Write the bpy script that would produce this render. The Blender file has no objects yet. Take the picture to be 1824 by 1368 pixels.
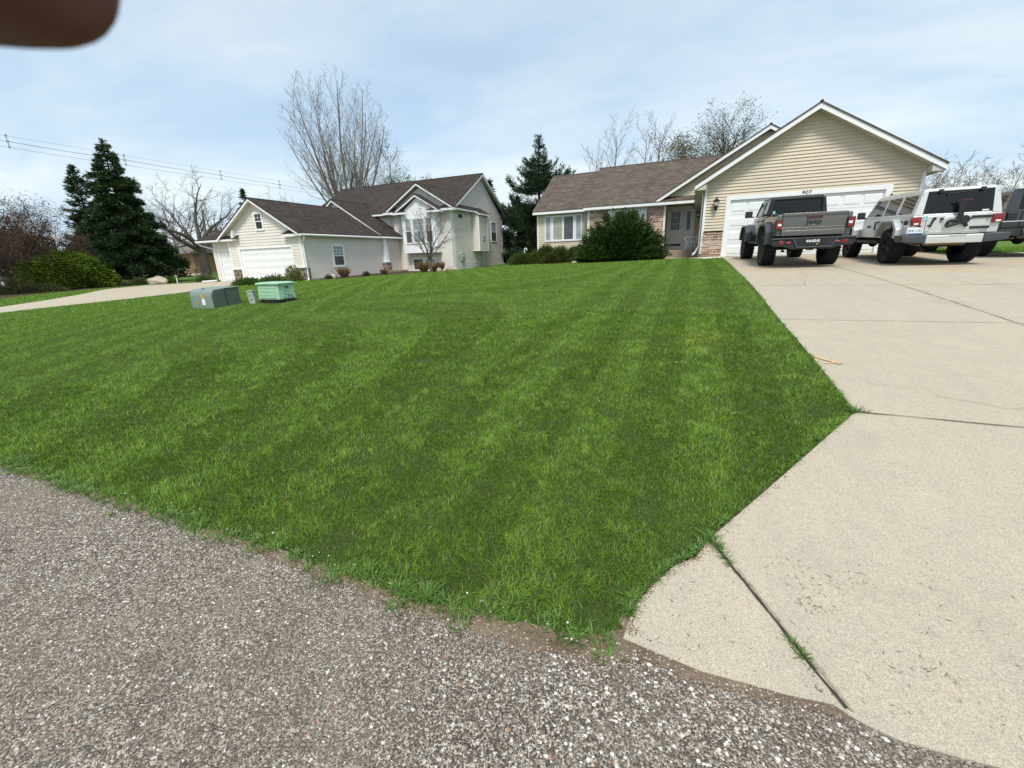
import bpy, bmesh, math, random
import numpy as np
from mathutils import Vector, Matrix, Euler

# ------------------------------------------------------------------ camera
S = bpy.context.scene
COL = S.collection
H = 1.4                                   # eye height above the road; world z = H + height relative to the eye
cam_d = bpy.data.cameras.new("camera"); cam = bpy.data.objects.new("camera", cam_d); COL.objects.link(cam)
S.camera = cam
cam_d.sensor_width = 36; cam_d.lens = 748.0/1824*36
cam_d.clip_start = 0.004; cam_d.clip_end = 1500
def cam_rows(yaw, pitch, roll):
    cy, sy, cp, sp = math.cos(yaw), math.sin(yaw), math.cos(pitch), math.sin(pitch)
    f = Vector((sy*cp, cy*cp, -sp)); r = Vector((cy, -sy, 0)); d = f.cross(r)
    return r*math.cos(roll)+d*math.sin(roll), -r*math.sin(roll)+d*math.cos(roll), f
_r, _d, _f = cam_rows(math.radians(-22.8), math.radians(16.95), math.radians(1.9))
cam.matrix_world = Matrix(((_r.x, -_d.x, -_f.x, 0), (_r.y, -_d.y, -_f.y, 0), (_r.z, -_d.z, -_f.z, H), (0, 0, 0, 1)))
cam_d.dof.use_dof = True; cam_d.dof.focus_distance = 6.0; cam_d.dof.aperture_fstop = 17

# ------------------------------------------------------------------ world and sun
SUN_EL, SUN_AZ = math.radians(57), math.radians(162)      # azimuth clockwise from +Y
W = bpy.data.worlds.new("World"); S.world = W; W.use_nodes = True
nt = W.node_tree; nt.nodes.clear()
def N(t, k, **kw):
    n = t.nodes.new(k)
    for a, b in kw.items(): setattr(n, a, b)
    return n
sky = N(nt, 'ShaderNodeTexSky', sky_type='NISHITA', sun_disc=False, sun_elevation=SUN_EL, sun_rotation=SUN_AZ)
sky.air_density = 1.0; sky.dust_density = 1.5; sky.ozone_density = 1.0
tc = N(nt, 'ShaderNodeTexCoord')
sep = N(nt, 'ShaderNodeSeparateXYZ'); nt.links.new(tc.outputs['Generated'], sep.inputs[0])
mz = N(nt, 'ShaderNodeMath', operation='ADD'); nt.links.new(sep.outputs[2], mz.inputs[0]); mz.inputs[1].default_value = 0.16
mzx = N(nt, 'ShaderNodeMath', operation='MAXIMUM'); nt.links.new(mz.outputs[0], mzx.inputs[0]); mzx.inputs[1].default_value = 0.05
dx = N(nt, 'ShaderNodeMath', operation='DIVIDE'); nt.links.new(sep.outputs[0], dx.inputs[0]); nt.links.new(mzx.outputs[0], dx.inputs[1])
dy = N(nt, 'ShaderNodeMath', operation='DIVIDE'); nt.links.new(sep.outputs[1], dy.inputs[0]); nt.links.new(mzx.outputs[0], dy.inputs[1])
cmb = N(nt, 'ShaderNodeCombineXYZ'); nt.links.new(dx.outputs[0], cmb.inputs[0]); nt.links.new(dy.outputs[0], cmb.inputs[1])
def wmap(rot, scale, loc=(0, 0, 0)):
    m = N(nt, 'ShaderNodeMapping'); m.inputs['Rotation'].default_value = (0, 0, rot); m.inputs['Scale'].default_value = scale
    m.inputs['Location'].default_value = loc
    nt.links.new(cmb.outputs[0], m.inputs[0]); return m
m1 = wmap(math.radians(35), (0.22, 0.75, 1), (2.1, 0.4, 0))
n1 = N(nt, 'ShaderNodeTexNoise'); n1.inputs['Scale'].default_value = 1.0; n1.inputs['Detail'].default_value = 7; n1.inputs['Roughness'].default_value = .5; n1.inputs['Distortion'].default_value = .5
nt.links.new(m1.outputs[0], n1.inputs[0])
m2 = wmap(math.radians(10), (0.5, 0.8, 1), (5.3, 1.7, 0))
n2 = N(nt, 'ShaderNodeTexNoise'); n2.inputs['Scale'].default_value = 1.3; n2.inputs['Detail'].default_value = 9; n2.inputs['Roughness'].default_value = .58; n2.inputs['Distortion'].default_value = .3
nt.links.new(m2.outputs[0], n2.inputs[0])
r1 = N(nt, 'ShaderNodeMapRange'); r1.inputs['From Min'].default_value = .30; r1.inputs['From Max'].default_value = .66
r1.inputs['To Min'].default_value = .60; r1.inputs['To Max'].default_value = .93
nt.links.new(n1.outputs['Fac'], r1.inputs['Value'])
# thicker haze of cloud towards the skyline
hz = N(nt, 'ShaderNodeMapRange'); hz.inputs['From Min'].default_value = .02; hz.inputs['From Max'].default_value = .22
hz.inputs['To Min'].default_value = .50; hz.inputs['To Max'].default_value = 0.0
nt.links.new(sep.outputs[2], hz.inputs['Value'])
fa = N(nt, 'ShaderNodeMath', operation='ADD', use_clamp=True); nt.links.new(r1.outputs[0], fa.inputs[0]); nt.links.new(hz.outputs[0], fa.inputs[1])
# cloud colour: white with greyer thick patches
cr = N(nt, 'ShaderNodeMapRange'); cr.inputs['From Min'].default_value = .38; cr.inputs['From Max'].default_value = .62
nt.links.new(n2.outputs['Fac'], cr.inputs['Value'])
cc = N(nt, 'ShaderNodeMix', data_type='RGBA'); nt.links.new(cr.outputs[0], cc.inputs['Factor'])
cc.inputs['A'].default_value = (.42, .54, .65, 1); cc.inputs['B'].default_value = (.61, .68, .70, 1)
skm = N(nt, 'ShaderNodeMix', data_type='RGBA', blend_type='MULTIPLY'); skm.inputs['Factor'].default_value = 1
nt.links.new(sky.outputs[0], skm.inputs['A']); skm.inputs['B'].default_value = (.12, .12, .12, 1)
ccs = N(nt, 'ShaderNodeMix', data_type='RGBA', blend_type='MULTIPLY'); ccs.inputs['Factor'].default_value = 1
CLOUD = 1.0
nt.links.new(cc.outputs['Result'], ccs.inputs['A']); ccs.inputs['B'].default_value = (CLOUD, CLOUD, CLOUD, 1)
mx = N(nt, 'ShaderNodeMix', data_type='RGBA'); nt.links.new(fa.outputs[0], mx.inputs['Factor'])
nt.links.new(skm.outputs['Result'], mx.inputs['A']); nt.links.new(ccs.outputs['Result'], mx.inputs['B'])
bg = N(nt, 'ShaderNodeBackground'); bg.inputs['Strength'].default_value = 1.0
nt.links.new(mx.outputs['Result'], bg.inputs['Color'])
wo = N(nt, 'ShaderNodeOutputWorld'); nt.links.new(bg.outputs[0], wo.inputs[0])

sd = bpy.data.lights.new("sun", 'SUN'); sun = bpy.data.objects.new("sun", sd); COL.objects.link(sun)
sd.energy = 2.4; sd.angle = math.radians(15); sd.color = (1.0, .95, .87)
sv = Vector((math.sin(SUN_AZ)*math.cos(SUN_EL), math.cos(SUN_AZ)*math.cos(SUN_EL), math.sin(SUN_EL)))
sun.rotation_euler = sv.to_track_quat('Z', 'Y').to_euler()
S.view_settings.view_transform = 'Standard'; S.view_settings.look = 'None'
S.view_settings.exposure = 0.58; S.view_settings.gamma = 1.0

# ------------------------------------------------------------------ tagging and materials
def tag(o, label=None, cat=None, group=None, kind=None):
    if label: o['label'] = label
    if cat: o['category'] = cat
    if group: o['group'] = group
    if kind: o['kind'] = kind
    return o
def empty(name, loc=(0, 0, 0), rz=0, parent=None):
    o = bpy.data.objects.new(name, None); COL.objects.link(o); o.location = loc; o.rotation_euler = (0, 0, rz)
    o.empty_display_size = .2
    if parent: o.parent = parent
    return o

class MatB:
    def __init__(s, name):
        s.m = bpy.data.materials.new(name); s.m.use_nodes = True; s.t = s.m.node_tree; s.t.nodes.clear()
        s.p = s.n('ShaderNodeBsdfPrincipled'); s.o = s.n('ShaderNodeOutputMaterial'); s.l(s.p.outputs[0], s.o.inputs[0])
    def n(s, k, **kw): return N(s.t, k, **kw)
    def l(s, a, b): s.t.links.new(a, b)
    def set(s, **kw):
        for k, v in kw.items():
            s.p.inputs[k.replace('_', ' ')].default_value = v
    def coord(s, kind='Object', scale=(1, 1, 1), rot=(0, 0, 0)):
        c = s.n('ShaderNodeTexCoord'); m = s.n('ShaderNodeMapping'); m.inputs['Scale'].default_value = scale; m.inputs['Rotation'].default_value = rot
        s.l(c.outputs[kind], m.inputs[0]); return m.outputs[0]
    def noise(s, vec, scale, detail=4, rough=.55, dist=0):
        n = s.n('ShaderNodeTexNoise'); n.inputs['Scale'].default_value = scale; n.inputs['Detail'].default_value = detail
        n.inputs['Roughness'].default_value = rough; n.inputs['Distortion'].default_value = dist
        s.l(vec, n.inputs['Vector']); return n.outputs['Fac']
    def voro(s, vec, scale, feature='F1', rnd=1.0):
        n = s.n('ShaderNodeTexVoronoi', feature=feature); n.inputs['Scale'].default_value = scale; n.inputs['Randomness'].default_value = rnd
        s.l(vec, n.inputs['Vector']); return n
    def rng(s, v, a, b, c=0, d=1):
        n = s.n('ShaderNodeMapRange'); n.inputs['From Min'].default_value = a; n.inputs['From Max'].default_value = b
        n.inputs['To Min'].default_value = c; n.inputs['To Max'].default_value = d; s.l(v, n.inputs['Value']); return n.outputs[0]
    def mix(s, f, a, b, mode='MIX'):
        n = s.n('ShaderNodeMix', data_type='RGBA', blend_type=mode)
        for x, k in ((f, 'Factor'), (a, 'A'), (b, 'B')):
            if isinstance(x, (int, float)): n.inputs[k].default_value = x
            elif isinstance(x, tuple): n.inputs[k].default_value = x if len(x) == 4 else x+(1,)
            else: s.l(x, n.inputs[k])
        return n.outputs['Result']
    def math(s, op, a, b=0.0):
        n = s.n('ShaderNodeMath', operation=op)
        for i, x in enumerate((a, b)):
            if isinstance(x, (int, float)): n.inputs[i].default_value = x
            else: s.l(x, n.inputs[i])
        return n.outputs[0]
    def bump(s, h, strength=.5, dist=.01):
        n = s.n('ShaderNodeBump'); n.inputs['Strength'].default_value = strength; n.inputs['Distance'].default_value = dist
        s.l(h, n.inputs['Height']); s.l(n.outputs[0], s.p.inputs['Normal']); return n
    def color(s, c): s.l(c, s.p.inputs['Base Color'])

def simple(name, col, rough=.6, metal=0, spec=.4, var=.12, vscale=3.0, bump=0, bscale=40, coat=0):
    b = MatB(name); v = b.coord('Object')
    n = b.noise(v, vscale, 5, .6)
    lo = tuple(max(0, c*(1-var)) for c in col); hi = tuple(c*(1+var) for c in col)
    b.color(b.mix(b.rng(n, .3, .7), lo, hi))
    b.set(Roughness=rough, Metallic=metal); b.p.inputs['Specular IOR Level'].default_value = spec
    if coat: b.p.inputs['Coat Weight'].default_value = coat; b.p.inputs['Coat Roughness'].default_value = .06
    if bump: b.bump(b.noise(v, bscale, 4), bump, .01)
    return b.m
def attrmat(name, rough=.6, spec=.3, trans=0, var=.15, vscale=12, bump=0, bscale=60):
    """colour comes from the per-face attribute Col (real differences between stones, leaves, blades; blades also carry painted mower-stripe sheen)"""
    b = MatB(name); a = b.n('ShaderNodeVertexColor', layer_name='Col'); v = b.coord('Object')
    c = a.outputs['Color']
    if var:
        n = b.noise(v, vscale, 3)
        c = b.mix(1.0, c, b.mix(b.rng(n, .3, .7), (1-var,)*3, (1+var,)*3), 'MULTIPLY')
    b.color(c); b.set(Roughness=rough); b.p.inputs['Specular IOR Level'].default_value = spec
    if bump: b.bump(b.noise(v, bscale, 4), bump, .01)
    if trans:
        tr = b.n('ShaderNodeBsdfTranslucent'); b.l(c, tr.inputs['Color'])
        ms = b.n('ShaderNodeMixShader'); ms.inputs[0].default_value = trans
        b.l(b.p.outputs[0], ms.inputs[1]); b.l(tr.outputs[0], ms.inputs[2]); b.l(ms.outputs[0], b.o.inputs[0])
    return b.m
M = {}
def siding_mat(name, col):
    b = MatB(name); v = b.coord('UV', (1, 1, 1)); s1 = b.coord('UV', (.6, 14, 1))
    n = b.noise(v, .7, 5, .6); g = b.noise(s1, 9, 4, .6)
    c = b.mix(b.rng(n, .3, .7), tuple(x*.94 for x in col), tuple(min(1, x*1.05) for x in col))
    c = b.mix(b.rng(g, .45, .75, 0, .10), c, tuple(x*.75 for x in col))
    b.color(c); b.set(Roughness=.55); b.p.inputs['Specular IOR Level'].default_value = .35
    b.bump(g, .12, .004); return b.m
M['siding_cream'] = siding_mat('siding_cream', (.60, .52, .40))
M['siding_pale'] = siding_mat('siding_pale', (.70, .655, .605))
M['soffit'] = simple('soffit', (.50, .49, .42), .6)
M['white'] = simple('white_trim', (.80, .81, .81), .45, var=.04)
M['white_door'] = simple('white_door', (.78, .80, .80), .4, var=.05, vscale=1.2)
M['door_grey'] = simple('door_white', (.80, .82, .82), .45, var=.04)
def shingle(name, c1, c2, c3):
    b = MatB(name); v = b.coord('UV'); br = b.n('ShaderNodeTexBrick'); b.l(v, br.inputs['Vector'])
    br.inputs['Scale'].default_value = 1; br.inputs['Brick Width'].default_value = .31; br.inputs['Row Height'].default_value = .143
    br.inputs['Mortar Size'].default_value = .006; br.inputs['Mortar Smooth'].default_value = .3; br.offset = .37; br.inputs['Bias'].default_value = 0
    br.inputs['Color1'].default_value = c1+(1,); br.inputs['Color2'].default_value = c2+(1,); br.inputs['Mortar'].default_value = tuple(x*.45 for x in c1)+(1,)
    n = b.noise(v, 1.1, 5, .6); n2 = b.noise(v, 38, 3, .7); st = b.noise(b.coord('UV', (2.2, .25, 1)), 1.0, 4)
    c = b.mix(b.rng(n2, .35, .7, 0, .7), br.outputs['Color'], c3)
    c = b.mix(b.rng(n, .35, .7, 0, .35), c, tuple(x*.7 for x in c1))
    c = b.mix(b.rng(st, .5, .75, 0, .22), c, c3)
    b.color(c); b.set(Roughness=.92); b.p.inputs['Specular IOR Level'].default_value = .2
    # saw-tooth course height
    sp = b.n('ShaderNodeSeparateXYZ'); b.l(v, sp.inputs[0]); q = b.math('DIVIDE', sp.outputs[1], .143); fr = b.math('FRACT', q)
    hgt = b.math('ADD', b.math('MULTIPLY', b.math('SUBTRACT', 1.0, fr), .8), b.math('MULTIPLY', n2, .5))
    b.bump(hgt, .7, .012); return b.m
M['shingle_brown'] = shingle('shingle_brown', (.088, .070, .056), (.185, .150, .122), (.066, .053, .044))
M['shingle_dark'] = shingle('shingle_dark', (.038, .029, .026), (.085, .066, .058), (.027, .021, .019))
M['stone'] = attrmat('stone_blocks', .9, .2, var=.25, vscale=22, bump=.5, bscale=45)
M['mortar'] = simple('mortar', (.34, .30, .26), .95, var=.2, bump=.3)
def glass(name, col, rough=.04):
    b = MatB(name); v = b.coord('Object'); n = b.noise(v, 2.5, 3)
    b.color(b.mix(b.rng(n, .3, .7), tuple(c*.7 for c in col), col)); b.set(Roughness=rough); b.p.inputs['Specular IOR Level'].default_value = .38
    return b.m
M['glass_dark'] = glass('glass_dark', (.03, .035, .04))
M['glass_grey'] = glass('glass_grey', (.10, .11, .115), .12)
M['glass_curtain'] = glass('glass_curtain', (.42, .43, .33), .15)
M['glass_blind'] = glass('glass_blind', (.35, .40, .42), .15)
M['glass_car'] = glass('glass_car', (.008, .009, .010), .04)
M['black'] = simple('black_metal', (.018, .018, .02), .45)
M['black_plastic'] = simple('black_plastic', (.022, .023, .026), .6, var=.2)
M['underbody'] = simple('underbody_black', (.012, .012, .012), .8)
M['rust'] = simple('rusty_metal', (.20, .15, .09), .7)
M['flare_grey'] = simple('flare_plastic', (.055, .063, .075), .45)
M['paint_grey'] = simple('paint_warm_grey', (.135, .133, .128), .30, .35, .5, .04, 1.0, coat=.6)
M['paint_silver'] = simple('paint_silver', (.44, .45, .46), .34, .45, .5, .04, 1.0, coat=.5)
M['paint_white'] = simple('paint_pale_silver', (.62, .63, .62), .30, .35, .5, .03, 1.0, coat=.5)
M['paint_black'] = simple('paint_black', (.010, .010, .012), .15, 0, .6, .04, 1.0, coat=1)
M['chrome'] = simple('bright_metal', (.75, .76, .78), .12, 1, .5, .03)
M['rubber'] = simple('rubber', (.017, .017, .018), .85, var=.25)
M['red'] = simple('red_lens', (.22, .008, .012), .2, spec=.6, coat=.6)
M['red_bright'] = simple('red_reflector', (.62, .06, .03), .3, spec=.5)
M['lens_clear'] = simple('clear_lens', (.72, .70, .68), .15, spec=.7)
M['plate_white'] = simple('plate_white', (.72, .77, .84), .4)
M['plate_blue'] = simple('plate_blue', (.03, .08, .25), .4)
M['ink_blue'] = simple('ink_blue', (.05, .09, .22), .5)
M['sticker'] = simple('sticker_teal', (.25, .62, .72), .4)
M['dark_red'] = simple('dark_red', (.075, .022, .022), .4)
M['orange'] = simple('orange_paint', (.66, .40, .20), .8, var=.35, vscale=12)
M['util_green'] = simple('utility_green', (.19, .245, .21), .5, var=.10, vscale=2.5)
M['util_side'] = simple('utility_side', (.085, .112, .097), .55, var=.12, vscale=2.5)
M['util_mint'] = simple('faded_mint', (.32, .53, .36), .6, var=.12, vscale=3)
M['util_grey'] = simple('pedestal_grey', (.34, .39, .35), .6, var=.12, vscale=5)
M['label_orange'] = simple('label_orange', (.62, .30, .03), .6)
M['label_white'] = simple('label_white', (.8, .8, .8), .6)
M['meter_grey'] = simple('meter_grey', (.32, .34, .36), .5)
M['lamp_glass'] = simple('frosted_glass', (.72, .70, .64), .25, spec=.6)
M['bark'] = simple('bark_grey', (.125, .105, .088), .9, var=.35, vscale=3, bump=.5, bscale=14)
M['bark_pale'] = simple('bark_pale', (.20, .175, .15), .9, var=.35, vscale=3, bump=.4, bscale=14)
M['bark_dark'] = simple('bark_dark', (.055, .043, .037), .9, var=.35, vscale=3, bump=.4, bscale=14)
M['leaf'] = attrmat('leaf', .65, .25, .25, var=.12, vscale=6)
M['needle'] = attrmat('needle', .7, .2, .12, var=.15, vscale=5)
M['blade'] = attrmat('grass_blade', .50, .28, .35, var=0)
M['rock'] = simple('rock', (.42, .36, .29), .9, var=.3, vscale=4, bump=.6, bscale=9)
M['brick'] = simple('far_brick', (.30, .17, .11), .9, var=.2)
M['brick_tan'] = simple('far_tan_brick', (.36, .22, .13), .9, var=.2)
M['roof_grey'] = simple('far_roof', (.19, .17, .155), .9, var=.2)
M['dark'] = simple('dark_interior', (.012, .012, .014), .9)
M['car_blue'] = simple('car_blue', (.05, .10, .26), .25, coat=.8)
M['mulch'] = simple('mulch', (.055, .030, .020), 1, var=.5, vscale=30, bump=.8, bscale=60)
M['step_tan'] = simple('step_concrete', (.34, .28, .20), .9, var=.15, vscale=4)
M['hose'] = simple('black_ring', (.012, .012, .012), .7)
M['wire'] = simple('wire', (.34, .37, .41), .6)
M['foundation'] = simple('foundation', (.36, .34, .31), .9)
M['skin'] = None
# ------------------------------------------------------------------ mesh builder
class MB:
    def __init__(s): s.v = []; s.f = []; s.c = []; s.mi = []; s.g = []
    def add(s, vs, fs, col=None, mi=0):
        b = len(s.v); s.v += [tuple(p) for p in vs]; s.g.append((b, len(s.v), len(s.f), len(s.f)+len(fs)))
        for f in fs: s.f.append([b+i for i in f]); s.c.append(col); s.mi.append(mi)
        return s
    def box(s, x0, x1, y0, y1, z0, z1, col=None, mi=0):
        return s.add([(x0, y0, z0), (x1, y0, z0), (x1, y1, z0), (x0, y1, z0), (x0, y0, z1), (x1, y0, z1), (x1, y1, z1), (x0, y1, z1)],
                     [(0, 3, 2, 1), (4, 5, 6, 7), (0, 1, 5, 4), (1, 2, 6, 5), (2, 3, 7, 6), (3, 0, 4, 7)], col, mi)
    def prism(s, pts, axis, a0, a1, col=None, mi=0, top=None):
        """pts polygon in the two other axes; top = optional polygon for the a1 end"""
        q = top or pts
        def P(p, a):
            return {'x': (a, p[0], p[1]), 'y': (p[0], a, p[1]), 'z': (p[0], p[1], a)}[axis]
        n = len(pts); vs = [P(p, a0) for p in pts]+[P(p, a1) for p in q]
        fs = [list(range(n))[::-1], list(range(n, 2*n))]+[(i, (i+1) % n, n+(i+1) % n, n+i) for i in range(n)]
        return s.add(vs, fs, col, mi)
    def tube(s, p0, p1, r0, r1=None, n=8, col=None, mi=0, cap=True):
        r1 = r0 if r1 is None else r1
        p0 = Vector(p0); p1 = Vector(p1); d = (p1-p0); d = d.normalized() if d.length > 1e-9 else Vector((0, 0, 1))
        a = d.orthogonal().normalized(); b = d.cross(a)
        vs = []
        for p, r in ((p0, r0), (p1, r1)):
            for i in range(n):
                t = 2*math.pi*i/n; vs.append(p+(a*math.cos(t)+b*math.sin(t))*r)
        fs = [(i, (i+1) % n, n+(i+1) % n, n+i) for i in range(n)]
        if cap: fs += [list(range(n))[::-1], list(range(n, 2*n))]
        return s.add(vs, fs, col, mi)
    def path(s, pts, r, n=8, col=None, mi=0):
        for a, b in zip(pts[:-1], pts[1:]): s.tube(a, b, r, r, n, col, mi)
        return s
    def lathe(s, prof, n=24, c=(0, 0, 0), axis='z', col=None, mi=0):
        """prof = [(radius, along)]"""
        vs = []; m = len(prof)
        for i in range(n):
            t = 2*math.pi*i/n; ct, st = math.cos(t), math.sin(t)
            for r, a in prof:
                p = {'z': (r*ct, r*st, a), 'x': (a, r*ct, r*st), 'y': (r*ct, a, r*st)}[axis]
                vs.append((c[0]+p[0], c[1]+p[1], c[2]+p[2]))
        fs = []
        for i in range(n):
            j = (i+1) % n
            for k in range(m-1): fs.append((i*m+k, j*m+k, j*m+k+1, i*m+k+1))
        return s.add(vs, fs, col, mi)
    def islands(s, tol=.012):
        """groups of added shapes whose boxes touch: each becomes a part of its own"""
        n = len(s.g)
        if n < 2: return [s]
        B = np.array([[min(c) for c in zip(*s.v[g[0]:g[1]])]+[max(c) for c in zip(*s.v[g[0]:g[1]])] for g in s.g]); B[:, :3] -= tol; B[:, 3:] += tol
        left = set(range(n)); out = []
        while left:
            st = [left.pop()]; comp = list(st)
            while st:
                i = st.pop(); L = np.array(list(left), int)
                if not len(L): break
                hit = L[np.all((B[L, :3] <= B[i, 3:]) & (B[L, 3:] >= B[i, :3]), axis=1)]
                for j in hit.tolist(): left.discard(j); st.append(j); comp.append(j)
            out.append(sorted(comp))
        if len(out) == 1: return [s]
        res = []
        for comp in sorted(out, key=lambda c: -len(c)):
            m = MB()
            for i in comp:
                a, b, f0, f1 = s.g[i]; base = len(m.v); m.v += s.v[a:b]; m.g.append((base, len(m.v), len(m.f), len(m.f)+f1-f0))
                m.f += [[q-a+base for q in f] for f in s.f[f0:f1]]; m.c += s.c[f0:f1]; m.mi += s.mi[f0:f1]
            res.append(m)
        return res
    def build(s, name, mats, parent=None, smooth=False, bevel=0, uv=True, recalc=True, segs=2, split=True):
        if parent is not None and split:
            isl = s.islands()
            if len(isl) > 1: return [m.build(name, mats, parent, smooth, bevel, uv, recalc, segs, False) for m in isl][0]
        me = bpy.data.meshes.new(name)
        me.from_pydata(s.v, [], s.f); me.update()
        if not isinstance(mats, (list, tuple)): mats = [mats]
        for m in mats: me.materials.append(m)
        if recalc:
            bm = bmesh.new(); bm.from_mesh(me); bmesh.ops.recalc_face_normals(bm, faces=bm.faces[:]); bm.to_mesh(me); bm.free()
        me.polygons.foreach_set('material_index', s.mi)
        if smooth: me.polygons.foreach_set('use_smooth', [True]*len(s.f))
        if uv:
            ul = me.uv_layers.new(name='UVMap'); co = me.vertices
            for p in me.polygons:
                n = p.normal; h = Vector((0, 0, 1)).cross(n)
                h = h.normalized() if h.length > .05 else Vector((1, 0, 0)); up = n.cross(h)
                for li in p.loop_indices:
                    q = co[me.loops[li].vertex_index].co; ul.data[li].uv = (q.dot(h), q.dot(up))
        if any(c is not None for c in s.c):
            at = me.color_attributes.new('Col', 'FLOAT_COLOR', 'CORNER')
            for p in me.polygons:
                c = s.c[p.index] or (.5, .5, .5)
                for li in p.loop_indices: at.data[li].color = (c[0], c[1], c[2], 1)
        o = bpy.data.objects.new(name, me); COL.objects.link(o)
        if bevel:
            bv = o.modifiers.new('bevel', 'BEVEL'); bv.width = bevel; bv.segments = segs; bv.limit_method = 'ANGLE'; bv.angle_limit = math.radians(40)
            for p in me.polygons: p.use_smooth = True
            o.modifiers.new('wn', 'WEIGHTED_NORMAL')
        if parent: o.parent = parent
        return o

def npmesh(name, V, faces, mats, parent=None, cols=None, smooth=False, fmat=None):
    """V (n,3); faces: list of (m,k) index arrays; cols (n,3) per vertex"""
    me = bpy.data.meshes.new(name)
    V = np.asarray(V, np.float32); me.vertices.add(len(V)); me.vertices.foreach_set('co', V.ravel())
    nl = sum(f.size for f in faces); npoly = sum(len(f) for f in faces)
    me.loops.add(nl); me.polygons.add(npoly)
    me.loops.foreach_set('vertex_index', np.concatenate([f.ravel() for f in faces]).astype(np.int32))
    tot = np.concatenate([np.full(len(f), f.shape[1]) for f in faces]).astype(np.int32)
    st = np.concatenate([[0], np.cumsum(tot)[:-1]]).astype(np.int32)
    me.polygons.foreach_set('loop_start', st); me.polygons.foreach_set('loop_total', tot)
    if smooth: me.polygons.foreach_set('use_smooth', np.ones(npoly, bool))
    if not isinstance(mats, (list, tuple)): mats = [mats]
    for m in mats: me.materials.append(m)
    if cols is not None:
        at = me.color_attributes.new('Col', 'FLOAT_COLOR', 'POINT')
        c = np.ones((len(V), 4), np.float32); c[:, :3] = cols; at.data.foreach_set('color', c.ravel())
    me.update(calc_edges=True); me.validate()
    o = bpy.data.objects.new(name, me); COL.objects.link(o)
    if parent: o.parent = parent
    return o

def clip(poly, axis, val, keep_greater):
    out = []
    for i in range(len(poly)):
        a, b = poly[i], poly[(i+1) % len(poly)]
        da, db = a[axis]-val, b[axis]-val
        if not keep_greater: da, db = -da, -db
        if da >= 0: out.append(a)
        if (da >= 0) != (db >= 0):
            t = da/(da-db); out.append((a[0]+(b[0]-a[0])*t, a[1]+(b[1]-a[1])*t))
    return out
def wallmap(facing, at):
    """(s, z, d) -> world; d metres out of the wall"""
    if facing == '-y': return lambda s, z, d=0: (s, at-d, z)
    if facing == '+y': return lambda s, z, d=0: (s, at+d, z)
    if facing == '+x': return lambda s, z, d=0: (at+d, s, z)
    if facing == '-x': return lambda s, z, d=0: (at-d, s, z)
def siding(mb, poly, mp, course=.114, depth=.033, z0=None):
    """horizontal lap siding as real slanted courses over a polygon wall"""
    zs = [p[1] for p in poly]; z = (z0 if z0 is not None else min(zs)); n = 0
    while z < max(zs):
        b = clip(clip(poly, 1, z, True), 1, z+course, False)
        if len(b) >= 3 and max(p[1] for p in b)-min(p[1] for p in b) > 1e-4:
            vs = [mp(p[0], p[1], .003+(depth-.003)*(1-(p[1]-z)/course)) for p in b]; mb.add(vs, [list(range(len(b)))])
            lo = [p for p in b if abs(p[1]-z) < 1e-6]
            if len(lo) >= 2:
                a0, a1 = min(p[0] for p in lo), max(p[0] for p in lo)
                mb.add([mp(a0, z, depth), mp(a1, z, depth), mp(a1, z, -.002), mp(a0, z, -.002)], [(0, 1, 2, 3)])
        z += course
    mb.add([mp(p[0], p[1], -.004) for p in poly], [list(range(len(poly)))])
def walled(mb, poly, mp, holes, course=.114, depth=.033):
    """lap siding round rectangular openings (s0, s1, z0, z1)"""
    z0 = min(p[1] for p in poly); rest = poly; 
    for (a, b, c, e) in sorted(holes):
        l = clip(rest, 0, a, False)
        if len(l) > 2: siding(mb, l, mp, course, depth, z0)
        m = clip(clip(rest, 0, a, True), 0, b, False); up = clip(m, 1, e, True)
        if len(up) > 2: k = math.floor((e-z0)/course); siding(mb, up, mp, course, depth, z0+k*course)
        rest = clip(rest, 0, b, True)
    if len(rest) > 2: siding(mb, rest, mp, course, depth, z0)
def wbox(mb, mp, s0, s1, z0, z1, d0, d1, mi=0, col=None):
    d0, d1 = (d+.008 if d > 0 else d for d in (d0, d1))      # everything mounted on a wall stands proud of the laps
    vs = [mp(s, z, d) for d in (d0, d1) for (s, z) in ((s0, z0), (s1, z0), (s1, z1), (s0, z1))]
    mb.add(vs, [(0, 1, 2, 3), (4, 5, 6, 7), (0, 1, 5, 4), (1, 2, 6, 5), (2, 3, 7, 6), (3, 0, 4, 7)], col, mi)
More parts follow.
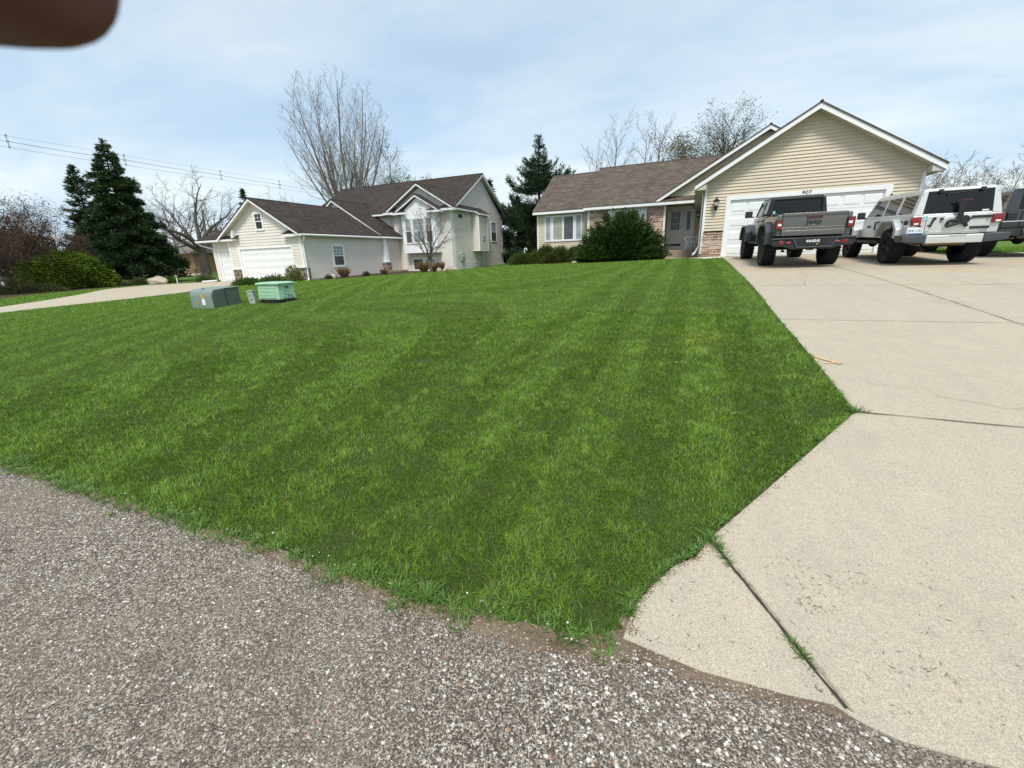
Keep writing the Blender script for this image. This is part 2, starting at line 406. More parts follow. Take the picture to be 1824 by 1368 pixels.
def stonework(mb, mp, s0, s1, z0, z1, rng, pal, hmin=.07, hmax=.2, wmin=.12, wmax=.42, depth=.05):
    """irregular ashlar: each stone its own bevel-cut block with its own colour"""
    wbox(mb, mp, s0, s1, z0, z1, 0, .012, mi=1)
    z = z0
    while z < z1-.02:
        h = min(rng.uniform(hmin, hmax), z1-z)
        if z1-z-h < .04: h = z1-z
        s = s0
        while s < s1-.01:
            w = min(rng.uniform(wmin, wmax), s1-s)
            if s1-s-w < .06: w = s1-s
            parts = [(z, z+h)]
            if h > .13 and rng.random() < .45: m = z+h*rng.uniform(.4, .6); parts = [(z, m), (m, z+h)]
            for (a, b) in parts:
                g = .006; d = depth*rng.uniform(.6, 1.1); e = min(.02, (b-a)*.2, w*.2)
                c = rng.choice(pal); k = rng.uniform(.8, 1.2); c = tuple(min(1, q*k) for q in c)
                j = lambda: rng.uniform(-.006, .006)
                o = [mp(s+g, a+g, .01), mp(s+w-g, a+g, .01), mp(s+w-g, b-g, .01), mp(s+g, b-g, .01)]
                i = [mp(s+g+e+j(), a+g+e+j(), d), mp(s+w-g-e+j(), a+g+e+j(), d*rng.uniform(.8, 1)), mp(s+w-g-e+j(), b-g-e+j(), d), mp(s+g+e+j(), b-g-e+j(), d*rng.uniform(.8, 1))]
                mb.add(o+i, [(4, 5, 6, 7), (0, 1, 5, 4), (1, 2, 6, 5), (2, 3, 7, 6), (3, 0, 4, 7)], c, 0)
            s += w
        z += h
PAL_PINK = [(.48, .31, .24), (.54, .37, .28), (.42, .27, .21), (.50, .38, .31), (.38, .25, .20), (.58, .45, .36)]
PAL_BROWN = [(.30, .20, .13), (.38, .30, .22), (.20, .14, .10), (.44, .36, .28), (.26, .22, .19), (.16, .10, .075)]

def window(parent, mp, s0, s1, z0, z1, fw=.08, grids=(0, 0), pane='glass_grey', split=None, pane2=None, name='window'):
    """casing + sash bars as one frame; glass as its child"""
    mb = MB(); d = .058
    wbox(mb, mp, s0, s1, z0, z0+fw, 0, d+.008); wbox(mb, mp, s0, s1, z1-fw, z1, 0, d+.004)
    wbox(mb, mp, s0, s0+fw, z0+fw, z1-fw, 0, d); wbox(mb, mp, s1-fw, s1, z0+fw, z1-fw, 0, d)
    a, b, c, e = s0+fw, s1-fw, z0+fw, z1-fw
    if split == 'h': m = (c+e)/2; wbox(mb, mp, a, b, m-.025, m+.025, 0, .047)
    if split == 'v': m = (a+b)/2; wbox(mb, mp, m-.05, m+.05, c, e, 0, .052)
    zc = (c+e)/2 if split == 'h' else c
    for i in range(1, grids[0]+1): q = a+(b-a)*i/(grids[0]+1); wbox(mb, mp, q-.009, q+.009, zc, e, 0, .041)
    for i in range(1, grids[1]+1): q = zc+(e-zc)*i/(grids[1]+1); wbox(mb, mp, a, b, q-.009, q+.009, 0, .039)
    o = mb.build(name, M['white'], parent, bevel=.004)
    g = MB()
    if split == 'v': m = (a+b)/2; wbox(g, mp, a, m, c, e, .0, .032, 0); wbox(g, mp, m+.001, b, c, e, .0, .032, 1)
    elif split == 'h': m = (c+e)/2; wbox(g, mp, a, b, c, m, .0, .032, 0); wbox(g, mp, a, b, m+.001, e, .0, .032, 1)
    else: wbox(g, mp, a, b, c, e, .0, .032, 0)
    g.build('pane', [M[pane], M[pane2 or pane]], o)
    return o
def garage_door(parent, mp, s0, s1, z0, z1, rows, cols, mat='white_door'):
    mb = MB(); wbox(mb, mp, s0, s1, z0, z1, -.09, -.06)
    rh = (z1-z0)/rows; cw = (s1-s0)/cols
    for r in range(rows):
        wbox(mb, mp, s0, s1, z0+r*rh+.006, z0+(r+1)*rh-.006, -.06, -.045)
        for c in range(cols):
            a, b, p, q = s0+c*cw+cw*.08, s0+(c+1)*cw-cw*.08, z0+r*rh+rh*.2, z0+(r+1)*rh-rh*.2
            e = .03
            o = [mp(a, p, -.044), mp(b, p, -.044), mp(b, q, -.044), mp(a, q, -.044)]
            i = [mp(a+e, p+e, -.030), mp(b-e, p+e, -.030), mp(b-e, q-e, -.030), mp(a+e, q-e, -.030)]
            mb.add(o+i, [(4, 5, 6, 7), (0, 1, 5, 4), (1, 2, 6, 5), (2, 3, 7, 6), (3, 0, 4, 7)])
    return mb.build('garage_door', M[mat], parent)
def text_mesh(body, size, mat, parent, loc, rot, name='lettering', extrude=.003, scale=(1, 1, 1), bold=0):
    c = bpy.data.curves.new(name, 'FONT'); c.body = body; c.size = size; c.extrude = extrude; c.align_x = 'CENTER'; c.align_y = 'CENTER'; c.offset = bold
    c.resolution_u = 3
    t = bpy.data.objects.new('tmp', c); COL.objects.link(t); bpy.context.view_layer.update()
    me = bpy.data.meshes.new_from_object(t.evaluated_get(bpy.context.evaluated_depsgraph_get()))
    bpy.data.objects.remove(t); bpy.data.curves.remove(c)
    me.name = name; me.materials.clear(); me.materials.append(mat)
    o = bpy.data.objects.new(name, me); COL.objects.link(o); o.location = loc; o.rotation_euler = rot; o.scale = scale
    if parent: o.parent = parent
    return o

# ------------------------------------------------------------------ terrain
CP = [(-80,1.3,-1.45),(-50,1.3,-1.42),(-40,1.3,-1.4),(-25,1.3,-1.4),(-12,1.3,-1.4),(-5,1.3,-1.4),(-1.5,1.3,-1.4),(0.6,1.3,-1.4),(3,1.3,-1.4),(8,1.3,-1.4),(15,1.3,-1.4),(40,1.3,-1.4),
(-30,-3,-1.42),(-8,-3,-1.42),(0,-3,-1.42),(8,-3,-1.42),(30,-3,-1.42),(-30,-10,-1.42),(0,-10,-1.42),(30,-10,-1.42),
(1.15,3.43,-1.13),(6,3.43,-1.13),(1.15,4.63,-1.04),(6,4.63,-1.04),(1.15,6.56,-.935),(8,6.56,-.935),(1.15,9.6,-.72),(9,9.6,-.72),(1.15,13,-.58),(9,13,-.58),(1.15,17.35,-.41),(9,17.35,-.41),(1.09,19.8,-.31),(7,19.8,-.31),(12,19.8,-.33),(4,19.8,-.31),
(-10.5,25,-.53),(-7,24.5,-.49),(-1.4,24,-.44),(-1.2,26,-.36),(0,21,-.36),(-1.8,22,-.42),(-6,27,-.45),(4,30,-.4),(-9,35,-.6),
(-23,21,-1.1),(-31,21,-1.15),(-23,29,-.97),(-18,31.6,-.97),(-18,41,-.8),(-34,41,-.9),(-27,21,-1.12),
(-10.5,6.8,-.97),(-5,8,-.86),(-5,14,-.66),(-12,13,-.84),(-14,20,-.84),(-12,25,-.68),(-1.5,4,-1.12),(-5,4,-1.13),(-10,4,-1.17),(-1.5,10,-.72),(-18,6,-1.22),(-30,6,-1.35),(-20,12,-1.1),(-30,14,-1.15),
(-40,20,-1.2),(-50,14,-1.3),(-60,35,-1.2),(-75,45,-1.1),(-100,60,-1.1),(-90,20,-1.35),(-50,60,-1.0),(0,60,-.9),(40,60,-.8),(20,30,-.5),(20,12,-.7),(40,30,-.7),(-200,0,-1.4),(-200,200,-1.2),(0,250,-1),(200,200,-1),(200,0,-1.3),(100,60,-.9),(0,-60,-1.5),(-100,-60,-1.5),(100,-60,-1.5)]
_P = np.array(CP, float)
def _U(r): return np.where(r > 1e-9, r*r*np.log(r+1e-12), 0)
_n = len(_P); _K = _U(np.hypot(_P[:, 0, None]-_P[:, 0], _P[:, 1, None]-_P[:, 1]))+np.eye(_n)
_A = np.block([[_K, np.c_[np.ones(_n), _P[:, :2]]], [np.c_[np.ones(_n), _P[:, :2]].T, np.zeros((3, 3))]])
_W = np.linalg.solve(_A, np.r_[_P[:, 2], 0, 0, 0])
def TZ(x, y):
    x = np.asarray(x, float); y = np.asarray(y, float); out = np.zeros(x.shape).ravel(); X = x.ravel(); Y = y.ravel()
    for i in range(0, len(X), 20000):
        a, b = X[i:i+20000], Y[i:i+20000]
        out[i:i+20000] = _U(np.hypot(a[:, None]-_P[:, 0], b[:, None]-_P[:, 1]))@_W[:_n]+_W[_n]+_W[_n+1]*a+_W[_n+2]*b+H
    return out.reshape(x.shape)
def tz(x, y): return float(TZ(np.array([x]), np.array([y]))[0])
def inside(px, py, poly):
    r = np.zeros(len(px), bool); n = len(poly)
    for i in range(n):
        x0, y0 = poly[i]; x1, y1 = poly[(i+1) % n]
        if y0 == y1: continue
        c = ((y0 > py) != (y1 > py)) & (px < (x1-x0)*(py-y0)/(y1-y0)+x0); r ^= c
    return r
def sheet(name, poly, mat, off, step=.5, depth=0.0, kind='structure'):
    """a ground sheet that follows the terrain; depth > 0 gives it a real edge"""
    bm = bmesh.new(); vs = [bm.verts.new((x, y, 0)) for x, y in poly]; bm.faces.new(vs)
    xs = [p[0] for p in poly]; ys = [p[1] for p in poly]
    for ax, lo, hi in ((0, min(xs), max(xs)), (1, min(ys), max(ys))):
        q = lo+step
        while q < hi:
            co = (q, 0, 0) if ax == 0 else (0, q, 0); no = (1, 0, 0) if ax == 0 else (0, 1, 0)
            bmesh.ops.bisect_plane(bm, geom=bm.verts[:]+bm.edges[:]+bm.faces[:], plane_co=co, plane_no=no); q += step
    bmesh.ops.triangulate(bm, faces=bm.faces[:])
    bm.verts.ensure_lookup_table()
    X = np.array([v.co.x for v in bm.verts]); Y = np.array([v.co.y for v in bm.verts]); Z = TZ(X, Y)+off
    for v, z in zip(bm.verts, Z): v.co.z = z
    bmesh.ops.recalc_face_normals(bm, faces=bm.faces[:])
    if sum(f.normal.z for f in bm.faces) < 0: bmesh.ops.reverse_faces(bm, faces=bm.faces[:])
    if depth:
        ed = [e for e in bm.edges if e.is_boundary]; r = bmesh.ops.extrude_edge_only(bm, edges=ed)
        for v in [g for g in r['geom'] if isinstance(g, bmesh.types.BMVert)]: v.co.z -= depth
    me = bpy.data.meshes.new(name); bm.to_mesh(me); bm.free(); me.materials.append(mat)
    o = bpy.data.objects.new(name, me); COL.objects.link(o); o['kind'] = kind
    return o

# ground materials ----------------------------------------------------------
def ground_mat():
    b = MatB('lawn_ground'); v = b.coord('Object')
    n1 = b.noise(v, .35, 5, .6); n2 = b.noise(v, 3.0, 6, .65); n3 = b.noise(v, 60, 4, .7)
    far = b.mix(b.rng(n2, .3, .7), (.055, .12, .018), (.11, .20, .035))
    far = b.mix(b.rng(n1, .35, .7, 0, .5), far, (.09, .15, .03))
    soil = b.mix(n3, (.025, .022, .012), (.07, .055, .035))
    # thatch and soil show between the real blades close by
    g = b.n('ShaderNodeNewGeometry'); sp = b.n('ShaderNodeSeparateXYZ'); b.l(v, sp.inputs[0])
    d = b.math('SQRT', b.math('ADD', b.math('POWER', sp.outputs[0], 2.0), b.math('POWER', sp.outputs[1], 2.0)))
    f = b.rng(d, 4, 22)
    f = b.math('MULTIPLY', f, 1.0)
    gs = b.mix(.45, soil, far)
    b.color(b.mix(f, gs, far)); b.set(Roughness=1); b.p.inputs['Specular IOR Level'].default_value = .1
    b.bump(b.math('ADD', n3, b.math('MULTIPLY', n2, 2)), .8, .03); return b.m
M['ground'] = ground_mat()
def concrete_mat(name='concrete', tint=(1, 1, 1)):
    b = MatB(name); v = b.coord('Object')
    n1 = b.noise(v, .45, 5, .6, .4); n2 = b.noise(v, 5, 6, .65); n3 = b.noise(v, 190, 3, .75); st = b.noise(b.coord('Object', (3, .35, 1)), 2.0, 5, .6)
    c = b.mix(b.rng(n1, .3, .7), (.61*tint[0], .485*tint[1], .295*tint[2]), (.69*tint[0], .575*tint[1], .38*tint[2]))
    c = b.mix(b.rng(n2, .35, .72, 0, .5), c, (.33, .315, .28)); nm = b.noise(v, 42, 4, .7); c = b.mix(b.rng(nm, .48, .70, 0, .65), c, (.30, .275, .225)); nb = b.noise(v, 85, 3, .7); c = b.mix(b.rng(nb, .5, .72, 0, .55), c, (.78, .71, .58))
    c = b.mix(b.rng(n3, .38, .68, 0, .85), b.mix(.7, c, (.20, .18, .15)), b.mix(.55, c, (.70, .65, .55)))
    c = b.mix(b.rng(st, .55, .8, 0, .25), c, (.33, .31, .27))
    # exposed pebbles and dark pits
    vo = b.voro(v, 26); fl = b.math('LESS_THAN', vo.outputs['Distance'], .13)
    cs = b.n('ShaderNodeSeparateColor'); b.l(vo.outputs['Color'], cs.inputs[0])
    fl = b.math('MULTIPLY', fl, b.math('GREATER_THAN', cs.outputs[0], .72))
    c = b.mix(b.math('MULTIPLY', fl, .5), c, (.20, .185, .17))
    vo2 = b.voro(v, 75); f2 = b.math('MULTIPLY', b.math('LESS_THAN', vo2.outputs['Distance'], .2), .3); c = b.mix(f2, c, (.16, .14, .12))
    # each slab weathers a little differently; soft traffic and damp stains
    sq = b.n('ShaderNodeSeparateXYZ'); b.l(v, sq.inputs[0]); cx = b.math('FLOOR', b.math('DIVIDE', b.math('SUBTRACT', sq.outputs[0], 3.44), 3.86)); cy = b.math('FLOOR', b.math('DIVIDE', b.math('SUBTRACT', sq.outputs[1], .3), 3.12))
    wn = b.n('ShaderNodeTexWhiteNoise', noise_dimensions='2D'); cv = b.n('ShaderNodeCombineXYZ'); b.l(cx, cv.inputs[0]); b.l(cy, cv.inputs[1]); b.l(cv.outputs[0], wn.inputs['Vector'])
    c = b.mix(b.rng(wn.outputs['Value'], 0, 1, 0, .22), c, (.36, .33, .28))
    tr = b.noise(b.coord('Object', (2.6, .12, 1)), 1.3, 4, .6); c = b.mix(b.rng(tr, .5, .72, 0, .30), c, (.30, .28, .24))
    bl_ = b.noise(v, 1.7, 6, .7, .8); c = b.mix(b.rng(bl_, .56, .70, 0, .32), c, (.27, .25, .22))
    # faint rust wash near the parked cars
    sp = b.n('ShaderNodeSeparateXYZ'); b.l(v, sp.inputs[0]); rr = b.rng(sp.outputs[1], 8.5, 12); ru = b.noise(v, .8, 5, .6)
    c = b.mix(b.math('MULTIPLY', rr, b.rng(ru, .45, .7, 0, .45)), c, (.50, .33, .16))
    b.color(c); b.set(Roughness=.93); b.p.inputs['Specular IOR Level'].default_value = .2
    b.bump(b.math('ADD', n3, b.math('MULTIPLY', n2, .5)), .35, .006); return b.m
M['concrete'] = concrete_mat()
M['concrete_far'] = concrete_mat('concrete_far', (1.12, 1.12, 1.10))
def asphalt_mat():
    b = MatB('asphalt'); v = b.coord('Object'); ws = b.noise(v, 30, 3)
    # aggregate of three sizes, each stone with its own tone
    wv = b.n('ShaderNodeVectorMath', operation='ADD'); off = b.n('ShaderNodeVectorMath', operation='SCALE')
    nz = b.n('ShaderNodeTexNoise'); nz.inputs['Scale'].default_value = 60; b.l(v, nz.inputs['Vector'])
    b.l(nz.outputs['Color'], off.inputs[0]); off.inputs['Scale'].default_value = .008; b.l(v, wv.inputs[0]); b.l(off.outputs[0], wv.inputs[1]); v2 = wv.outputs[0]
    A = b.voro(v2, 170); B = b.voro(v2, 88); Cc = b.voro(v2, 42)
    def tone(vo, stops):
        s = b.n('ShaderNodeSeparateColor'); b.l(vo.outputs['Color'], s.inputs[0])
        r = b.n('ShaderNodeValToRGB'); r.color_ramp.interpolation = 'CONSTANT'
        e = r.color_ramp.elements
        for i, (p, c) in enumerate(stops):
            el = e[i] if i < 2 else e.new(p)
            el.position = p; el.color = c+(1,)
        b.l(s.outputs[0], r.inputs[0]); return r.outputs[0], s
    cA, _ = tone(A, [(0, (.055, .048, .043)), (.30, (.15, .13, .115)), (.52, (.30, .265, .235)), (.72, (.12, .09, .078)), (.84, (.58, .54, .48))])
    cB, sB = tone(B, [(0, (.10, .085, .075)), (.25, (.40, .35, .29)), (.45, (.20, .17, .16)), (.58, (.62, .58, .51)), (.9, (.30, .15, .11))])
    cC, sC = tone(Cc, [(0, (.74, .72, .67)), (.5, (.60, .56, .50)), (.75, (.82, .82, .80)), (.93, (.50, .25, .16))])
    fB = b.math('MULTIPLY', b.math('LESS_THAN', B.outputs['Distance'], .40), b.math('GREATER_THAN', sB.outputs[1], .42))
    fC = b.math('MULTIPLY', b.math('LESS_THAN', Cc.outputs['Distance'], .27), b.math('GREATER_THAN', sC.outputs[1], .74))
    big = b.noise(v, .9, 4, .6); med = b.noise(v, 6, 5, .6)
    c = b.mix(fB, cA, cB); c = b.mix(fC, c, cC)
    c = b.mix(b.rng(big, .32, .68, .05, .55), c, (.215, .185, .150)); c = b.mix(b.rng(med, .50, .78, 0, .55), c, (.12, .102, .084)); l2 = b.noise(v, 2.3, 5, .65, .6); c = b.mix(b.rng(l2, .5, .7, 0, .35), c, (.26, .235, .20)); c = b.mix(1.0, c, (1.04, 1.01, .96), 'MULTIPLY')
    b.color(c); b.set(Roughness=.9); b.p.inputs['Specular IOR Level'].default_value = .25
    hA = b.rng(A.outputs['Distance'], 0, .5, 1, 0); hB = b.math('MULTIPLY', fB, b.rng(B.outputs['Distance'], 0, .4, 1.6, 0)); hC = b.math('MULTIPLY', fC, 1.6)
    b.bump(b.math('ADD', hA, b.math('ADD', hB, hC)), 1.0, .006); return b.m
M['asphalt'] = asphalt_mat()
def dirt_mat():
    b = MatB('roadside_dirt'); v = b.coord('Object'); n = b.noise(v, 7, 6, .65); n3 = b.noise(v, 120, 3, .7); vo = b.voro(v, 70)
    c = b.mix(b.rng(n, .3, .7), (.13, .095, .066), (.27, .205, .145)); c = b.mix(b.rng(n3, .4, .7, 0, .5), c, (.07, .05, .035))
    s = b.n('ShaderNodeSeparateColor'); b.l(vo.outputs['Color'], s.inputs[0])
    f = b.math('MULTIPLY', b.math('LESS_THAN', vo.outputs['Distance'], .25), b.math('GREATER_THAN', s.outputs[0], .85)); c = b.mix(f, c, (.50, .46, .41))
    b.color(c); b.set(Roughness=1); b.p.inputs['Specular IOR Level'].default_value = .1; b.bump(b.math('ADD', n, b.math('MULTIPLY', n3, .3)), 1, .02); return b.m
M['dirt'] = dirt_mat()
M['joint'] = simple('joint_filler', (.04, .035, .028), 1, var=.5, vscale=20)
M['joint_soft'] = simple('joint_shallow', (.20, .18, .145), 1, var=.4, vscale=20)
M['concrete_crumb'] = simple('worn_joint', (.30, .25, .19), 1, var=.4, vscale=30, bump=.5, bscale=80)
M['debris'] = attrmat('debris', .8, .2, 0, 0)
M['pebble'] = attrmat('pebbles', .8, .3, 0, .15, 200)
# ------------------------------------------------------------------ setting
rng = random.Random(7); R = np.random.default_rng(11)
def _axis(lo, hi, near, s0, s1):
    v = [0.0]; s = s0
    while v[-1] < hi:
        v.append(v[-1]+s)
        if v[-1] > near: s = min(s*1.045, s1)
    w = [0.0]; s = s0
    while w[-1] > lo:
        w.append(w[-1]-s)
        if w[-1] < -near: s = min(s*1.045, s1)
    return np.array(sorted(set(w+v)))
gx = _axis(-600, 600, 2.5, .09, 25); gy = _axis(-80, 900, 2.4, .04, 25)
GX, GY = np.meshgrid(gx, gy); GZ = TZ(GX, GY)
far = np.clip((np.hypot(GX, GY)-150)/100, 0, 1); GZ = GZ*(1-far)+0.2*far
nx, ny = len(gx), len(gy); idx = np.arange(nx*ny).reshape(ny, nx)
q = np.stack([idx[:-1, :-1], idx[:-1, 1:], idx[1:, 1:], idx[1:, :-1]], -1).reshape(-1, 4)
g = npmesh('ground', np.stack([GX, GY, GZ], -1).reshape(-1, 3), [q], M['ground'], smooth=True); g['kind'] = 'structure'

def jag(pts, step, amp, seed=1):
    r = random.Random(seed); out = []
    for a, b in zip(pts[:-1], pts[1:]):
        L = math.hypot(b[0]-a[0], b[1]-a[1]); n = max(1, int(L/step))
        for i in range(n):
            t = i/n; out.append((a[0]+(b[0]-a[0])*t+r.uniform(-amp, amp), a[1]+(b[1]-a[1])*t+r.uniform(-amp, amp)))
    out.append(pts[-1]); return out
ROADEDGE = [(-20.7, 1.22), (-12, 1.20), (-7, 1.19)]+jag([(-4.84, 1.18), (-4.11, 1.19), (-3.36, 1.195), (-2.82, 1.17), (-2.24, 1.18), (-1.75, 1.185), (-1.30, 1.165), (-.93, 1.165), (-.70, 1.185), (-.48, 1.205), (-.26, 1.215)], .04, .012, 77)
sheet('road', jag([(-90, 1.16), (-24.5, 1.17), (-20, 1.16), (-4.8, 1.15)], .8, .02, 2)[:-1]+jag([(-4.8, 1.15), (-2.2, 1.16), (-.8, 1.16), (-.2, 1.22), (.96, 1.26), (4, 1.26)], .05, .009, 3)+[(60, 1.26), (60, -8), (-90, -8)], M['asphalt'], .004, .3)
sheet('roadside_dirt', jag([(-20, 1.18), (-5, 1.15), (-3.3, 1.155), (-2.3, 1.155), (-1.7, 1.14), (-1.06, 1.12), (-.72, 1.12), (-.43, 1.12), (-.25, 1.15), (-.05, 1.215), (.15, 1.21), (.34, 1.222), (.6, 1.245), (.62, 1.27)], .03, .010, 5)
      + jag([(.5, 1.29), (.36, 1.262), (.12, 1.268), (-.09, 1.295), (-.105, 1.36), (-.095, 1.42)], .02, .008, 6)
      + jag([(-.12, 1.42), (-.14, 1.33), (-.20, 1.27), (-.27, 1.235), (-.48, 1.22), (-.70, 1.205), (-.93, 1.185), (-1.3, 1.185), (-1.75, 1.20), (-2.3, 1.20), (-2.8, 1.19), (-3.4, 1.215), (-4.8, 1.20), (-20, 1.21)], .03, .016, 8), M['dirt'], .0062, .06)
CONC = [(1.155, 19.86), (1.155, 3.46), (.19, 1.92), (.13, 1.78), (.04, 1.70), (-.04, 1.56), (-.09, 1.45), (-.11, 1.36), (-.12, 1.28), (.02, 1.262), (.15, 1.245), (.29, 1.252), (.40, 1.255), (.53, 1.27), (.59, 1.24), (.68, 1.22), (.81, 1.225), (.96, 1.235), (2.5, 1.23), (12, 1.23), (12, 18.0), (7.3, 18.0), (7.3, 19.86)]
sheet('driveway', CONC, M['concrete'], .0095, .25, .05)
def strip(name, pts, w, mat, off, seed=3, jit=.2, mbx=None, st=.12):
    """a joint or crack: narrow ribbon on the slab"""
    r = random.Random(seed); P = jag(pts, st, w*jit, seed); vs = []; fs = []
    for i, p in enumerate(P):
        a = P[max(0, i-1)]; b = P[min(len(P)-1, i+1)]; dx_, dy_ = b[0]-a[0], b[1]-a[1]; L = math.hypot(dx_, dy_) or 1; nx_, ny_ = -dy_/L, dx_/L
        ww = w*r.uniform(.55, 1.25)/2
        for s in (-1, 1): vs.append((p[0]+nx_*ww*s, p[1]+ny_*ww*s))
        if i: fs.append((2*i-2, 2*i-1, 2*i+1, 2*i))
    z = TZ(np.array([v[0] for v in vs]), np.array([v[1] for v in vs]))+off
    mbx.add([(v[0], v[1], zz) for v, zz in zip(vs, z)], fs)
mb = MB()
strip('j', [(.19, 1.92), (.565, 1.265)], .010, None, .016, 1, .25, mb, .05)
strip('j', [(1.16, 3.46), (2.0, 3.46), (3.45, 3.46), (7, 3.47), (12, 3.5)], .009, None, .016, 2, .35, mb)
mb.build('driveway_joint_dark', M['joint'], uv=False)['kind'] = 'structure'
mb = MB()
for yy, w in ((6.5, .012), (9.62, .014), (12.9, .018), (16.2, .018)): strip('j', [(1.16, yy+.03), (3.44, yy-.02), (12, yy-.02)], w, None, .016, int(yy*7), .25, mb)
strip('j', [(3.45, 3.5), (3.44, 8.6), (3.44, 10.6), (3.46, 19.8)], .013, None, .0165, 9, .25, mb)
strip('j', [(7.3, 3.5), (7.3, 18)], .013, None, .0165, 10, .25, mb)
strip('c', [(2.37, 12.0), (2.42, 11.31), (2.10, 10.7), (2.16, 10.3), (2.03, 9.66)], .007, None, .017, 11, .8, mb)
strip('c', [(1.75, 3.9), (2.1, 3.75), (2.6, 3.95), (3.3, 3.6)], .004, None, .017, 12, .8, mb)
strip('c', [(4.4, 9.6), (4.7, 11.3), (5.3, 12.2), (5.2, 12.9)], .004, None, .017, 13, .8, mb)
mb.build('driveway_joint_shallow', M['joint_soft'], uv=False)['kind'] = 'structure'
mb = MB()
strip('j', [(.205, 1.92), (.582, 1.262)], .014, None, .0135, 21, .35, mb, .03)
mb.build('driveway_joint_worn_edge', M['concrete_crumb'], uv=False)['kind'] = 'structure'
# road cracks
mb = MB()
for i, p in enumerate(([(-2.81, 1.12), (-2.76, 1.03), (-2.75, .95), (-2.73, .88), (-2.74, .81), (-2.86, .76)], [(-1.78, .36), (-1.72, .43), (-1.66, .46), (-1.58, .52)], [(-2.42, .55), (-2.33, .60)], [(-1.3, .42), (-1.22, .45), (-1.1, .44)])):
    strip('c', p, .0030, None, .0072, 30+i, 1.9, mb, .022)
mb.build('road_crack', simple('crack_dark', (.07, .06, .05), 1, var=.5, vscale=60), uv=False)['kind'] = 'structure'
mb = MB()   # surveyor's orange paint
strip('o', [(1.165, 4.80), (1.24, 4.66), (1.33, 4.52)], .030, None, .0155, 41, .6, mb); strip('o', [(1.20, 4.56), (1.27, 4.57), (1.36, 4.56)], .022, None, .0165, 42, .6, mb); strip('o', [(1.17, 4.74), (1.26, 4.62), (1.32, 4.60)], .016, None, .0175, 43, .6, mb)
mb.build('orange_paint_mark', M['orange'], uv=False)['kind'] = 'structure'

LDL = [(-24.6, 1.2), (-24.21, 7.54), (-26.01, 9.49), (-28.79, 12.04), (-33.29, 15.20), (-35.5, 18.2), (-33.2, 21.0)]
LDR = [(-20.7, 1.2), (-20.6, 4.5), (-20.57, 7.44), (-20.4, 9.76), (-20.9, 12.05), (-22.52, 14.27), (-25.0, 17.71), (-23.6, 20.9)]
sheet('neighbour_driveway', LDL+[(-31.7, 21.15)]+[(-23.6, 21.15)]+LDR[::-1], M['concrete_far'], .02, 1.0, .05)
HBED = [(-60, 4), (-40, 7), (-32.4, 10.2), (-34.0, 12.3), (-35.2, 14.2), (-36.2, 16.6), (-37.4, 19.5), (-39.3, 23.2), (-42.4, 25.8), (-50, 27), (-56, 20), (-70, 12)]
sheet('mulch_bed_left', HBED, M['mulch'], .012, 2.0)
LBED = [(-24.3, 20.9), (-23.96, 21.9), (-22.2, 21.3), (-21.0, 21.5), (-20.32, 23.32), (-19.6, 25.4), (-19.3, 29.27), (-17.8, 30.9), (-17.6, 33)]
sheet('mulch_bed_neighbour', LBED+[(-18.1, 33), (-18.1, 31.55), (-23.2, 31.55), (-23.2, 20.95)], M['mulch'], .012, 1.0)
RBED = [(-10.4, 24.0), (-8.42, 23.81), (-6.84, 24.0), (-4.87, 23.6), (-2.9, 22.9), (-1.5, 22.3), (-.5, 21.6), (.1, 19.9), (.2, 18.7), (1.14, 18.3)]
sheet('mulch_bed_house', RBED[:5]+[(-1.8, 23.3), (-1.8, 26.1), (-5.7, 26.1), (-5.7, 26.7), (-9.6, 26.7), (-10.4, 25.8)], M['mulch'], .012, 1.0)
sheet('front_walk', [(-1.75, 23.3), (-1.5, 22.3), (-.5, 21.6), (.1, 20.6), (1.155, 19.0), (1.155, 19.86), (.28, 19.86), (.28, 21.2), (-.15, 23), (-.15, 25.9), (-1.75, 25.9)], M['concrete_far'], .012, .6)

# ------------------------------------------------------------------ grass
LAWN_A = ROADEDGE+[(-.20, 1.245), (-.135, 1.31), (-.12, 1.42), (-.075, 1.53), (-.01, 1.62), (.06, 1.73), (.13, 1.83), (.17, 1.93), (1.15, 3.45), (1.15, 17.9)]+RBED[::-1][1:]+[(-10.6, 25), (-11, 30), (-17, 36), (-17.4, 33)]+LBED[::-1][1:]+LDR[::-1][1:]
LAWN_B = [(-24.6, 1.2)]+LDL[1:]+[(-32, 21.3), (-34, 24), (-39, 24)]+[(-37.4, 19.5), (-36.2, 16.6), (-35.2, 14.2), (-34.0, 12.3), (-32.4, 10.2), (-40, 7), (-60, 4), (-60, 1.2)]
LAWN_C = [(7.4, 18.1), (13, 18.1), (13, 30), (7.4, 30)]
def field(x, y, seed, scale):
    r = np.random.default_rng(seed); out = np.zeros(len(x))
    for i in range(7):
        a = r.uniform(0, 2*np.pi); k = r.uniform(.5, 2.2)/scale; ph = r.uniform(0, 6.28); k2 = r.uniform(.5, 1.6)/scale; a2 = r.uniform(0, 6.28)
        out += np.sin((x*np.cos(a)+y*np.sin(a))*k*6.28+ph+1.2*np.sin((x*np.cos(a2)+y*np.sin(a2))*k2*6.28))
    return out/7**.5/.75
PATCHES = []
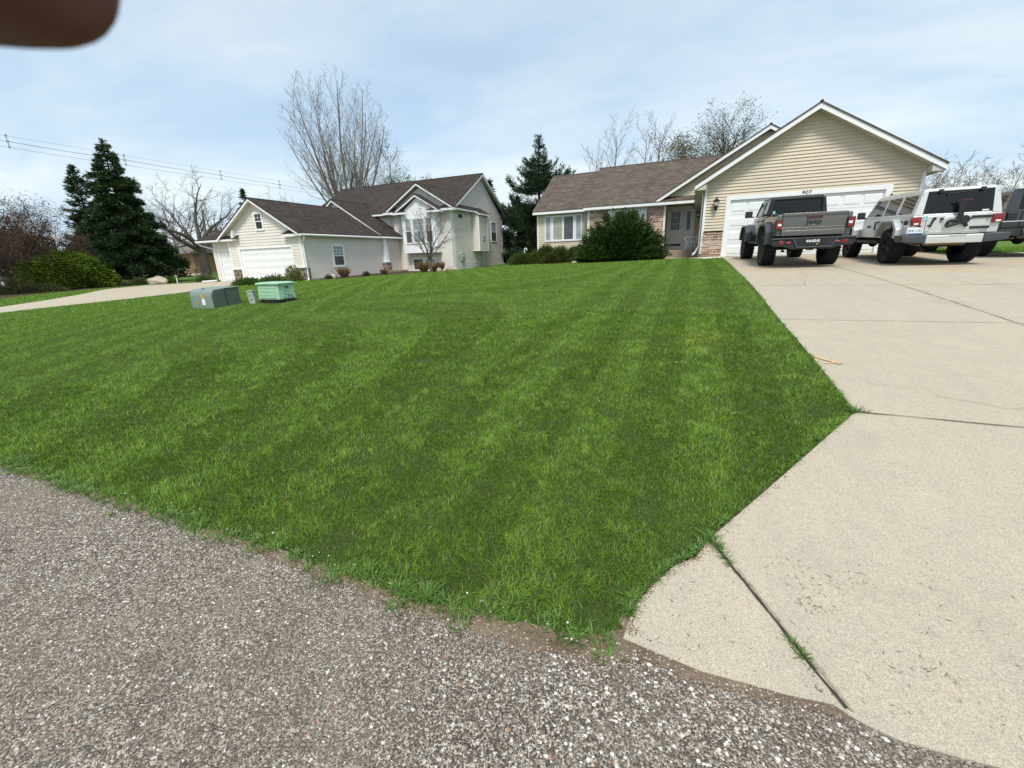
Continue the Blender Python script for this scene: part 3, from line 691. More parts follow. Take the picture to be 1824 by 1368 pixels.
def blades(polys, box, rings, holes=()):
    out = []
    for (d0, d1, dens, w, h, two) in rings:
        x0, x1, y0, y1 = max(box[0], -d1), min(box[1], d1), max(box[2], 0), min(box[3], d1)
        if x1 <= x0 or y1 <= y0: continue
        n = int((x1-x0)*(y1-y0)*dens); x = R.uniform(x0, x1, n); y = R.uniform(y0, y1, n); d = np.hypot(x, y); az = np.degrees(np.arctan2(x, y))
        k = (d >= d0) & (d < d1) & (az > -88) & (az < 42); x, y, d = x[k], y[k], d[k]
        m = np.zeros(len(x), bool)
        for p in polys: m |= inside(x, y, p)
        for p in holes: m &= ~inside(x, y, p)
        out.append((x[m], y[m], d[m], w, h, two))
    return out
def grass_mesh(name, sets, label, extra=None):
    VV = []; CC = []; Q = []; T3 = []; base = 0
    for (x, y, d, w, h, two) in sets:
        n = len(x)
        if not n: continue
        f1 = field(x, y, 1, 1.1); f2 = field(x, y, 2, .35); f3 = field(x, y, 3, 3.2); f4 = field(x, y, 4, .9)
        # thin ragged turf along the road edge
        edge = np.clip((y-1.165)/.09, 0, 1)
        keep = R.uniform(0, 1, n) < np.where(edge < 1, .55+.45*edge+.35*f2*(1-edge), 1)
        x, y, d, f1, f2, f3, f4 = [a[keep] for a in (x, y, d, f1, f2, f3, f4)]; n = len(x); edge = edge[keep]
        z = TZ(x, y)-.003
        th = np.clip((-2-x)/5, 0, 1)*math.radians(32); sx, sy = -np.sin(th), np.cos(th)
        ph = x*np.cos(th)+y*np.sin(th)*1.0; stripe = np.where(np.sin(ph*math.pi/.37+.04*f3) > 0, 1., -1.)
        H_ = h*R.uniform(.45, 1.3, n)*(1+.20*f1+.16*f2)*(.85+.15*edge); H_ = np.clip(H_, .012, h*1.8)
        a = R.uniform(0, 2*np.pi, n); la = R.uniform(.15, .95, n)+.35*(1-edge)
        fa = 2*np.pi*(.5+.5*np.sin(f4*1.7+f2)); cl = .28+.30*np.clip(f2, 0, 1.5)
        lx = la*np.cos(a)+stripe*sx*.17+cl*np.cos(fa); ly = la*np.sin(a)+stripe*sy*.17+cl*np.sin(fa)
        b = R.uniform(0, np.pi, n); wx, wy = np.cos(b)*w/2, np.sin(b)*w/2
        W_ = R.uniform(.7, 1.25, n); wx *= W_; wy *= W_
        P0 = np.stack([x-wx, y-wy, z], -1); P1 = np.stack([x+wx, y+wy, z], -1)
        mid = np.stack([x+lx*H_*.35, y+ly*H_*.35, z+H_*.62], -1)
        tip = np.stack([x+lx*H_*1.05, y+ly*H_*1.05, z+H_*np.clip(1.0-.22*np.hypot(lx, ly), .55, 1)], -1)
        wv = np.stack([wx, wy, np.zeros(n)], -1)*.85
        t = np.clip(.5+.10*f1+.13*f2+.03*f3+R.normal(0, .22, n), 0, 1)[:, None]
        c = (1-t)*np.array([.052, .142, .007])+t*np.array([.245, .400, .036])
        yl = (R.uniform(0, 1, n) < .07+.05*np.clip(f4, 0, 2))[:, None]; c = np.where(yl, np.array([.30, .38, .08]), c); bl = (R.uniform(0, 1, n) < .13+.06*np.clip(f1, -1, 2))[:, None]; c = np.where(bl, np.array([.16, .27, .095]), c)
        pt = np.exp(-((x-.16)**2+(y-5.3)**2)/.10)[:, None]*.6; c = c*(1-pt)+pt*np.array([.30, .37, .05])
        dd = (R.uniform(0, 1, n) < .025+.10*(1-edge))[:, None]; c = np.where(dd, np.array([.36, .30, .15]), c)
        c *= R.uniform(.82, 1.18, n)[:, None]*(1+.035*stripe[:, None])  # last factor paints the mower-stripe sheen into the blade colour, besides the lean
        if two:
            V = np.stack([P0, P1, mid-wv, mid+wv, tip], 1).reshape(-1, 3); i = base+5*np.arange(n)[:, None]
            Q.append(i+np.array([[0, 1, 3, 2]])); T3.append(i+np.array([[2, 3, 4]])); k = 5
        else:
            V = np.stack([P0, P1, tip], 1).reshape(-1, 3); i = base+3*np.arange(n)[:, None]; T3.append(i+np.array([[0, 1, 2]])); k = 3
        VV.append(V); CC.append(np.repeat(c, k, 0)); base += k*n
    faces = ([np.concatenate(Q)] if Q else [])+[np.concatenate(T3)]
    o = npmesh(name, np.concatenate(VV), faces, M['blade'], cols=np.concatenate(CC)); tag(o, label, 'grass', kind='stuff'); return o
UTIL = [[(-11.4, 6.7), (-10.5, 6.66), (-10.2, 7.25), (-11.1, 7.4)], [(-10.2, 7.5), (-9.1, 7.35), (-8.9, 8.0), (-10.0, 8.3)]]
bx_ = (-60, 14, 1.1, 34)
GR = [(0, 2.6, 22000, .0027, .031, True), (2.6, 4.2, 14000, .0035, .033, True), (4.2, 7, 7800, .0047, .035, True), (7, 11, 3600, .007, .038, False),
      (11, 17, 1700, .0098, .042, False), (17, 27, 420, .020, .05, False), (27, 46, 110, .04, .055, False)]
FAST = 1.0
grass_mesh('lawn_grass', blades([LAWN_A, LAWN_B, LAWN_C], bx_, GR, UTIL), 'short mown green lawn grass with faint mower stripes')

AP = [(.62, 1.27), (.50, 1.295), (.36, 1.262), (.12, 1.268), (-.09, 1.295), (-.105, 1.36), (-.083, 1.455), (-.033, 1.565), (.052, 1.705), (.14, 1.79), (.20, 1.905), (.30, 2.10), (.55, 2.48), (.8, 2.88), (1.16, 3.46)]
def tuft_mesh(name, spots, label, w=.006, h=.09):
    """coarse clumps of wide blades"""
    V = []; Fq = []; Ft = []; C = []; b = 0
    for (cx, cy, n, s, hh) in spots:
        z0 = tz(cx, cy)+.006
        for i in range(n):
            a = rng.uniform(0, 6.283); r0 = rng.uniform(0, s); x = cx+r0*math.cos(a); y = cy+r0*math.sin(a); L = hh*rng.uniform(.5, 1.2); ln = rng.uniform(.3, 1.3)
            a += rng.uniform(-.6, .6); dx_, dy_ = math.cos(a), math.sin(a); px_, py_ = -dy_*w/2, dx_*w/2
            pts = []
            for t, ww in ((0, .7), (.35, 1), (.7, .8), (1, 0)):
                o = ln*L*t**1.3; zz = z0+L*(t-.42*ln*t*t)
                pts.append((x+dx_*o, y+dy_*o, zz, ww))
            for p in pts[:3]: V += [(p[0]-px_*p[3], p[1]-py_*p[3], p[2]), (p[0]+px_*p[3], p[1]+py_*p[3], p[2])]
            V.append(pts[3][:3]); Fq += [(b, b+1, b+3, b+2), (b+2, b+3, b+5, b+4)]; Ft.append((b+4, b+5, b+6)); b += 7
            t = rng.random(); k = rng.uniform(.85, 1.15); C += [((.08+.12*t)*k, (.19+.13*t)*k, (.03+.05*t)*k)]*7
    o = npmesh(name, V, [np.array(Fq), np.array(Ft)], M['blade'], cols=np.array(C)); tag(o, label, 'grass', kind='stuff'); return o
sp = []
for i in range(240):
    t = rng.random(); x = -5+4.85*t; sp.append((x, 1.185+rng.gauss(0, .03)+.02*math.sin(x*9)+(.04 if x > -.6 else 0), rng.randint(8, 30), rng.uniform(.02, .07), rng.uniform(.025, .05)))
for i in range(130):
    k = rng.random(); j = 5+rng.randrange(9); x0, y0 = AP[j]; x1, y1 = AP[j+1]; x = x0+(x1-x0)*k; y = y0+(y1-y0)*k; sp.append((x-.022+rng.gauss(0, .006), y+.010+rng.gauss(0, .006), rng.randint(5, 11), .012, rng.uniform(.022, .042)))
for i in range(160):
    y = 3.45+14*rng.random()**1.6; sp.append((1.14+rng.gauss(0, .008), y, rng.randint(5, 10), .02, rng.uniform(.025, .045)))
sp += [(-.93, 1.195, 60, .05, .06), (-.82, 1.20, 30, .05, .045), (-1.08, 1.21, 30, .06, .05)]
tuft_mesh('coarse_grass', sp, 'coarse wide-bladed grass clumps along the road edge', .0042)
sp = [(.19+.02*i, 1.92-.035*i, 44-6*i, .012, .055-.006*i) for i in range(5)]+[(.15, 1.88, 30, .02, .04), (.455, 1.45, 26, .012, .03), (.475, 1.415, 26, .012, .035), (1.16, 3.47, 46, .03, .06), (1.22, 3.47, 14, .02, .05), (-.18, 1.262, 20, .02, .04)]
sp += [(.44+.012*i, 1.47-.022*i, 12, .008, .022) for i in range(5)]
tuft_mesh('joint_weeds', sp, 'grass and weeds growing out of the driveway joint', .0035)
# dry clippings, twigs and chips lying on the slab and the road
V = []; F = []; C = []; b = 0
def chip(x, y, off, L, w, a, c):
    global b
    z = tz(x, y)+off; dx_, dy_ = math.cos(a)*L/2, math.sin(a)*L/2; px_, py_ = -math.sin(a)*w/2, math.cos(a)*w/2; k = rng.uniform(-.3, .3)*L
    V.extend([(x-dx_, y-dy_, z), (x+px_+k*-math.sin(a)*.5, y+py_+k*math.cos(a)*.5, z+w*.6), (x+dx_, y+dy_, z), (x-px_+k*-math.sin(a)*.5, y-py_+k*math.cos(a)*.5, z+.0005)])
    F.append((b, b+1, b+2, b+3)); C.extend([c]*4); b += 4
for i in range(900):
    x = .0+rng.random()**1.3*3.4; y = 1.3+rng.random()**1.6*5
    if not inside(np.array([x]), np.array([y]), CONC)[0]: continue
    c = rng.choice([(.05, .07, .03), (.10, .075, .045), (.16, .13, .08), (.07, .10, .03)]); chip(x, y, .013, rng.uniform(.006, .028), rng.uniform(.0012, .0028), rng.uniform(0, 6.28), c)
for (cx, cy, n, s) in ((.58, 1.76, 26, .045), (.55, 1.66, 18, .03), (.86, 1.50, 16, .03), (.72, 1.85, 12, .05), (1.0, 1.75, 8, .04), (.5, 1.85, 10, .04)):
    for i in range(n): chip(cx+rng.gauss(0, s), cy+rng.gauss(0, s*.7), .0135, rng.uniform(.012, .04), .002, rng.uniform(0, 6.28), (.045, .075, .025))
for i in range(160):
    chip(rng.uniform(-4, .9), rng.uniform(.1, 1.1), .012, rng.uniform(.008, .03), rng.uniform(.0015, .004), rng.uniform(0, 6.28), rng.choice([(.12, .08, .05), (.07, .05, .03), (.2, .17, .12)]))
for i in range(50):
    chip(rng.uniform(-3, .9), rng.uniform(1.7, 5), .045, rng.uniform(.02, .045), .004, rng.uniform(0, 6.28), (.42, .38, .22))
o = npmesh('clippings', V, [np.array(F)], M['debris'], cols=np.array(C)); tag(o, 'dry grass clippings and small twigs strewn over slab and road', 'debris', kind='stuff')
# loose stones on the asphalt and in the dirt strip
def tone(c, a, d): k = rng.uniform(a, d); return tuple(q*k for q in c)
V = []; F = []; C = []; b = 0
def stone(x, y, off, r, c):
    global b
    z = tz(x, y)+off; a0 = rng.uniform(0, 6.28); n = 6; e = rng.uniform(.5, 1); up = r*rng.uniform(.35, .7)
    for k, (rr, zz) in enumerate(((1, 0), (.85, up*.7))):
        for i in range(n):
            a = a0+i*math.pi*2/n; q = rr*r*(1+.25*math.sin(3*a+a0*5)); V.append((x+q*math.cos(a), y+q*e*math.sin(a), z+zz))
    V.append((x, y, z+up))
    for i in range(n): j = (i+1) % n; F.append((b+i, b+j, b+n+j)); F.append((b+i, b+n+j, b+n+i)); F.append((b+n+i, b+n+j, b+2*n))
    C.extend([c]*(2*n+1)); b += 2*n+1
pc = [(.62, .61, .58), (.55, .50, .43), (.72, .72, .71), (.45, .30, .22), (.30, .28, .26), (.48, .44, .38), (.66, .64, .60)]
for i in range(5200):
    u = rng.random(); x = -5+6.1*rng.random(); y = .05+1.12*rng.random(); r = .0022+.0035*rng.random()**2.5
    stone(x, y, .0042, r*1.15, tone(rng.choice(pc), .7, 1.1))
for i in range(520):
    x = rng.uniform(-.35, 1.15); y = rng.uniform(.45, 1.22); stone(x, y, .0042, rng.uniform(.004, .0085), tone(rng.choice(pc[:3]), .85, 1.05))
for i in range(130):
    x = -4.6+5.2*rng.random(); y = 1.2+abs(rng.gauss(0, .045)); stone(x, y, .012, rng.uniform(.002, .0065), tone(rng.choice(pc), .7, 1))
gt = [(.22, .19, .17), (.34, .31, .28), (.13, .11, .10), (.50, .47, .43), (.28, .21, .17)]; dt = [(.16, .11, .075), (.22, .16, .11), (.10, .07, .05), (.27, .20, .14)]
for i in range(5200):
    t = rng.random(); x = -5+5.6*t; yb = (1.16 if x < -1.2 else 1.13 if x < -.3 else 1.13+.10*min(1, (x+.3)/.25)); y = yb+rng.gauss(0, .022); stone(x, y, .0055, rng.uniform(.0015, .0042), tone(rng.choice(gt if y > yb else gt+dt), .75, 1.2))
for i in range(1500):
    j = rng.randrange(len(AP)-1); t = rng.random(); x = AP[j][0]+(AP[j+1][0]-AP[j][0])*t+rng.gauss(0, .014); y = AP[j][1]+(AP[j+1][1]-AP[j][1])*t+rng.gauss(0, .012); stone(x, y, .0065 if y < 1.3 else .009, rng.uniform(.0015, .0045), tone(rng.choice(dt), .75, 1.2))
o = npmesh('loose_stones', V, [np.array(F)], M['pebble'], cols=np.array(C)); tag(o, 'small pale stones loose on the rough asphalt and dirt edge', 'gravel', kind='stuff')
V = []; F = []; C = []; b = 0
for i in range(900):
    x = rng.uniform(-.1, 1.12); y = rng.uniform(18.9, 21.5)
    if y > 19.85 and x > .3: y = 18.9+rng.random()*.9
    if not inside(np.array([x]), np.array([y]), [(-.9, 22.2), (.1, 20), (.5, 18.9), (1.15, 19.2), (1.15, 19.85), (.3, 19.85), (.3, 22), (-.1, 23)])[0]: continue
    stone(x, y, .012, rng.uniform(.02, .05), tone(rng.choice([(.62, .56, .46), (.70, .66, .58), (.5, .42, .34)]), .7, 1.05))
o = npmesh('landscape_pebbles', V, [np.array(F)], M['pebble'], cols=np.array(C)); tag(o, 'cream landscaping pebbles at the foot of the stone pier', 'gravel', kind='stuff')
# ------------------------------------------------------------------ vegetation
def segs_mesh(name, segs, mat, parent, n=4):
    """segs (m,8): p0 p1 r0 r1 -> tapered tubes"""
    s = np.array(segs); p0, p1, r0, r1 = s[:, :3], s[:, 3:6], s[:, 6], s[:, 7]
    d = p1-p0; d /= np.linalg.norm(d, axis=1)[:, None]+1e-9
    ref = np.where(np.abs(d[:, 2:3]) > .9, np.array([[1, 0, 0]]), np.array([[0, 0, 1]])); a = np.cross(d, ref); a /= np.linalg.norm(a, axis=1)[:, None]; b = np.cross(d, a)
    V = []
    for k in range(n):
        t = 2*np.pi*k/n; o = a*np.cos(t)+b*np.sin(t); V.append(p0+o*r0[:, None]); V.append(p1+d*r1[:, None]*.2+o*r1[:, None])
    V = np.stack(V, 1).reshape(-1, 3); i = 2*n*np.arange(len(s))[:, None]; F = []
    for k in range(n): j = (k+1) % n; F.append(i+np.array([[2*k, 2*j, 2*j+1, 2*k+1]]))
    return npmesh(name, V, [np.concatenate(F)], mat, parent, smooth=True)
def limb(r, out, tips, p, d, L, rad, lvl, prm):
    """grow a branch; prm: per level dict(n, ang, ratio, seg, bend, up, start)"""
    q = prm[lvl]; ns = q['seg']; p = np.array(p, float); d = np.array(d, float); d /= np.linalg.norm(d); st = L/ns; pts = [(p.copy(), d.copy(), rad)]
    for i in range(ns):
        d = d+np.array([r.gauss(0, 1), r.gauss(0, 1), r.gauss(0, 1)])*q['bend']; d[2] += q['up']; d /= np.linalg.norm(d)
        p2 = p+d*st; r1 = rad*(1-(i+1)/ns*q.get('taper', .75)); r0 = rad*(1-i/ns*q.get('taper', .75)); out.append((*p, *p2, r0, r1)); p = p2; pts.append((p.copy(), d.copy(), r1))
    if lvl+1 < len(prm):
        c = prm[lvl+1]; n = c['n']; n = max(1, int(round(n*r.uniform(.8, 1.2))))
        a0 = r.uniform(0, 6.28)
        for k in range(n):
            t = c['start']+(1-c['start'])*(k+r.random())/n; f = t*ns; i = min(int(f), ns-1); w = f-i
            pp = pts[i][0]*(1-w)+pts[i+1][0]*w; dd = pts[i][1]; rr = pts[i][2]*(1-w)+pts[i+1][2]*w
            ref = np.array([0, 0, 1.]) if abs(dd[2]) < .9 else np.array([1., 0, 0]); u = np.cross(dd, ref); u /= np.linalg.norm(u); v = np.cross(dd, u)
            az = a0+k*2.4+r.uniform(-.4, .4); an = math.radians(c['ang']*r.uniform(.75, 1.25)); nd = dd*math.cos(an)+(u*math.cos(az)+v*math.sin(az))*math.sin(an)
            ll = L*c['ratio']*r.uniform(.7, 1.15)*(1-c.get('fall', .45)*t); limb(r, out, tips, pp, nd, ll, max(rr*c.get('rr', .6), c.get('rmin', .004)), lvl+1, prm)
    if lvl >= len(prm)-1: tips.append((pts[-1][0], pts[-1][1])); tips.append((pts[len(pts)//2][0], pts[len(pts)//2][1]))
def bare_tree(name, label, x, y, h, prm, r0, seed, mat='bark', group=None, cat='tree', leaders=None, leaf=None, lean=(0, 0), shape=None, trunk=.25):
    r = random.Random(seed); z = tz(x, y)-.1; root = empty(name, (x, y, z)); tag(root, label, cat, group); out = []; tips = []
    if leaders:
        th = h*trunk; out.append((0, 0, 0, lean[0]*th, lean[1]*th, th, r0*1.15, r0*.9)); base = np.array([lean[0]*th, lean[1]*th, th]); nt_ = len(out)
        for i in range(leaders[0]):
            az = i*6.283/leaders[0]+r.uniform(-.3, .3); an = math.radians(leaders[1]*r.uniform(.35, 1.15)) if i else .05; dd = (math.sin(an)*math.cos(az)+lean[0], math.sin(an)*math.sin(az)+lean[1], math.cos(an))
            limb(r, out, tips, base-np.array([0, 0, th*.12*r.random()]), dd, (h-th)*r.uniform(.84, 1.02)*(1-.30*an), r0*r.uniform(.4, .62), 0, prm)
    else: limb(r, out, tips, (0, 0, 0), (lean[0], lean[1], 1), h, r0, 0, prm)
    out = np.array(out)
    if shape:      # crown outline: trim what grows outside an uneven egg
        zc, a_, bu, bl = shape; P1 = out[:, 3:6]; azz = np.arctan2(P1[:, 1], P1[:, 0]); k_ = 1+.07*np.sin(azz*4+seed)+.05*np.sin(azz*9+P1[:, 2]*1.3)
        e = (P1[:, 0]**2+P1[:, 1]**2)/a_**2+((P1[:, 2]-zc)/np.where(P1[:, 2] > zc, bu, bl))**2; out = out[(e < k_*k_) | (P1[:, 2] < zc-bl*.75)]
    big = out[:, 6] > r0*.22
    if (~big).sum() == 0: big[:] = True
    segs_mesh('trunk', out[big], M[mat], root, 7)
    if (~big).any(): segs_mesh('crown', out[~big], M[mat], root, 3)
    if leaf:
        n, L, W_, cols, spread = leaf; T = np.array([t[0] for t in tips]); k = R.integers(0, len(T), n); P = T[k]+R.normal(0, spread, (n, 3)); D = R.normal(0, 1, (n, 3)); D[:, 2] = np.abs(D[:, 2])*.5
        foliage('leaves', P, D, L, W_, cols, root, 'leaf')
    return root
def foliage(name, P, D, L, W_, cols, parent, mat='leaf', bend=0.0, jitter=.25):
    """little diamond leaves / needle sprays at P pointing along D"""
    n = len(P); D = D/(np.linalg.norm(D, axis=1)[:, None]+1e-9); ref = R.normal(0, 1, (n, 3)); Sd = np.cross(D, ref); Sd /= np.linalg.norm(Sd, axis=1)[:, None]+1e-9
    L = L*R.uniform(.6, 1.3, n)[:, None]; W2 = W_*R.uniform(.6, 1.3, n)[:, None]
    up = np.cross(Sd, D)*bend
    V = np.stack([P, P+D*L*.5+Sd*W2/2+up*L, P+D*L, P+D*L*.5-Sd*W2/2+up*L], 1).reshape(-1, 3)
    cols = np.array(cols); t = R.integers(0, len(cols), n); c = cols[t]*R.uniform(1-jitter, 1+jitter, (n, 1))
    return npmesh(name, V, [4*np.arange(n)[:, None]+np.array([[0, 1, 2, 3]])], M[mat], parent, cols=np.repeat(c, 4, 0))
GREEN_DK = [(.022, .048, .015), (.034, .068, .022), (.055, .095, .030), (.028, .058, .026)]
def conifer(name, label, x, y, h, w, seed, n=15000, droop=.35, cols=GREEN_DK, group=None, L=.36, W_=.11, bare=.05, prof=None, trunk_r=.22, clump=.22, whorls=None, uptip=.25):
    rr = np.random.default_rng(seed); z = tz(x, y)-.1; root = empty(name, (x, y, z)); tag(root, label, 'tree', group)
    nb = whorls or int(h*24); t = np.sort(rr.uniform(bare, .995, nb)); az = rr.uniform(0, 2*np.pi, nb)
    wid = w*(prof(t) if prof else (1-t)**.80*(1+.10*np.sin(t*23+seed)))*rr.uniform(.62, 1.12, nb)+.12
    # a few branches reach well out of the cone
    wid *= np.where(rr.uniform(0, 1, nb) < .12, 1.22, 1)
    segs = [(0, 0, 0, 0, 0, h*.5, trunk_r, trunk_r*.55), (0, 0, h*.5, 0, 0, h*.99, trunk_r*.55, .015)]; br = []
    wt = wid**1.25*(.35+.65*(1-t)); wt /= wt.sum(); k = rr.choice(nb, n, p=wt); s = rr.uniform(.12, 1.02, n)**.75
    dr = lambda ss, tt: -droop*ss*ss*(1-.5*tt)+uptip*np.clip(ss-.75, 0, 1)*1.2+.10*ss
    for i in range(nb):
        e = wid[i]*.85; pz = t[i]*h; br.append((0, 0, pz, math.cos(az[i])*e*.5, math.sin(az[i])*e*.5, pz+wid[i]*dr(.42, t[i]), .035, .02)); br.append((math.cos(az[i])*e*.5, math.sin(az[i])*e*.5, pz+wid[i]*dr(.42, t[i]), math.cos(az[i])*e, math.sin(az[i])*e, pz+wid[i]*dr(.85, t[i]), .02, .008))
    segs_mesh('trunk', np.array(segs+br), M['bark_dark'], root, 6)
    W1 = wid[k]; side = rr.normal(0, 1, n)*clump*(1.05-s*.75)*W1*.55; ca, sa = np.cos(az[k]), np.sin(az[k])
    px_ = ca*s*W1-sa*side; py_ = sa*s*W1+ca*side; pz = t[k]*h+W1*dr(s, t[k])+rr.normal(0, .055, n)*(1+W1*.3)
    hang = rr.uniform(0, .10, n)*W1*.6; pz -= hang
    D = np.stack([ca+rr.normal(0, .45, n)-sa*np.sign(side)*.5, sa+rr.normal(0, .45, n)+ca*np.sign(side)*.5, -.15+rr.normal(0, .35, n)+uptip*.8], -1)
    # leader
    nl = 160; tt = rr.uniform(.9, 1.0, nl); P = np.stack([px_, py_, pz], -1); P = np.concatenate([P, np.stack([rr.normal(0, .05, nl)*(1.05-tt)*8, rr.normal(0, .05, nl)*(1.05-tt)*8, tt*h], -1)])
    D = np.concatenate([D, np.stack([rr.normal(0, 1, nl), rr.normal(0, 1, nl), rr.uniform(.3, 1.4, nl)], -1)])
    foliage('crown', P, D, L, W_, cols, root, 'needle', jitter=.3)
    return root
def shell_shrub(name, label, x, y, hw, h, n, L, W_, cols, seed, cat='shrub', group=None, upd=.5, lump=.12, depth=.55, mat='leaf', flat=False, stems=8, hwy=None, squash=.5, stemmat='bark_dark', rough=.10, zlo=0.0):
    """mounded shrub: leaves through the outer depth of an uneven dome, stems inside"""
    rr = np.random.default_rng(seed); z = tz(x, y)-.02; root = empty(name, (x, y, z)); tag(root, label, cat, group); hwy = hwy or hw
    v = rr.normal(0, 1, (n, 3)); v[:, 2] = np.abs(v[:, 2])*(1.0 if zlo == 0 else 1); v /= np.linalg.norm(v, axis=1)[:, None]
    az = np.arctan2(v[:, 1], v[:, 0]); el = np.arcsin(v[:, 2])
    lum = 1+lump*(np.sin(az*5+seed)*np.cos(el*6+seed)+.7*np.sin(az*9+2*seed+el*7)+.5*np.sin(az*17+el*13))+rr.normal(0, rough*.5, n)
    rad = (1-depth*rr.uniform(0, 1, n)**2.2)*lum
    P = v*rad[:, None]*np.array([hw, hwy, h]); P[:, 2] = np.maximum(P[:, 2], rr.uniform(0, .08, n))
    if flat: P[:, 2] = np.maximum(.03, np.round(P[:, 2]/flat+rr.normal(0, .24, n))*flat+.6*flat*np.sin(az*6+P[:, 0]*2.3)+.6*flat*np.sin(P[:, 1]*5+P[:, 0]*4.1))
    D = v*np.array([1, 1, squash])+np.array([0, 0, upd])+rr.normal(0, .38, (n, 3))
    if flat: D[:, 2] *= .25
    foliage('foliage', P, D, L, W_, cols, root, mat, jitter=.3)
    sg = []
    for i in range(stems):
        a = rr.uniform(0, 6.28); e = rr.uniform(.25, .8); b1 = (hw*.12*math.cos(a), hwy*.12*math.sin(a), 0); m = (hw*.4*e*math.cos(a), hwy*.4*e*math.sin(a), h*.35); t_ = (hw*.85*e*math.cos(a+.2), hwy*.85*e*math.sin(a+.2), h*.72)
        sg += [(*b1, *m, .03, .02), (*m, *t_, .02, .008)]
    if sg: segs_mesh('stems', np.array(sg+[(0, 0, -.05, 0, 0, .10, hw*.14, hw*.13)]), M[stemmat], root, 7)
    return root

# twiggy parameter sets -------------------------------------------------------
P_VASE = [dict(seg=9, bend=.045, up=.09, taper=.9), dict(n=15, ang=36, ratio=.48, seg=6, bend=.06, up=.07, start=.18, fall=.60, rr=.34, rmin=.02), dict(n=9, ang=34, ratio=.42, seg=4, bend=.08, up=.05, start=.15, rr=.5, rmin=.013), dict(n=5, ang=34, ratio=.42, seg=2, bend=.1, up=.02, start=.2, rr=.7, rmin=.011)]
P_WIDE = [dict(seg=7, bend=.13, up=.02, taper=.88), dict(n=10, ang=48, ratio=.58, seg=6, bend=.16, up=.04, start=.2, fall=.45, rr=.42, rmin=.022), dict(n=8, ang=46, ratio=.50, seg=5, bend=.18, up=.03, start=.2, rr=.5, rmin=.014), dict(n=6, ang=42, ratio=.48, seg=3, bend=.2, up=.02, start=.15, rr=.6, rmin=.011)]
P_CRAB = [dict(seg=5, bend=.16, up=-.01, taper=.7), dict(n=8, ang=52, ratio=.70, seg=5, bend=.18, up=.0, start=.15, fall=.35, rr=.55, rmin=.018), dict(n=8, ang=50, ratio=.55, seg=4, bend=.20, up=.02, start=.15, rr=.5, rmin=.011), dict(n=7, ang=50, ratio=.5, seg=3, bend=.2, up=.03, start=.1, rr=.6, rmin=.007)]
P_UP = [dict(seg=8, bend=.03, up=.03, taper=.85), dict(n=22, ang=42, ratio=.42, seg=5, bend=.06, up=.09, start=.22, fall=.50, rr=.4, rmin=.024), dict(n=9, ang=36, ratio=.42, seg=3, bend=.08, up=.06, start=.15, rr=.5, rmin=.016), dict(n=4, ang=32, ratio=.45, seg=2, bend=.1, up=.04, start=.2, rr=.6, rmin=.009)]
P_LOC = [dict(seg=8, bend=.10, up=.035, taper=.8), dict(n=10, ang=46, ratio=.64, seg=6, bend=.11, up=.05, start=.3, fall=.4, rr=.6, rmin=.03), dict(n=8, ang=40, ratio=.42, seg=4, bend=.12, up=.06, start=.25, rr=.5, rmin=.016), dict(n=6, ang=34, ratio=.45, seg=3, bend=.12, up=.08, start=.2, rr=.55, rmin=.010)]
P_SMALL = [dict(seg=6, bend=.09, up=.02, taper=.8), dict(n=7, ang=36, ratio=.62, seg=5, bend=.10, up=.01, start=.15, fall=.35, rr=.55, rmin=.008), dict(n=7, ang=40, ratio=.45, seg=3, bend=.14, up=.02, start=.2, rr=.55, rmin=.005), dict(n=3, ang=42, ratio=.45, seg=2, bend=.15, up=.02, start=.2, rr=.6, rmin=.004)]

bare_tree('bare_maple', 'very tall leafless vase-shaped tree rising behind the pale neighbouring house', -41.4, 46.2, 24.5, P_VASE, .34, 5, 'bark_pale', leaders=(19, 44), trunk=.20, shape=(15.4, 6.3, 7.6, 12.0))
bare_tree('bare_maple', 'spreading leafless tree with a broad knotty trunk beside the left end of the pale house', -60.7, 38.8, 13.6, P_WIDE, .58, 8, 'bark', leaders=(7, 52), trunk=.26)
bare_tree('bare_tree', 'leafless forked tree standing right of the big dark spruce', -72.7, 42.3, 12.6, P_WIDE, .42, 12, 'bark_pale', leaders=(3, 30), trunk=.08)
conifer('spruce', 'tall dense dark spruce behind the green hedge', -41.0, 20.9, 10.4, 3.35, 3, 85000, .42, clump=.32, L=.26, W_=.06, bare=.16, trunk_r=.26)
conifer('spruce', 'narrower dark spruce peeking out left of the tallest spruce', -50.2, 22.9, 10.0, 2.4, 6, 32000, .3, clump=.3, L=.28, W_=.065, bare=.08, uptip=.6)
conifer('spruce', 'small dark spruce tip above the garage gable of the pale house', -59.5, 45.6, 11.3, 2.2, 9, 5000, .3, L=.42, W_=.14, uptip=.5)
conifer('spruce', 'dark spruce tip showing over the right gable of the pale house', -25.1, 54.5, 10.4, 2.3, 14, 5000, .3, L=.42, W_=.14, uptip=.6)
pine_prof = lambda t: np.clip(1.02-(t-.35)**2*1.6, .1, 1)*np.clip((1-t)*2.6, .12, 1)
conifer('pine_tree', 'big loose dark pine standing between the two houses', -13.0, 38.6, 10.6, 2.9, 21, 70000, .05, cols=[(.020, .042, .020), (.034, .062, .03), (.06, .092, .042)], L=.28, W_=.05, bare=.02, prof=pine_prof, uptip=1.0, clump=.40, whorls=190)
conifer('pine_tree', 'second dark pine low behind the white deck', -17.0, 43.5, 6.6, 2.5, 24, 24000, .1, cols=[(.016, .034, .018), (.028, .052, .026)], L=.36, W_=.10, bare=.02, prof=pine_prof, uptip=.8, clump=.3)
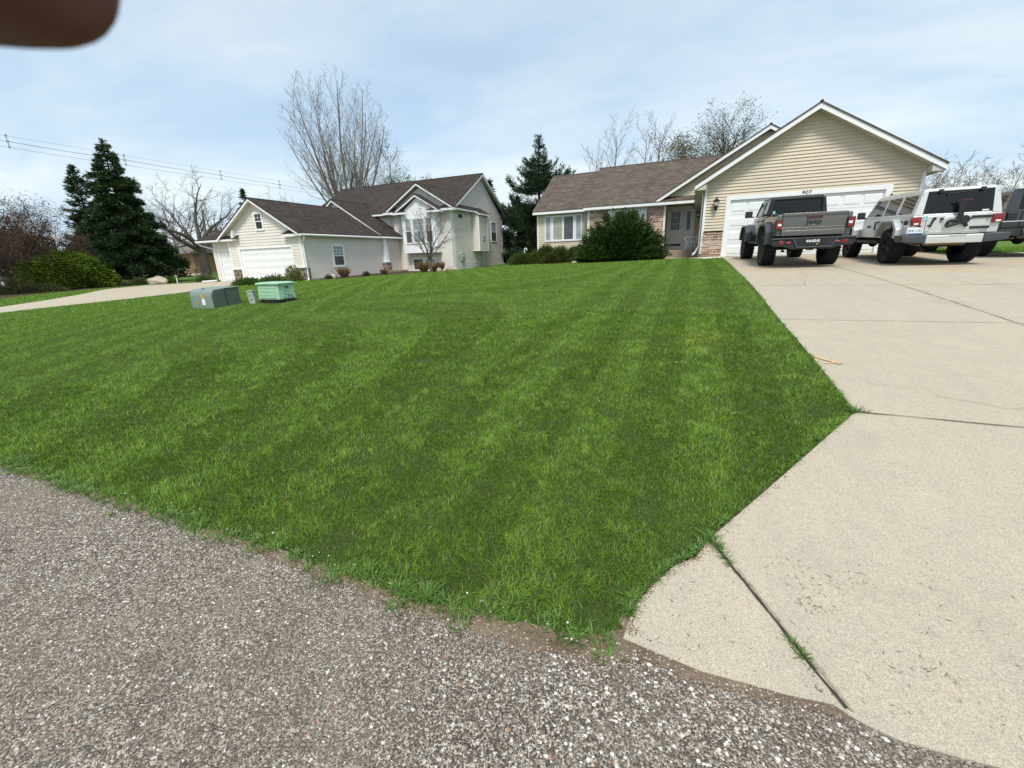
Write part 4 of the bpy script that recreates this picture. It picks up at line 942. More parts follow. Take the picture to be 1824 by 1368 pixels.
conifer('pine_tree', 'dark pine whose tip just clears the left ridge of the tan house', -15.7, 57.9, 11.2, 2.5, 27, 6000, .1, cols=[(.016, .034, .018), (.03, .055, .026)], L=.42, W_=.12, prof=pine_prof, uptip=.8)
bare_tree('crabapple_tree', 'dense reddish brown twiggy crabapple nearest the left edge above the dark car', -38.2, 11.2, 5.6, P_CRAB, .17, 31, 'bark_dark', 'row of crabapple trees on the left', leaders=(6, 58), trunk=.22, leaf=(22000, .09, .045, [(.10, .055, .04), (.13, .075, .05), (.07, .05, .03)], .22))
bare_tree('crabapple_tree', 'reddish brown twiggy crabapple above the middle of the green hedge', -42.0, 14.8, 5.9, P_CRAB, .17, 33, 'bark_dark', 'row of crabapple trees on the left', leaders=(6, 58), trunk=.22, leaf=(22000, .09, .045, [(.10, .055, .04), (.13, .075, .05), (.07, .05, .03)], .22))
bare_tree('crabapple_tree', 'reddish brown twiggy crabapple touching the spruce on its left side', -45.5, 18.4, 5.4, P_CRAB, .16, 35, 'bark_dark', 'row of crabapple trees on the left', leaders=(6, 55), trunk=.22, leaf=(18000, .09, .045, [(.10, .055, .04), (.13, .075, .05), (.07, .05, .03)], .22))
bare_tree('crabapple_tree', 'farther brown crabapple filling the gap behind the first two', -50.0, 15.4, 6.4, P_CRAB, .18, 37, 'bark_dark', 'row of crabapple trees on the left', leaders=(6, 55), trunk=.22, leaf=(20000, .09, .05, [(.10, .055, .04), (.13, .075, .05), (.07, .05, .03)], .24))
bare_tree('budding_tree', 'rounded tree with fresh olive green buds behind the pale house roof', -39.3, 58.2, 13.8, P_WIDE, .3, 41, 'bark', leaders=(5, 40), trunk=.3, leaf=(9000, .22, .12, [(.10, .14, .05), (.15, .19, .08), (.08, .11, .05)], .35))
bare_tree('budding_tree', 'wispy slender budding tree right beside the tall vase-shaped tree', -39.3, 52.7, 14.6, P_UP, .18, 43, 'bark', leaf=(2500, .16, .08, [(.12, .14, .07), (.16, .18, .09)], .3))
for i, (x, y, h, lb) in enumerate(((-9.7, 59.2, 14.5, 'slender leafless tree, leftmost above the tan house ridge'), (-6.9, 60.5, 13.8, 'slender leafless tree, second from left above the tan house ridge'), (-4.6, 59.8, 14.8, 'slender leafless tree, third from left above the tan house ridge'), (-11.6, 59.0, 12.2, 'short leafless tree low above the step in the tan house ridge'))):
    bare_tree('bare_tree', lb, x, y, h, P_UP, .17, 50+i, 'bark', 'leafless trees behind the tan house')
bare_tree('budding_tree', 'brownish olive budding tree low above the tan house ridge', -2.0, 55.0, 12.6, P_WIDE, .26, 61, 'bark', leaders=(5, 45), trunk=.3, leaf=(9000, .20, .13, [(.13, .12, .06), (.17, .16, .07), (.10, .08, .05), (.2, .2, .08)], .35))
bare_tree('budding_tree', 'lower yellow green budding tree beside the brownish one', .6, 57.0, 11.8, P_WIDE, .24, 63, 'bark', leaders=(5, 45), trunk=.3, leaf=(7000, .20, .13, [(.15, .16, .06), (.19, .20, .07), (.11, .10, .05)], .35))
bare_tree('locust_tree', 'tall open tree with dark forked trunk and sparse leaf buds left of the garage gable', 2.1, 48.0, 13.3, P_LOC, .30, 77, 'bark_dark', leaders=(4, 50), trunk=.44, leaf=(4200, .20, .06, [(.16, .17, .10), (.20, .21, .12), (.14, .12, .09)], .30))
for i, (x, y, h, lb) in enumerate(((20.3, 55.5, 8.2, 'leafless bushy tree just right of the garage corner'), (22.6, 56.5, 8.0, 'leafless bushy tree above the silver roof, second from the garage'), (25.2, 54.8, 7.6, 'leafless bushy tree farthest right above the black vehicle'))):
    bare_tree('bare_tree', lb, x, y, h, P_WIDE, .2, 80+i, 'bark_pale', 'leafless trees right of the garage', leaders=(7, 42), trunk=.12)
bare_tree('bare_tree', 'faint leafless treetop over the ridge of the neighbour garage', -60.3, 52.6, 11.6, P_WIDE, .2, 90, 'bark_pale', leaders=(5, 42), trunk=.3)
bare_tree('ornamental_tree', 'small leafless ornamental tree in front of the bay window', -16.9, 26.2, 4.7, P_SMALL, .10, 95, 'bark', leaders=(8, 42), trunk=.20, leaf=(500, .05, .03, [(.16, .09, .06)], .05))

# hedge, yew and low shrubs
shell_shrub('hedge', 'big rounded bright green hedge left of the spruce', -41.3, 16.6, 3.9, 2.45, 34000, .16, .08, [(.085, .14, .012), (.12, .185, .016), (.16, .23, .024), (.05, .09, .01)], 3, 'hedge', None, .12, .07, .5, 'leaf', flat=.17, stems=26, hwy=2.4, stemmat='bark_pale', rough=.05)
YEW = [(.022, .050, .008), (.035, .075, .012), (.058, .108, .017), (.016, .036, .008)]
def yew_bush(name, label, x, y, hw, h, seed, n=26000):
    rr = np.random.default_rng(seed); z = tz(x, y)-.02; root = empty(name, (x, y, z)); tag(root, label, 'shrub')
    nb = 620; az = rr.uniform(0, 6.283, nb); el = np.arcsin(rr.uniform(0, 1, nb)**1.9); ln = rr.uniform(.82, 1.04, nb)
    dirs = np.stack([np.cos(az)*np.cos(el), np.sin(az)*np.cos(el), np.sin(el)], -1)
    k = rr.integers(0, nb, n); s = rr.uniform(.35, 1, n)**.6; d = dirs[k]
    P = d*(s*ln[k])[:, None]*np.array([hw, hw*.85, h]); P[:, :2] *= (1.12-.22*d[:, 2:3]); P[:, 2] += .10*s*s*h*np.cos(el[k])
    # sprays curve upwards at their ends
    P += rr.normal(0, 1, (n, 3))*(.05+.10*(1-s))[:, None]*hw*.5*np.array([1, 1, .7]); P[:, 2] = np.maximum(P[:, 2], .03)
    D = d*np.array([1, 1, .5])+np.array([0, 0, .38])+rr.normal(0, .28, (n, 3)); foliage('foliage', P, D, .20, .045, YEW, root, 'needle', jitter=.3)
    sg = [(0, 0, 0, *(dirs[i]*np.array([hw, hw*.85, h])*.7), .03, .008) for i in range(0, 60)]
    segs_mesh('stems', np.array(sg), M['bark_dark'], root, 4); return root
yew_bush('yew', 'large shaggy dark green yew in front of the stone wall', -3.55, 23.9, 2.15, 2.5, 4, 34000)
yew_bush('yew', 'low right-hand lobe of dark yew beside the porch steps', -2.2, 23.9, .75, 1.05, 7, 6000)
MUG = [(.05, .08, .014), (.07, .105, .02), (.095, .13, .026), (.035, .06, .012)]
for i, (x, y, hw, h, lb) in enumerate(((-9.35, 24.6, .85, .62, 'low rounded evergreen shrub, leftmost under the tan house corner'), (-8.5, 24.9, .6, .70, 'low rounded evergreen shrub, second from left below the window'), (-7.85, 24.5, .55, .98, 'taller pointed evergreen shrub below the left shutter'), (-7.0, 24.5, .62, .86, 'rounded evergreen shrub under the middle of the window'), (-6.2, 24.6, .55, .80, 'rounded evergreen shrub under the right shutter'), (-5.35, 24.7, .55, .85, 'dark evergreen shrub touching the big yew'), (-7.4, 23.95, .55, .55, 'lowest brown-green shrub in front of the others'), (-5.6, 24.05, .6, .6, 'low shrub at the foot of the big yew'))):
    shell_shrub('mugo_shrub', lb, x, y, hw, h, 9000, .09, .03, MUG if i != 6 else [(.10, .085, .02), (.07, .075, .018), (.05, .065, .014)], 10+i, 'shrub', 'low evergreens in front of the tan house', .4, .10, .5, 'needle', stems=0)
for i, (x, y, hw, h, lb) in enumerate(((-22.0, 23.2, .55, .62, 'dry reddish ornamental grass clump below the garage side window'), (-18.9, 28.3, .6, .75, 'dry reddish ornamental grass clump beside the porch pier'), (-18.3, 29.6, .55, .70, 'dry reddish ornamental grass clump below the bay window'), (-17.6, 27.6, .5, .5, 'dry grass clump at the foot of the ornamental tree'), (-21.0, 26.2, .5, .35, 'small dry grass clump by the porch slab'))):
    rr = np.random.default_rng(100+i); n = 700; z = tz(x, y); root = empty('ornamental_grass', (x, y, z)); tag(root, lb, 'shrub', 'dry clumps in front of the pale house')
    a = rr.uniform(0, 6.28, n); s = rr.uniform(0, .35, n)*hw; P = np.stack([np.cos(a)*s, np.sin(a)*s, np.zeros(n)], -1); D = np.stack([np.cos(a)*rr.uniform(.1, .8, n), np.sin(a)*rr.uniform(.1, .8, n), np.ones(n)], -1)
    foliage('blades', P, D, h, .03, [(.28, .15, .09), (.35, .22, .13), (.20, .10, .07), (.16, .15, .05)], root, 'leaf')
for i, (x, y, hw, h, cols, lb) in enumerate(((-22.3, 22.1, .25, .28, YEW, 'tiny dark round shrub near the downspout corner'), (-21.3, 24.6, .27, .30, YEW, 'tiny dark round shrub below and right of the garage side window'), (-23.2, 17.0, .75, .35, [(.05, .10, .02), (.08, .14, .03)], 'low dark daylily clump behind the green transformer box'), (-20.8, 16.8, .8, .42, [(.05, .10, .02), (.08, .14, .03), (.12, .16, .05)], 'leafy clump behind the mint green cabinet'), (-23.3, 20.2, .45, .9, [(.20, .20, .06), (.15, .17, .05), (.25, .22, .10)], 'yellowish twiggy shrub at the right garage pier'), (-36.6, 20.5, .5, .45, [(.10, .16, .02), (.07, .12, .02)], 'green mounded plant right of the pale boulder'), (-37.9, 19.3, .7, .45, [(.06, .10, .03), (.09, .12, .05)], 'dark leafy plant left of the pale boulder'), (-34.7, 22.0, .6, .5, [(.10, .15, .05), (.14, .18, .08)], 'light green plant by the neighbour garage corner'), (-37.2, 13.0, 1.6, .5, [(.05, .07, .02), (.08, .09, .03)], 'low dark ground shrub under the left end of the hedge'), (-39.5, 11.0, 2.0, .6, [(.05, .07, .02), (.09, .09, .03), (.16, .13, .04)], 'straggly low shrub in the mulch at the left edge'), (-16.4, 42.8, 1.0, .8, [(.10, .14, .02), (.07, .11, .02)], 'bright low shrub beside the white deck'))):
    shell_shrub('garden_plant', lb, x, y, hw, h, 1500 if hw < 1 else 3500, .14 if hw > .3 else .05, .05 if hw > .3 else .02, cols, 40+i, 'plant', None, .9, .12, .8, 'leaf', stems=4)
for i, (x, y, hw, h, lb) in enumerate(((-67, 55, 6, 6.5, 'dark wooded thicket far behind the forked tree'), (-78, 56, 6, 7, 'dark evergreen mass far behind the spruce'), (-60, 30, 4.5, 5.0, 'dark evergreen bush behind the crabapples'), (-68, 22, 5, 6, 'dark evergreen bush behind the leftmost crabapple'), (-56, 56, 5, 5, 'thicket behind the brown brick house'))):
    shell_shrub('evergreen_bush', lb, x, y, hw, h, 9000, .45, .22, [(.022, .040, .014), (.035, .055, .02), (.05, .05, .03)], 200+i, 'bush', None, .3, .15, .5, 'leaf', stems=8)
def boulder(x, y, s, label, seed):
    rr = random.Random(seed); bm = bmesh.new(); bmesh.ops.create_icosphere(bm, subdivisions=3, radius=1)
    for v in bm.verts:
        n = v.co.normalized(); k = 1+.13*math.sin(n.x*3+seed)+.10*math.sin(n.y*5+n.z*4+seed)+rr.uniform(-.02, .02); v.co = Vector((n.x*s[0]*k, n.y*s[1]*k, n.z*s[2]*k))
    me = bpy.data.meshes.new('boulder'); bm.to_mesh(me); bm.free(); me.materials.append(M['rock'])
    for p in me.polygons: p.use_smooth = True
    o = bpy.data.objects.new('boulder', me); COL.objects.link(o); o.location = (x, y, tz(x, y)+s[2]*.25); tag(o, label, 'boulder')
boulder(-36.9, 20.0, (.85, .6, .42), 'large pale boulder on the far side of the neighbour driveway', 3)
boulder(-22.6, 22.6, (.35, .3, .25), 'tan boulder beside the dry grass below the side window', 5)
boulder(-18.1, 28.9, (.45, .3, .22), 'flat pale boulder under the bay window', 7)
boulder(-17.3, 29.9, (.55, .3, .22), 'long pale boulder near the corner of the pale house', 9)
boulder(-16.6, 41.9, (.6, .5, .45), 'white boulder at the back corner by the deck', 11)
boulder(-5.9, 23.5, (.22, .15, .10), 'small white stone in front of the evergreen shrubs', 13)
# ------------------------------------------------------------------ houses
def roofslab(mb, pts, th=.05):
    """pts: planar 3-D polygon (top surface), thickened downwards"""
    n = len(pts); lo = [(p[0], p[1], p[2]-th) for p in pts]
    mb.add(list(pts)+lo, [list(range(n)), list(range(n, 2*n))[::-1]]+[(i, (i+1) % n, n+(i+1) % n, n+i) for i in range(n)])
def bar3(mb, a, b, w, h, side):
    """board from a to b; h down, w towards side (unit vector)"""
    a = Vector(a); b = Vector(b); s = Vector(side)*w; d = Vector((0, 0, -h))
    vs = [a, b, b+d, a+d, a+s, b+s, b+s+d, a+s+d]; mb.add(vs, [(0, 1, 2, 3), (7, 6, 5, 4), (0, 4, 5, 1), (1, 5, 6, 2), (2, 6, 7, 3), (3, 7, 4, 0)])
def gable_roof(root, xa, xc, xb, ze, zp, y0, y1, shing, fascia_h=.17, rake=True, left=True, right=True, zea=None, name='roof', soff=True, wall_y=None):
    """ridge runs along y; eaves at xa and xb"""
    zea = ze if zea is None else zea
    m = MB()
    if left: roofslab(m, [(xa, y0-.03, zea), (xc, y0-.03, zp), (xc, y1, zp), (xa, y1, zea)])
    if right: roofslab(m, [(xc, y0-.03, zp), (xb, y0-.03, ze), (xb, y1, ze), (xc, y1, zp)])
    m.tube((xc, y0-.03, zp-.01), (xc, y1, zp-.01), .05, n=6)
    o = m.build(name, M[shing], root)
    f = MB(); 
    if rake:
        if left: bar3(f, (xa+.0, y0, zea-.052), (xc, y0, zp-.052), .03, fascia_h, (0, 1, 0))
        if right: bar3(f, (xb-.0, y0, ze-.052), (xc, y0, zp-.052), .031, fascia_h, (0, 1, 0))
    if left: bar3(f, (xa+.02, y0+.04, zea-.06), (xa+.02, y1, zea-.06), .03, fascia_h-.01, (1, 0, 0))
    if right: bar3(f, (xb-.05, y0+.04, ze-.06), (xb-.05, y1, ze-.06), .03, fascia_h-.01, (1, 0, 0))
    f.build('fascia', M['white'], root)
    if soff and wall_y:
        s = MB(); dd = .052+fascia_h*.75
        if left: s.add([(xa+.05, y0+.035, zea-dd), (xc, y0+.035, zp-dd), (xc, wall_y, zp-dd), (xa+.05, wall_y, zea-dd)], [(0, 1, 2, 3)])
        if right: s.add([(xb-.05, y0+.035, ze-dd), (xc, y0+.035, zp-dd), (xc, wall_y, zp-dd), (xb-.05, wall_y, ze-dd)], [(0, 1, 2, 3)])
        s.build('soffit', M['soffit'], root)
    return o
def lantern(parent, x, y, z, name='wall_lantern', s=1.0, facing=(0, -1)):
    e = empty(name, (x, y, z), math.atan2(facing[0], -facing[1]), None)
    if parent: e.parent = parent
    m = MB(); m.prism([(-.045*s, -.09*s), (.045*s, -.09*s), (.045*s, .05*s), (-.045*s, .05*s)], 'y', -.02, 0)
    m.path([(0, -.02, -.02*s), (0, -.10*s, -.02*s), (0, -.13*s, .0)], .010*s, 6)
    m.lathe([(0, .30*s), (.012*s, .27*s), (.015*s, .24*s), (.11*s, .16*s), (.10*s, .145*s), (.03*s, .145*s)], 10, (0, -.13*s, 0))
    m.lathe([(.05*s, -.02*s), (.065*s, 0), (.045*s, -.06*s), (.01*s, -.12*s), (0, -.13*s)], 10, (0, -.13*s, 0))
    for k in range(6):
        a = k*math.pi/3; m.tube((.058*s*math.cos(a), -.13*s+.058*s*math.sin(a), 0), (.082*s*math.cos(a), -.13*s+.082*s*math.sin(a), .15*s), .005*s, n=4)
    m.build('lantern_frame', M['black'], e)
    g = MB(); g.lathe([(.0, .0), (.05*s, .005), (.072*s, .14*s), (0, .145*s)], 10, (0, -.13*s, 0)); g.build('lantern_glass', M['lamp_glass'], e, smooth=True)
    return e

# ===== tan ranch house ====================================================
HR = empty('house', (1, 27, 1.0)); tag(HR, 'tan ranch house with pinkish stone piers and the wide white garage door', 'house')
HR.location = (0, 0, 0)
GY = 19.9; F_ = 1.09
w = MB(); mp = wallmap('-y', GY)
walled(w, [(.3, F_), (7.12, F_), (7.12, 3.935), (3.7, 5.995), (.3, 3.935)], mp, [(1.17, 6.20, F_, 3.30)], .114)
w.build('garage_wall', M['siding_cream'], HR)
w = MB(); siding(w, [(19.9, 1.0), (28.0, 1.0), (28.0, 3.9), (19.9, 3.9)], wallmap('-x', .3), .114); siding(w, [(19.9, .9), (29.0, .9), (29.0, 3.85), (19.9, 3.85)], wallmap('+x', 7.12), .114); w.build('side_wall', M['siding_cream'], HR)
gable_roof(HR, -.1, 3.7, 7.5, 3.87, 6.16, 19.45, 30.0, 'shingle_brown', wall_y=19.89)
# returned eave boxes under the rake ends
s = MB(); s.prism([(-.08, 3.64), (.30, 3.64), (.30, 3.86), (-.08, 3.66)], 'y', 19.49, 28); s.prism([(7.12, 3.64), (7.48, 3.64), (7.48, 3.66), (7.12, 3.86)], 'y', 19.49, 28); s.build('eave_box', M['soffit'], HR)
t = MB(); t.box(.285, .375, GY-.035, GY+.09, 1.24, 3.84); t.box(7.04, 7.135, GY-.035, GY+.09, F_, 3.70); t.build('corner_board', M['white'], HR)
st = MB(); stonework(st, mp, .30, 1.09, 1.0, 2.08, random.Random(3), PAL_PINK, depth=.06); stonework(st, mp, 6.31, 7.12, 1.0, 2.08, random.Random(4), PAL_PINK, depth=.06)
st.build('stone_pier', [M['stone'], M['mortar']], HR)
c = MB(); wbox(c, mp, .37, 1.09, 2.08, 2.11, 0, .075); wbox(c, mp, 6.31, 7.05, 2.08, 2.11, 0, .075); c.build('stone_cap', M['stone'], HR)
# garage door opening
t = MB(); wbox(t, mp, 1.09, 1.25, F_, 3.37, -.1, .03); wbox(t, mp, 6.12, 6.31, F_, 3.37, -.1, .03); wbox(t, mp, 1.25, 6.12, 3.22, 3.37, -.1, .028); t.build('door_trim', M['white'], HR, bevel=.004)
garage_door(HR, mp, 1.25, 6.12, F_+.0, 3.22, 4, 8)
k = MB(); wbox(k, mp, 1.25, 6.12, F_-.02, F_+.015, -.06, -.03); k.build('door_seal', M['black_plastic'], HR)
text_mesh('907', .17, M['black'], HR, (3.76, GY-.045, 3.305), (math.pi/2, 0, 0), 'house_number', .004, (1.25, 1, 1))
lantern(HR, .73, GY-.016, 3.02, s=1.25)
# front wing walls
w = MB(); mp2 = wallmap('-y', 26.6)
siding(w, [(-9.1, .8), (-5.7, .8), (-5.7, 3.84), (-9.1, 3.84)], mp2, .114); w.build('front_wall', M['siding_cream'], HR)
w = MB(); siding(w, [(26.6, .8), (34.2, .8), (34.2, 3.84), (30.4, 6.1), (26.6, 3.84)], wallmap('-x', -9.1), .114); w.build('side_wall', M['siding_cream'], HR)
t = MB(); wbox(t, mp2, -9.115, -9.02, .9, 3.8, 0, .02); t.box(-5.80, -5.69, 25.97, 26.09, .9, 3.8); t.box(-1.60, -1.50, 25.95, 26.08, 1.05, 3.86); t.build('corner_board', M['white'], HR)
mp3 = wallmap('-y', 26.0)
w = MB(); siding(w, [(-5.76, .8), (-1.54, .8), (-1.54, 3.9), (-5.76, 3.9)], mp3, .114); w.build('stone_backing', M['siding_cream'], HR)
st = MB(); stonework(st, mp3, -5.68, -4.62, .85, 3.72, random.Random(5), PAL_PINK, hmin=.09, hmax=.26, depth=.055); stonework(st, mp3, -2.50, -1.60, .85, 3.72, random.Random(6), PAL_PINK, hmin=.09, hmax=.26, depth=.055); stonework(st, mp3, -4.62, -2.50, .85, 2.15, random.Random(7), PAL_PINK, depth=.055)
st.build('stone_veneer', [M['stone'], M['mortar']], HR)
t = MB(); wbox(t, mp3, -5.7, -1.5, 3.72, 3.86, 0, .07); wbox(t, mp3, -4.62, -4.30, 2.15, 3.70, 0, .03); wbox(t, mp3, -2.83, -2.50, 2.15, 3.70, 0, .03); t.build('frieze_board', M['white'], HR)
window(HR, mp3, -4.28, -2.85, 2.2, 3.70, .09, pane='glass_grey', split='v')
window(HR, mp2, -8.15, -6.70, 2.17, 3.68, .10, pane='glass_curtain', split='v', pane2='glass_grey')
for xs in ((-8.60, -8.17), (-6.68, -6.25)):   # narrow side lights in white panels
    window(HR, mp2, xs[0], xs[1], 2.17, 3.68, .07, pane='glass_blind', name='side_light')
# main roofs (ridge along x)
def eave_roof(root, x0, x1, ye, ze, yr, zr, yb, shing, rake=(True, True), gut=True):
    m = MB(); roofslab(m, [(x0, ye, ze), (x1, ye, ze), (x1, yr, zr), (x0, yr, zr)]); zb = zr-(yb-yr)*(zr-ze)/(yr-ye)
    roofslab(m, [(x0, yr, zr), (x1, yr, zr), (x1, yb, zb), (x0, yb, zb)]); m.tube((x0, yr, zr-.01), (x1, yr, zr-.01), .05, n=6); m.build('roof', M[shing], root)
    f = MB(); bar3(f, (x0, ye+.01, ze-.03), (x1, ye+.01, ze-.03), .03, .16, (0, 1, 0))
    for x, on, sd in ((x0+.01, rake[0], 1), (x1-.01, rake[1], -1)):
        if on: bar3(f, (x, ye+.04, ze-.05), (x, yr, zr-.052), .03, .17, (sd, 0, 0)); bar3(f, (x, yb, zb-.052), (x, yr, zr-.052), .031, .17, (sd, 0, 0))
    f.build('fascia', M['white'], root)
eave_roof(HR, -9.27, -5.95, 26.2, 3.95, 30.58, 6.53, 34.9, 'shingle_brown', (True, False))
eave_roof(HR, -5.97, 8.0, 25.6, 3.95, 30.1, 6.64, 34.6, 'shingle_brown', (True, True))
s = MB(); s.add([(-9.25, 26.24, 3.80), (-5.7, 26.24, 3.80), (-5.7, 26.6, 3.80), (-9.25, 26.6, 3.80)], [(0, 1, 2, 3)]); s.add([(-5.95, 25.64, 3.80), (-1.5, 25.64, 3.80), (-1.5, 26.0, 3.80), (-5.95, 26.0, 3.80)], [(0, 1, 2, 3)]); s.build('soffit', M['soffit'], HR)
gable_roof(HR, -2.03, 2.97, 7.97, 4.06, 7.01, 25.6, 34.0, 'shingle_brown', wall_y=26.0)
w = MB(); siding(w, [(-1.55, 3.95), (7.1, 3.95), (7.1, 4.4), (2.97, 6.8), (-1.55, 4.12)], wallmap('-y', 26.0), .114); w.build('porch_gable_wall', M['siding_cream'], HR)
w = MB(); siding(w, [(-1.7, 1.1), (.3, 1.1), (.3, 3.95), (-1.7, 3.95)], wallmap('-y', 28.0), .114); siding(w, [(26.0, 1.0), (28.0, 1.0), (28.0, 3.95), (26.0, 3.95)], wallmap('+x', -1.54), .114); w.build('porch_wall', M['siding_cream'], HR)
t = MB(); t.box(-1.62, .3, 25.93, 26.06, 3.80, 3.93); t.build('porch_beam', M['white'], HR)
s = MB(); s.box(-1.54, .3, 26.06, 28.0, 3.90, 3.94); s.build('porch_ceiling', M['soffit'], HR)
s = MB(); s.box(-1.60, .29, 26.05, 27.99, .8, 1.42); s.box(-1.35, .27, 25.80, 26.05, .8, 1.25); s.box(-1.35, -.23, 25.50, 25.80, .8, 1.13); s.build('porch_steps', M['step_tan'], HR, bevel=.012)
# front door, storm frame, side light
mpd = wallmap('-y', 28.0)
t = MB(); wbox(t, mpd, -1.56, -1.43, 1.42, 3.83, 0, .06); wbox(t, mpd, -.66, -.56, 1.42, 3.83, 0, .06); wbox(t, mpd, -.10, .0, 1.42, 3.83, 0, .06); wbox(t, mpd, -1.43, -.10, 3.72, 3.83, 0, .058); wbox(t, mpd, -1.43, -.10, 1.42, 1.66, 0, .05); t.build('door_frame', M['white'], HR)
d = MB(); wbox(d, mpd, -1.43, -.66, 1.70, 3.72, .0, .03); wbox(d, mpd, -1.40, -1.28, 1.72, 3.70, .03, .042); wbox(d, mpd, -.80, -.68, 1.72, 3.70, .03, .042); wbox(d, mpd, -1.28, -.80, 3.56, 3.70, .03, .042); wbox(d, mpd, -1.28, -.80, 1.72, 2.55, .03, .041)
for i in (1, 2): wbox(d, mpd, -1.28+.16*i-.008, -1.28+.16*i+.008, 2.55, 3.56, .033, .040)
for i in (1, 2): wbox(d, mpd, -1.28, -.80, 2.55+.336*i-.008, 2.55+.336*i+.008, .033, .039)
dr = d.build('front_door', M['door_grey'], HR); dr['label'] = 'white storm door with a gridded glass upper half'
g_ = MB(); wbox(g_, mpd, -1.28, -.80, 2.55, 3.56, .03, .034); g_.build('door_glass', M['glass_grey'], dr)
g_ = MB(); g_.path([(-.74, 27.93, 2.62), (-.74, 27.91, 2.66), (-.74, 27.91, 2.78), (-.74, 27.93, 2.82)], .012, 6); g_.build('door_handle', M['meter_grey'], dr)
g_ = MB(); wbox(g_, mpd, -1.43, -.66, 1.66, 1.78, .031, .044); g_.build('kick_sweep', M['black'], dr)
d = MB(); wbox(d, mpd, -.56, -.10, 1.66, 3.72, 0, .03); sl = d.build('door_side_panel', M['door_grey'], HR)
g_ = MB(); wbox(g_, mpd, -.43, -.24, 2.55, 3.52, .03, .035); g_.build('side_glass', M['glass_dark'], sl)
lantern(HR, .284, 27.0, 3.18, s=1.0, facing=(-1, 0))
ds = MB(); ds.path([(.20, 20.3, 3.75), (.24, 20.3, 3.5), (.24, 20.3, 1.55), (.12, 20.3, 1.3), (.02, 20.1, 1.2)], .035, 8); ds.build('downspout', M['white'], HR)

# ===== pale split-level neighbour =========================================
HL = empty('house', (-24, 30, 0)); tag(HL, 'pale grey split-level house with dark brown roofs and a three-car garage', 'house'); HL.location = (0, 0, 0)
SP = 'siding_pale'
mpg = wallmap('-y', 21.0)
w = MB(); walled(w, [(-29.8, .1), (-23.05, .1), (-23.05, 3.21), (-26.6, 5.32), (-29.8, 3.42)], mpg, [(-28.88, -23.91, .1, 2.46)], .18, .028); w.build('garage_front_wall', M[SP], HL)
w = MB(); walled(w, [(-31.75, .1), (-29.8, .1), (-29.8, 3.05), (-31.75, 3.05)], wallmap('-y', 21.25), [(-31.38, -29.92, .1, 2.44)], .18, .028); w.build('stall_wall', M[SP], HL)
w = MB(); siding(w, [(21.0, .1), (31.3, .1), (31.3, 3.12), (21.0, 3.12)], wallmap('+x', -23.05), .114)
siding(w, [(21.25, .1), (36, .1), (36, 3.0), (21.25, 3.0)], wallmap('-x', -31.75), .114); w.build('garage_side_wall', M[SP], HL)
# garage roof with its front gable, hip over the third stall
gable_roof(HL, -30.35, -26.6, -22.72, 3.22, 5.50, 20.6, 28.6, 'shingle_dark', .15, wall_y=20.99)
m = MB(); roofslab(m, [(-32.8, 20.7, 3.15), (-28.6, 20.7, 3.15), (-28.6, 24.7, 5.48), (-28.8, 24.7, 5.48)]); roofslab(m, [(-32.8, 20.7, 3.15), (-28.8, 24.7, 5.48), (-28.8, 36, 5.48), (-32.8, 36, 3.15)]); 
roofslab(m, [(-24.35, 20.72, 3.20), (-22.72, 20.72, 3.20), (-22.9, 20.98, 3.42), (-24.0, 20.98, 3.42)]); m.build('hip_roof', M['shingle_dark'], HL)
f = MB(); f.box(-32.8, -29.05, 20.70, 20.74, 2.98, 3.12); f.box(-32.8, -32.76, 20.74, 35.9, 2.98, 3.12); f.prism([(-29.05, 2.98), (-28.85, 3.1), (-28.85, 3.65), (-29.05, 3.3)], 'y', 20.72, 20.98); f.box(-24.3, -22.72, 20.70, 20.74, 3.02, 3.17); f.build('eave_fascia', M['white'], HL)
g_ = MB(); g_.path([(-22.66, 20.72, 3.10), (-22.66, 31.3, 3.10)], .06, 8); g_.path([(-32.86, 20.72, 3.06), (-32.86, 35.8, 3.06)], .06, 8); g_.build('gutter', M['white'], HL)
s = MB(); s.add([(-32.7, 20.74, 3.0), (-29.1, 20.74, 3.0), (-29.1, 21.2, 3.0), (-32.7, 21.2, 3.0)], [(0, 1, 2, 3)]); s.add([(-24.3, 20.74, 3.05), (-22.75, 20.74, 3.05), (-22.75, 21.0, 3.05), (-24.3, 21.0, 3.05)], [(0, 1, 2, 3)]); s.add([(-23.05, 21.0, 3.06), (-22.7, 21.0, 3.06), (-22.7, 31.4, 3.06), (-23.05, 31.4, 3.06)], [(0, 1, 2, 3)])
s.add([(-26.0, 29.0, 3.02), (-22.7, 29.0, 3.02), (-22.7, 31.4, 3.02), (-26.0, 31.4, 3.02)], [(0, 1, 2, 3)]); s.build('soffit', M['soffit'], HL)
t = MB(); wbox(t, mpg, -23.16, -23.03, 1.16, 3.05, 0, .03); t.box(-23.06, -23.02, 20.97, 21.1, .2, 3.05); t.box(-31.78, -31.66, 21.2, 21.3, .2, 3.0); t.box(-29.86, -29.74, 20.96, 21.05, 1.16, 3.0); t.build('corner_board', M['white'], HL)
t = MB(); wbox(t, mpg, -28.98, -28.78, .24, 2.52, -.08, .035); wbox(t, mpg, -23.97, -23.86, .24, 2.52, -.08, .035); wbox(t, mpg, -28.78, -23.97, 2.41, 2.52, -.08, .033)
mps = wallmap('-y', 21.25); wbox(t, mps, -31.47, -31.28, .24, 2.50, -.08, .035); wbox(t, mps, -29.98, -29.87, .24, 2.50, -.08, .035); wbox(t, mps, -31.28, -29.98, 2.38, 2.50, -.08, .033); t.build('door_trim', M['white'], HL)
garage_door(HL, mpg, -28.78, -23.97, .26, 2.41, 5, 8); garage_door(HL, mps, -31.28, -29.98, .27, 2.38, 5, 2)
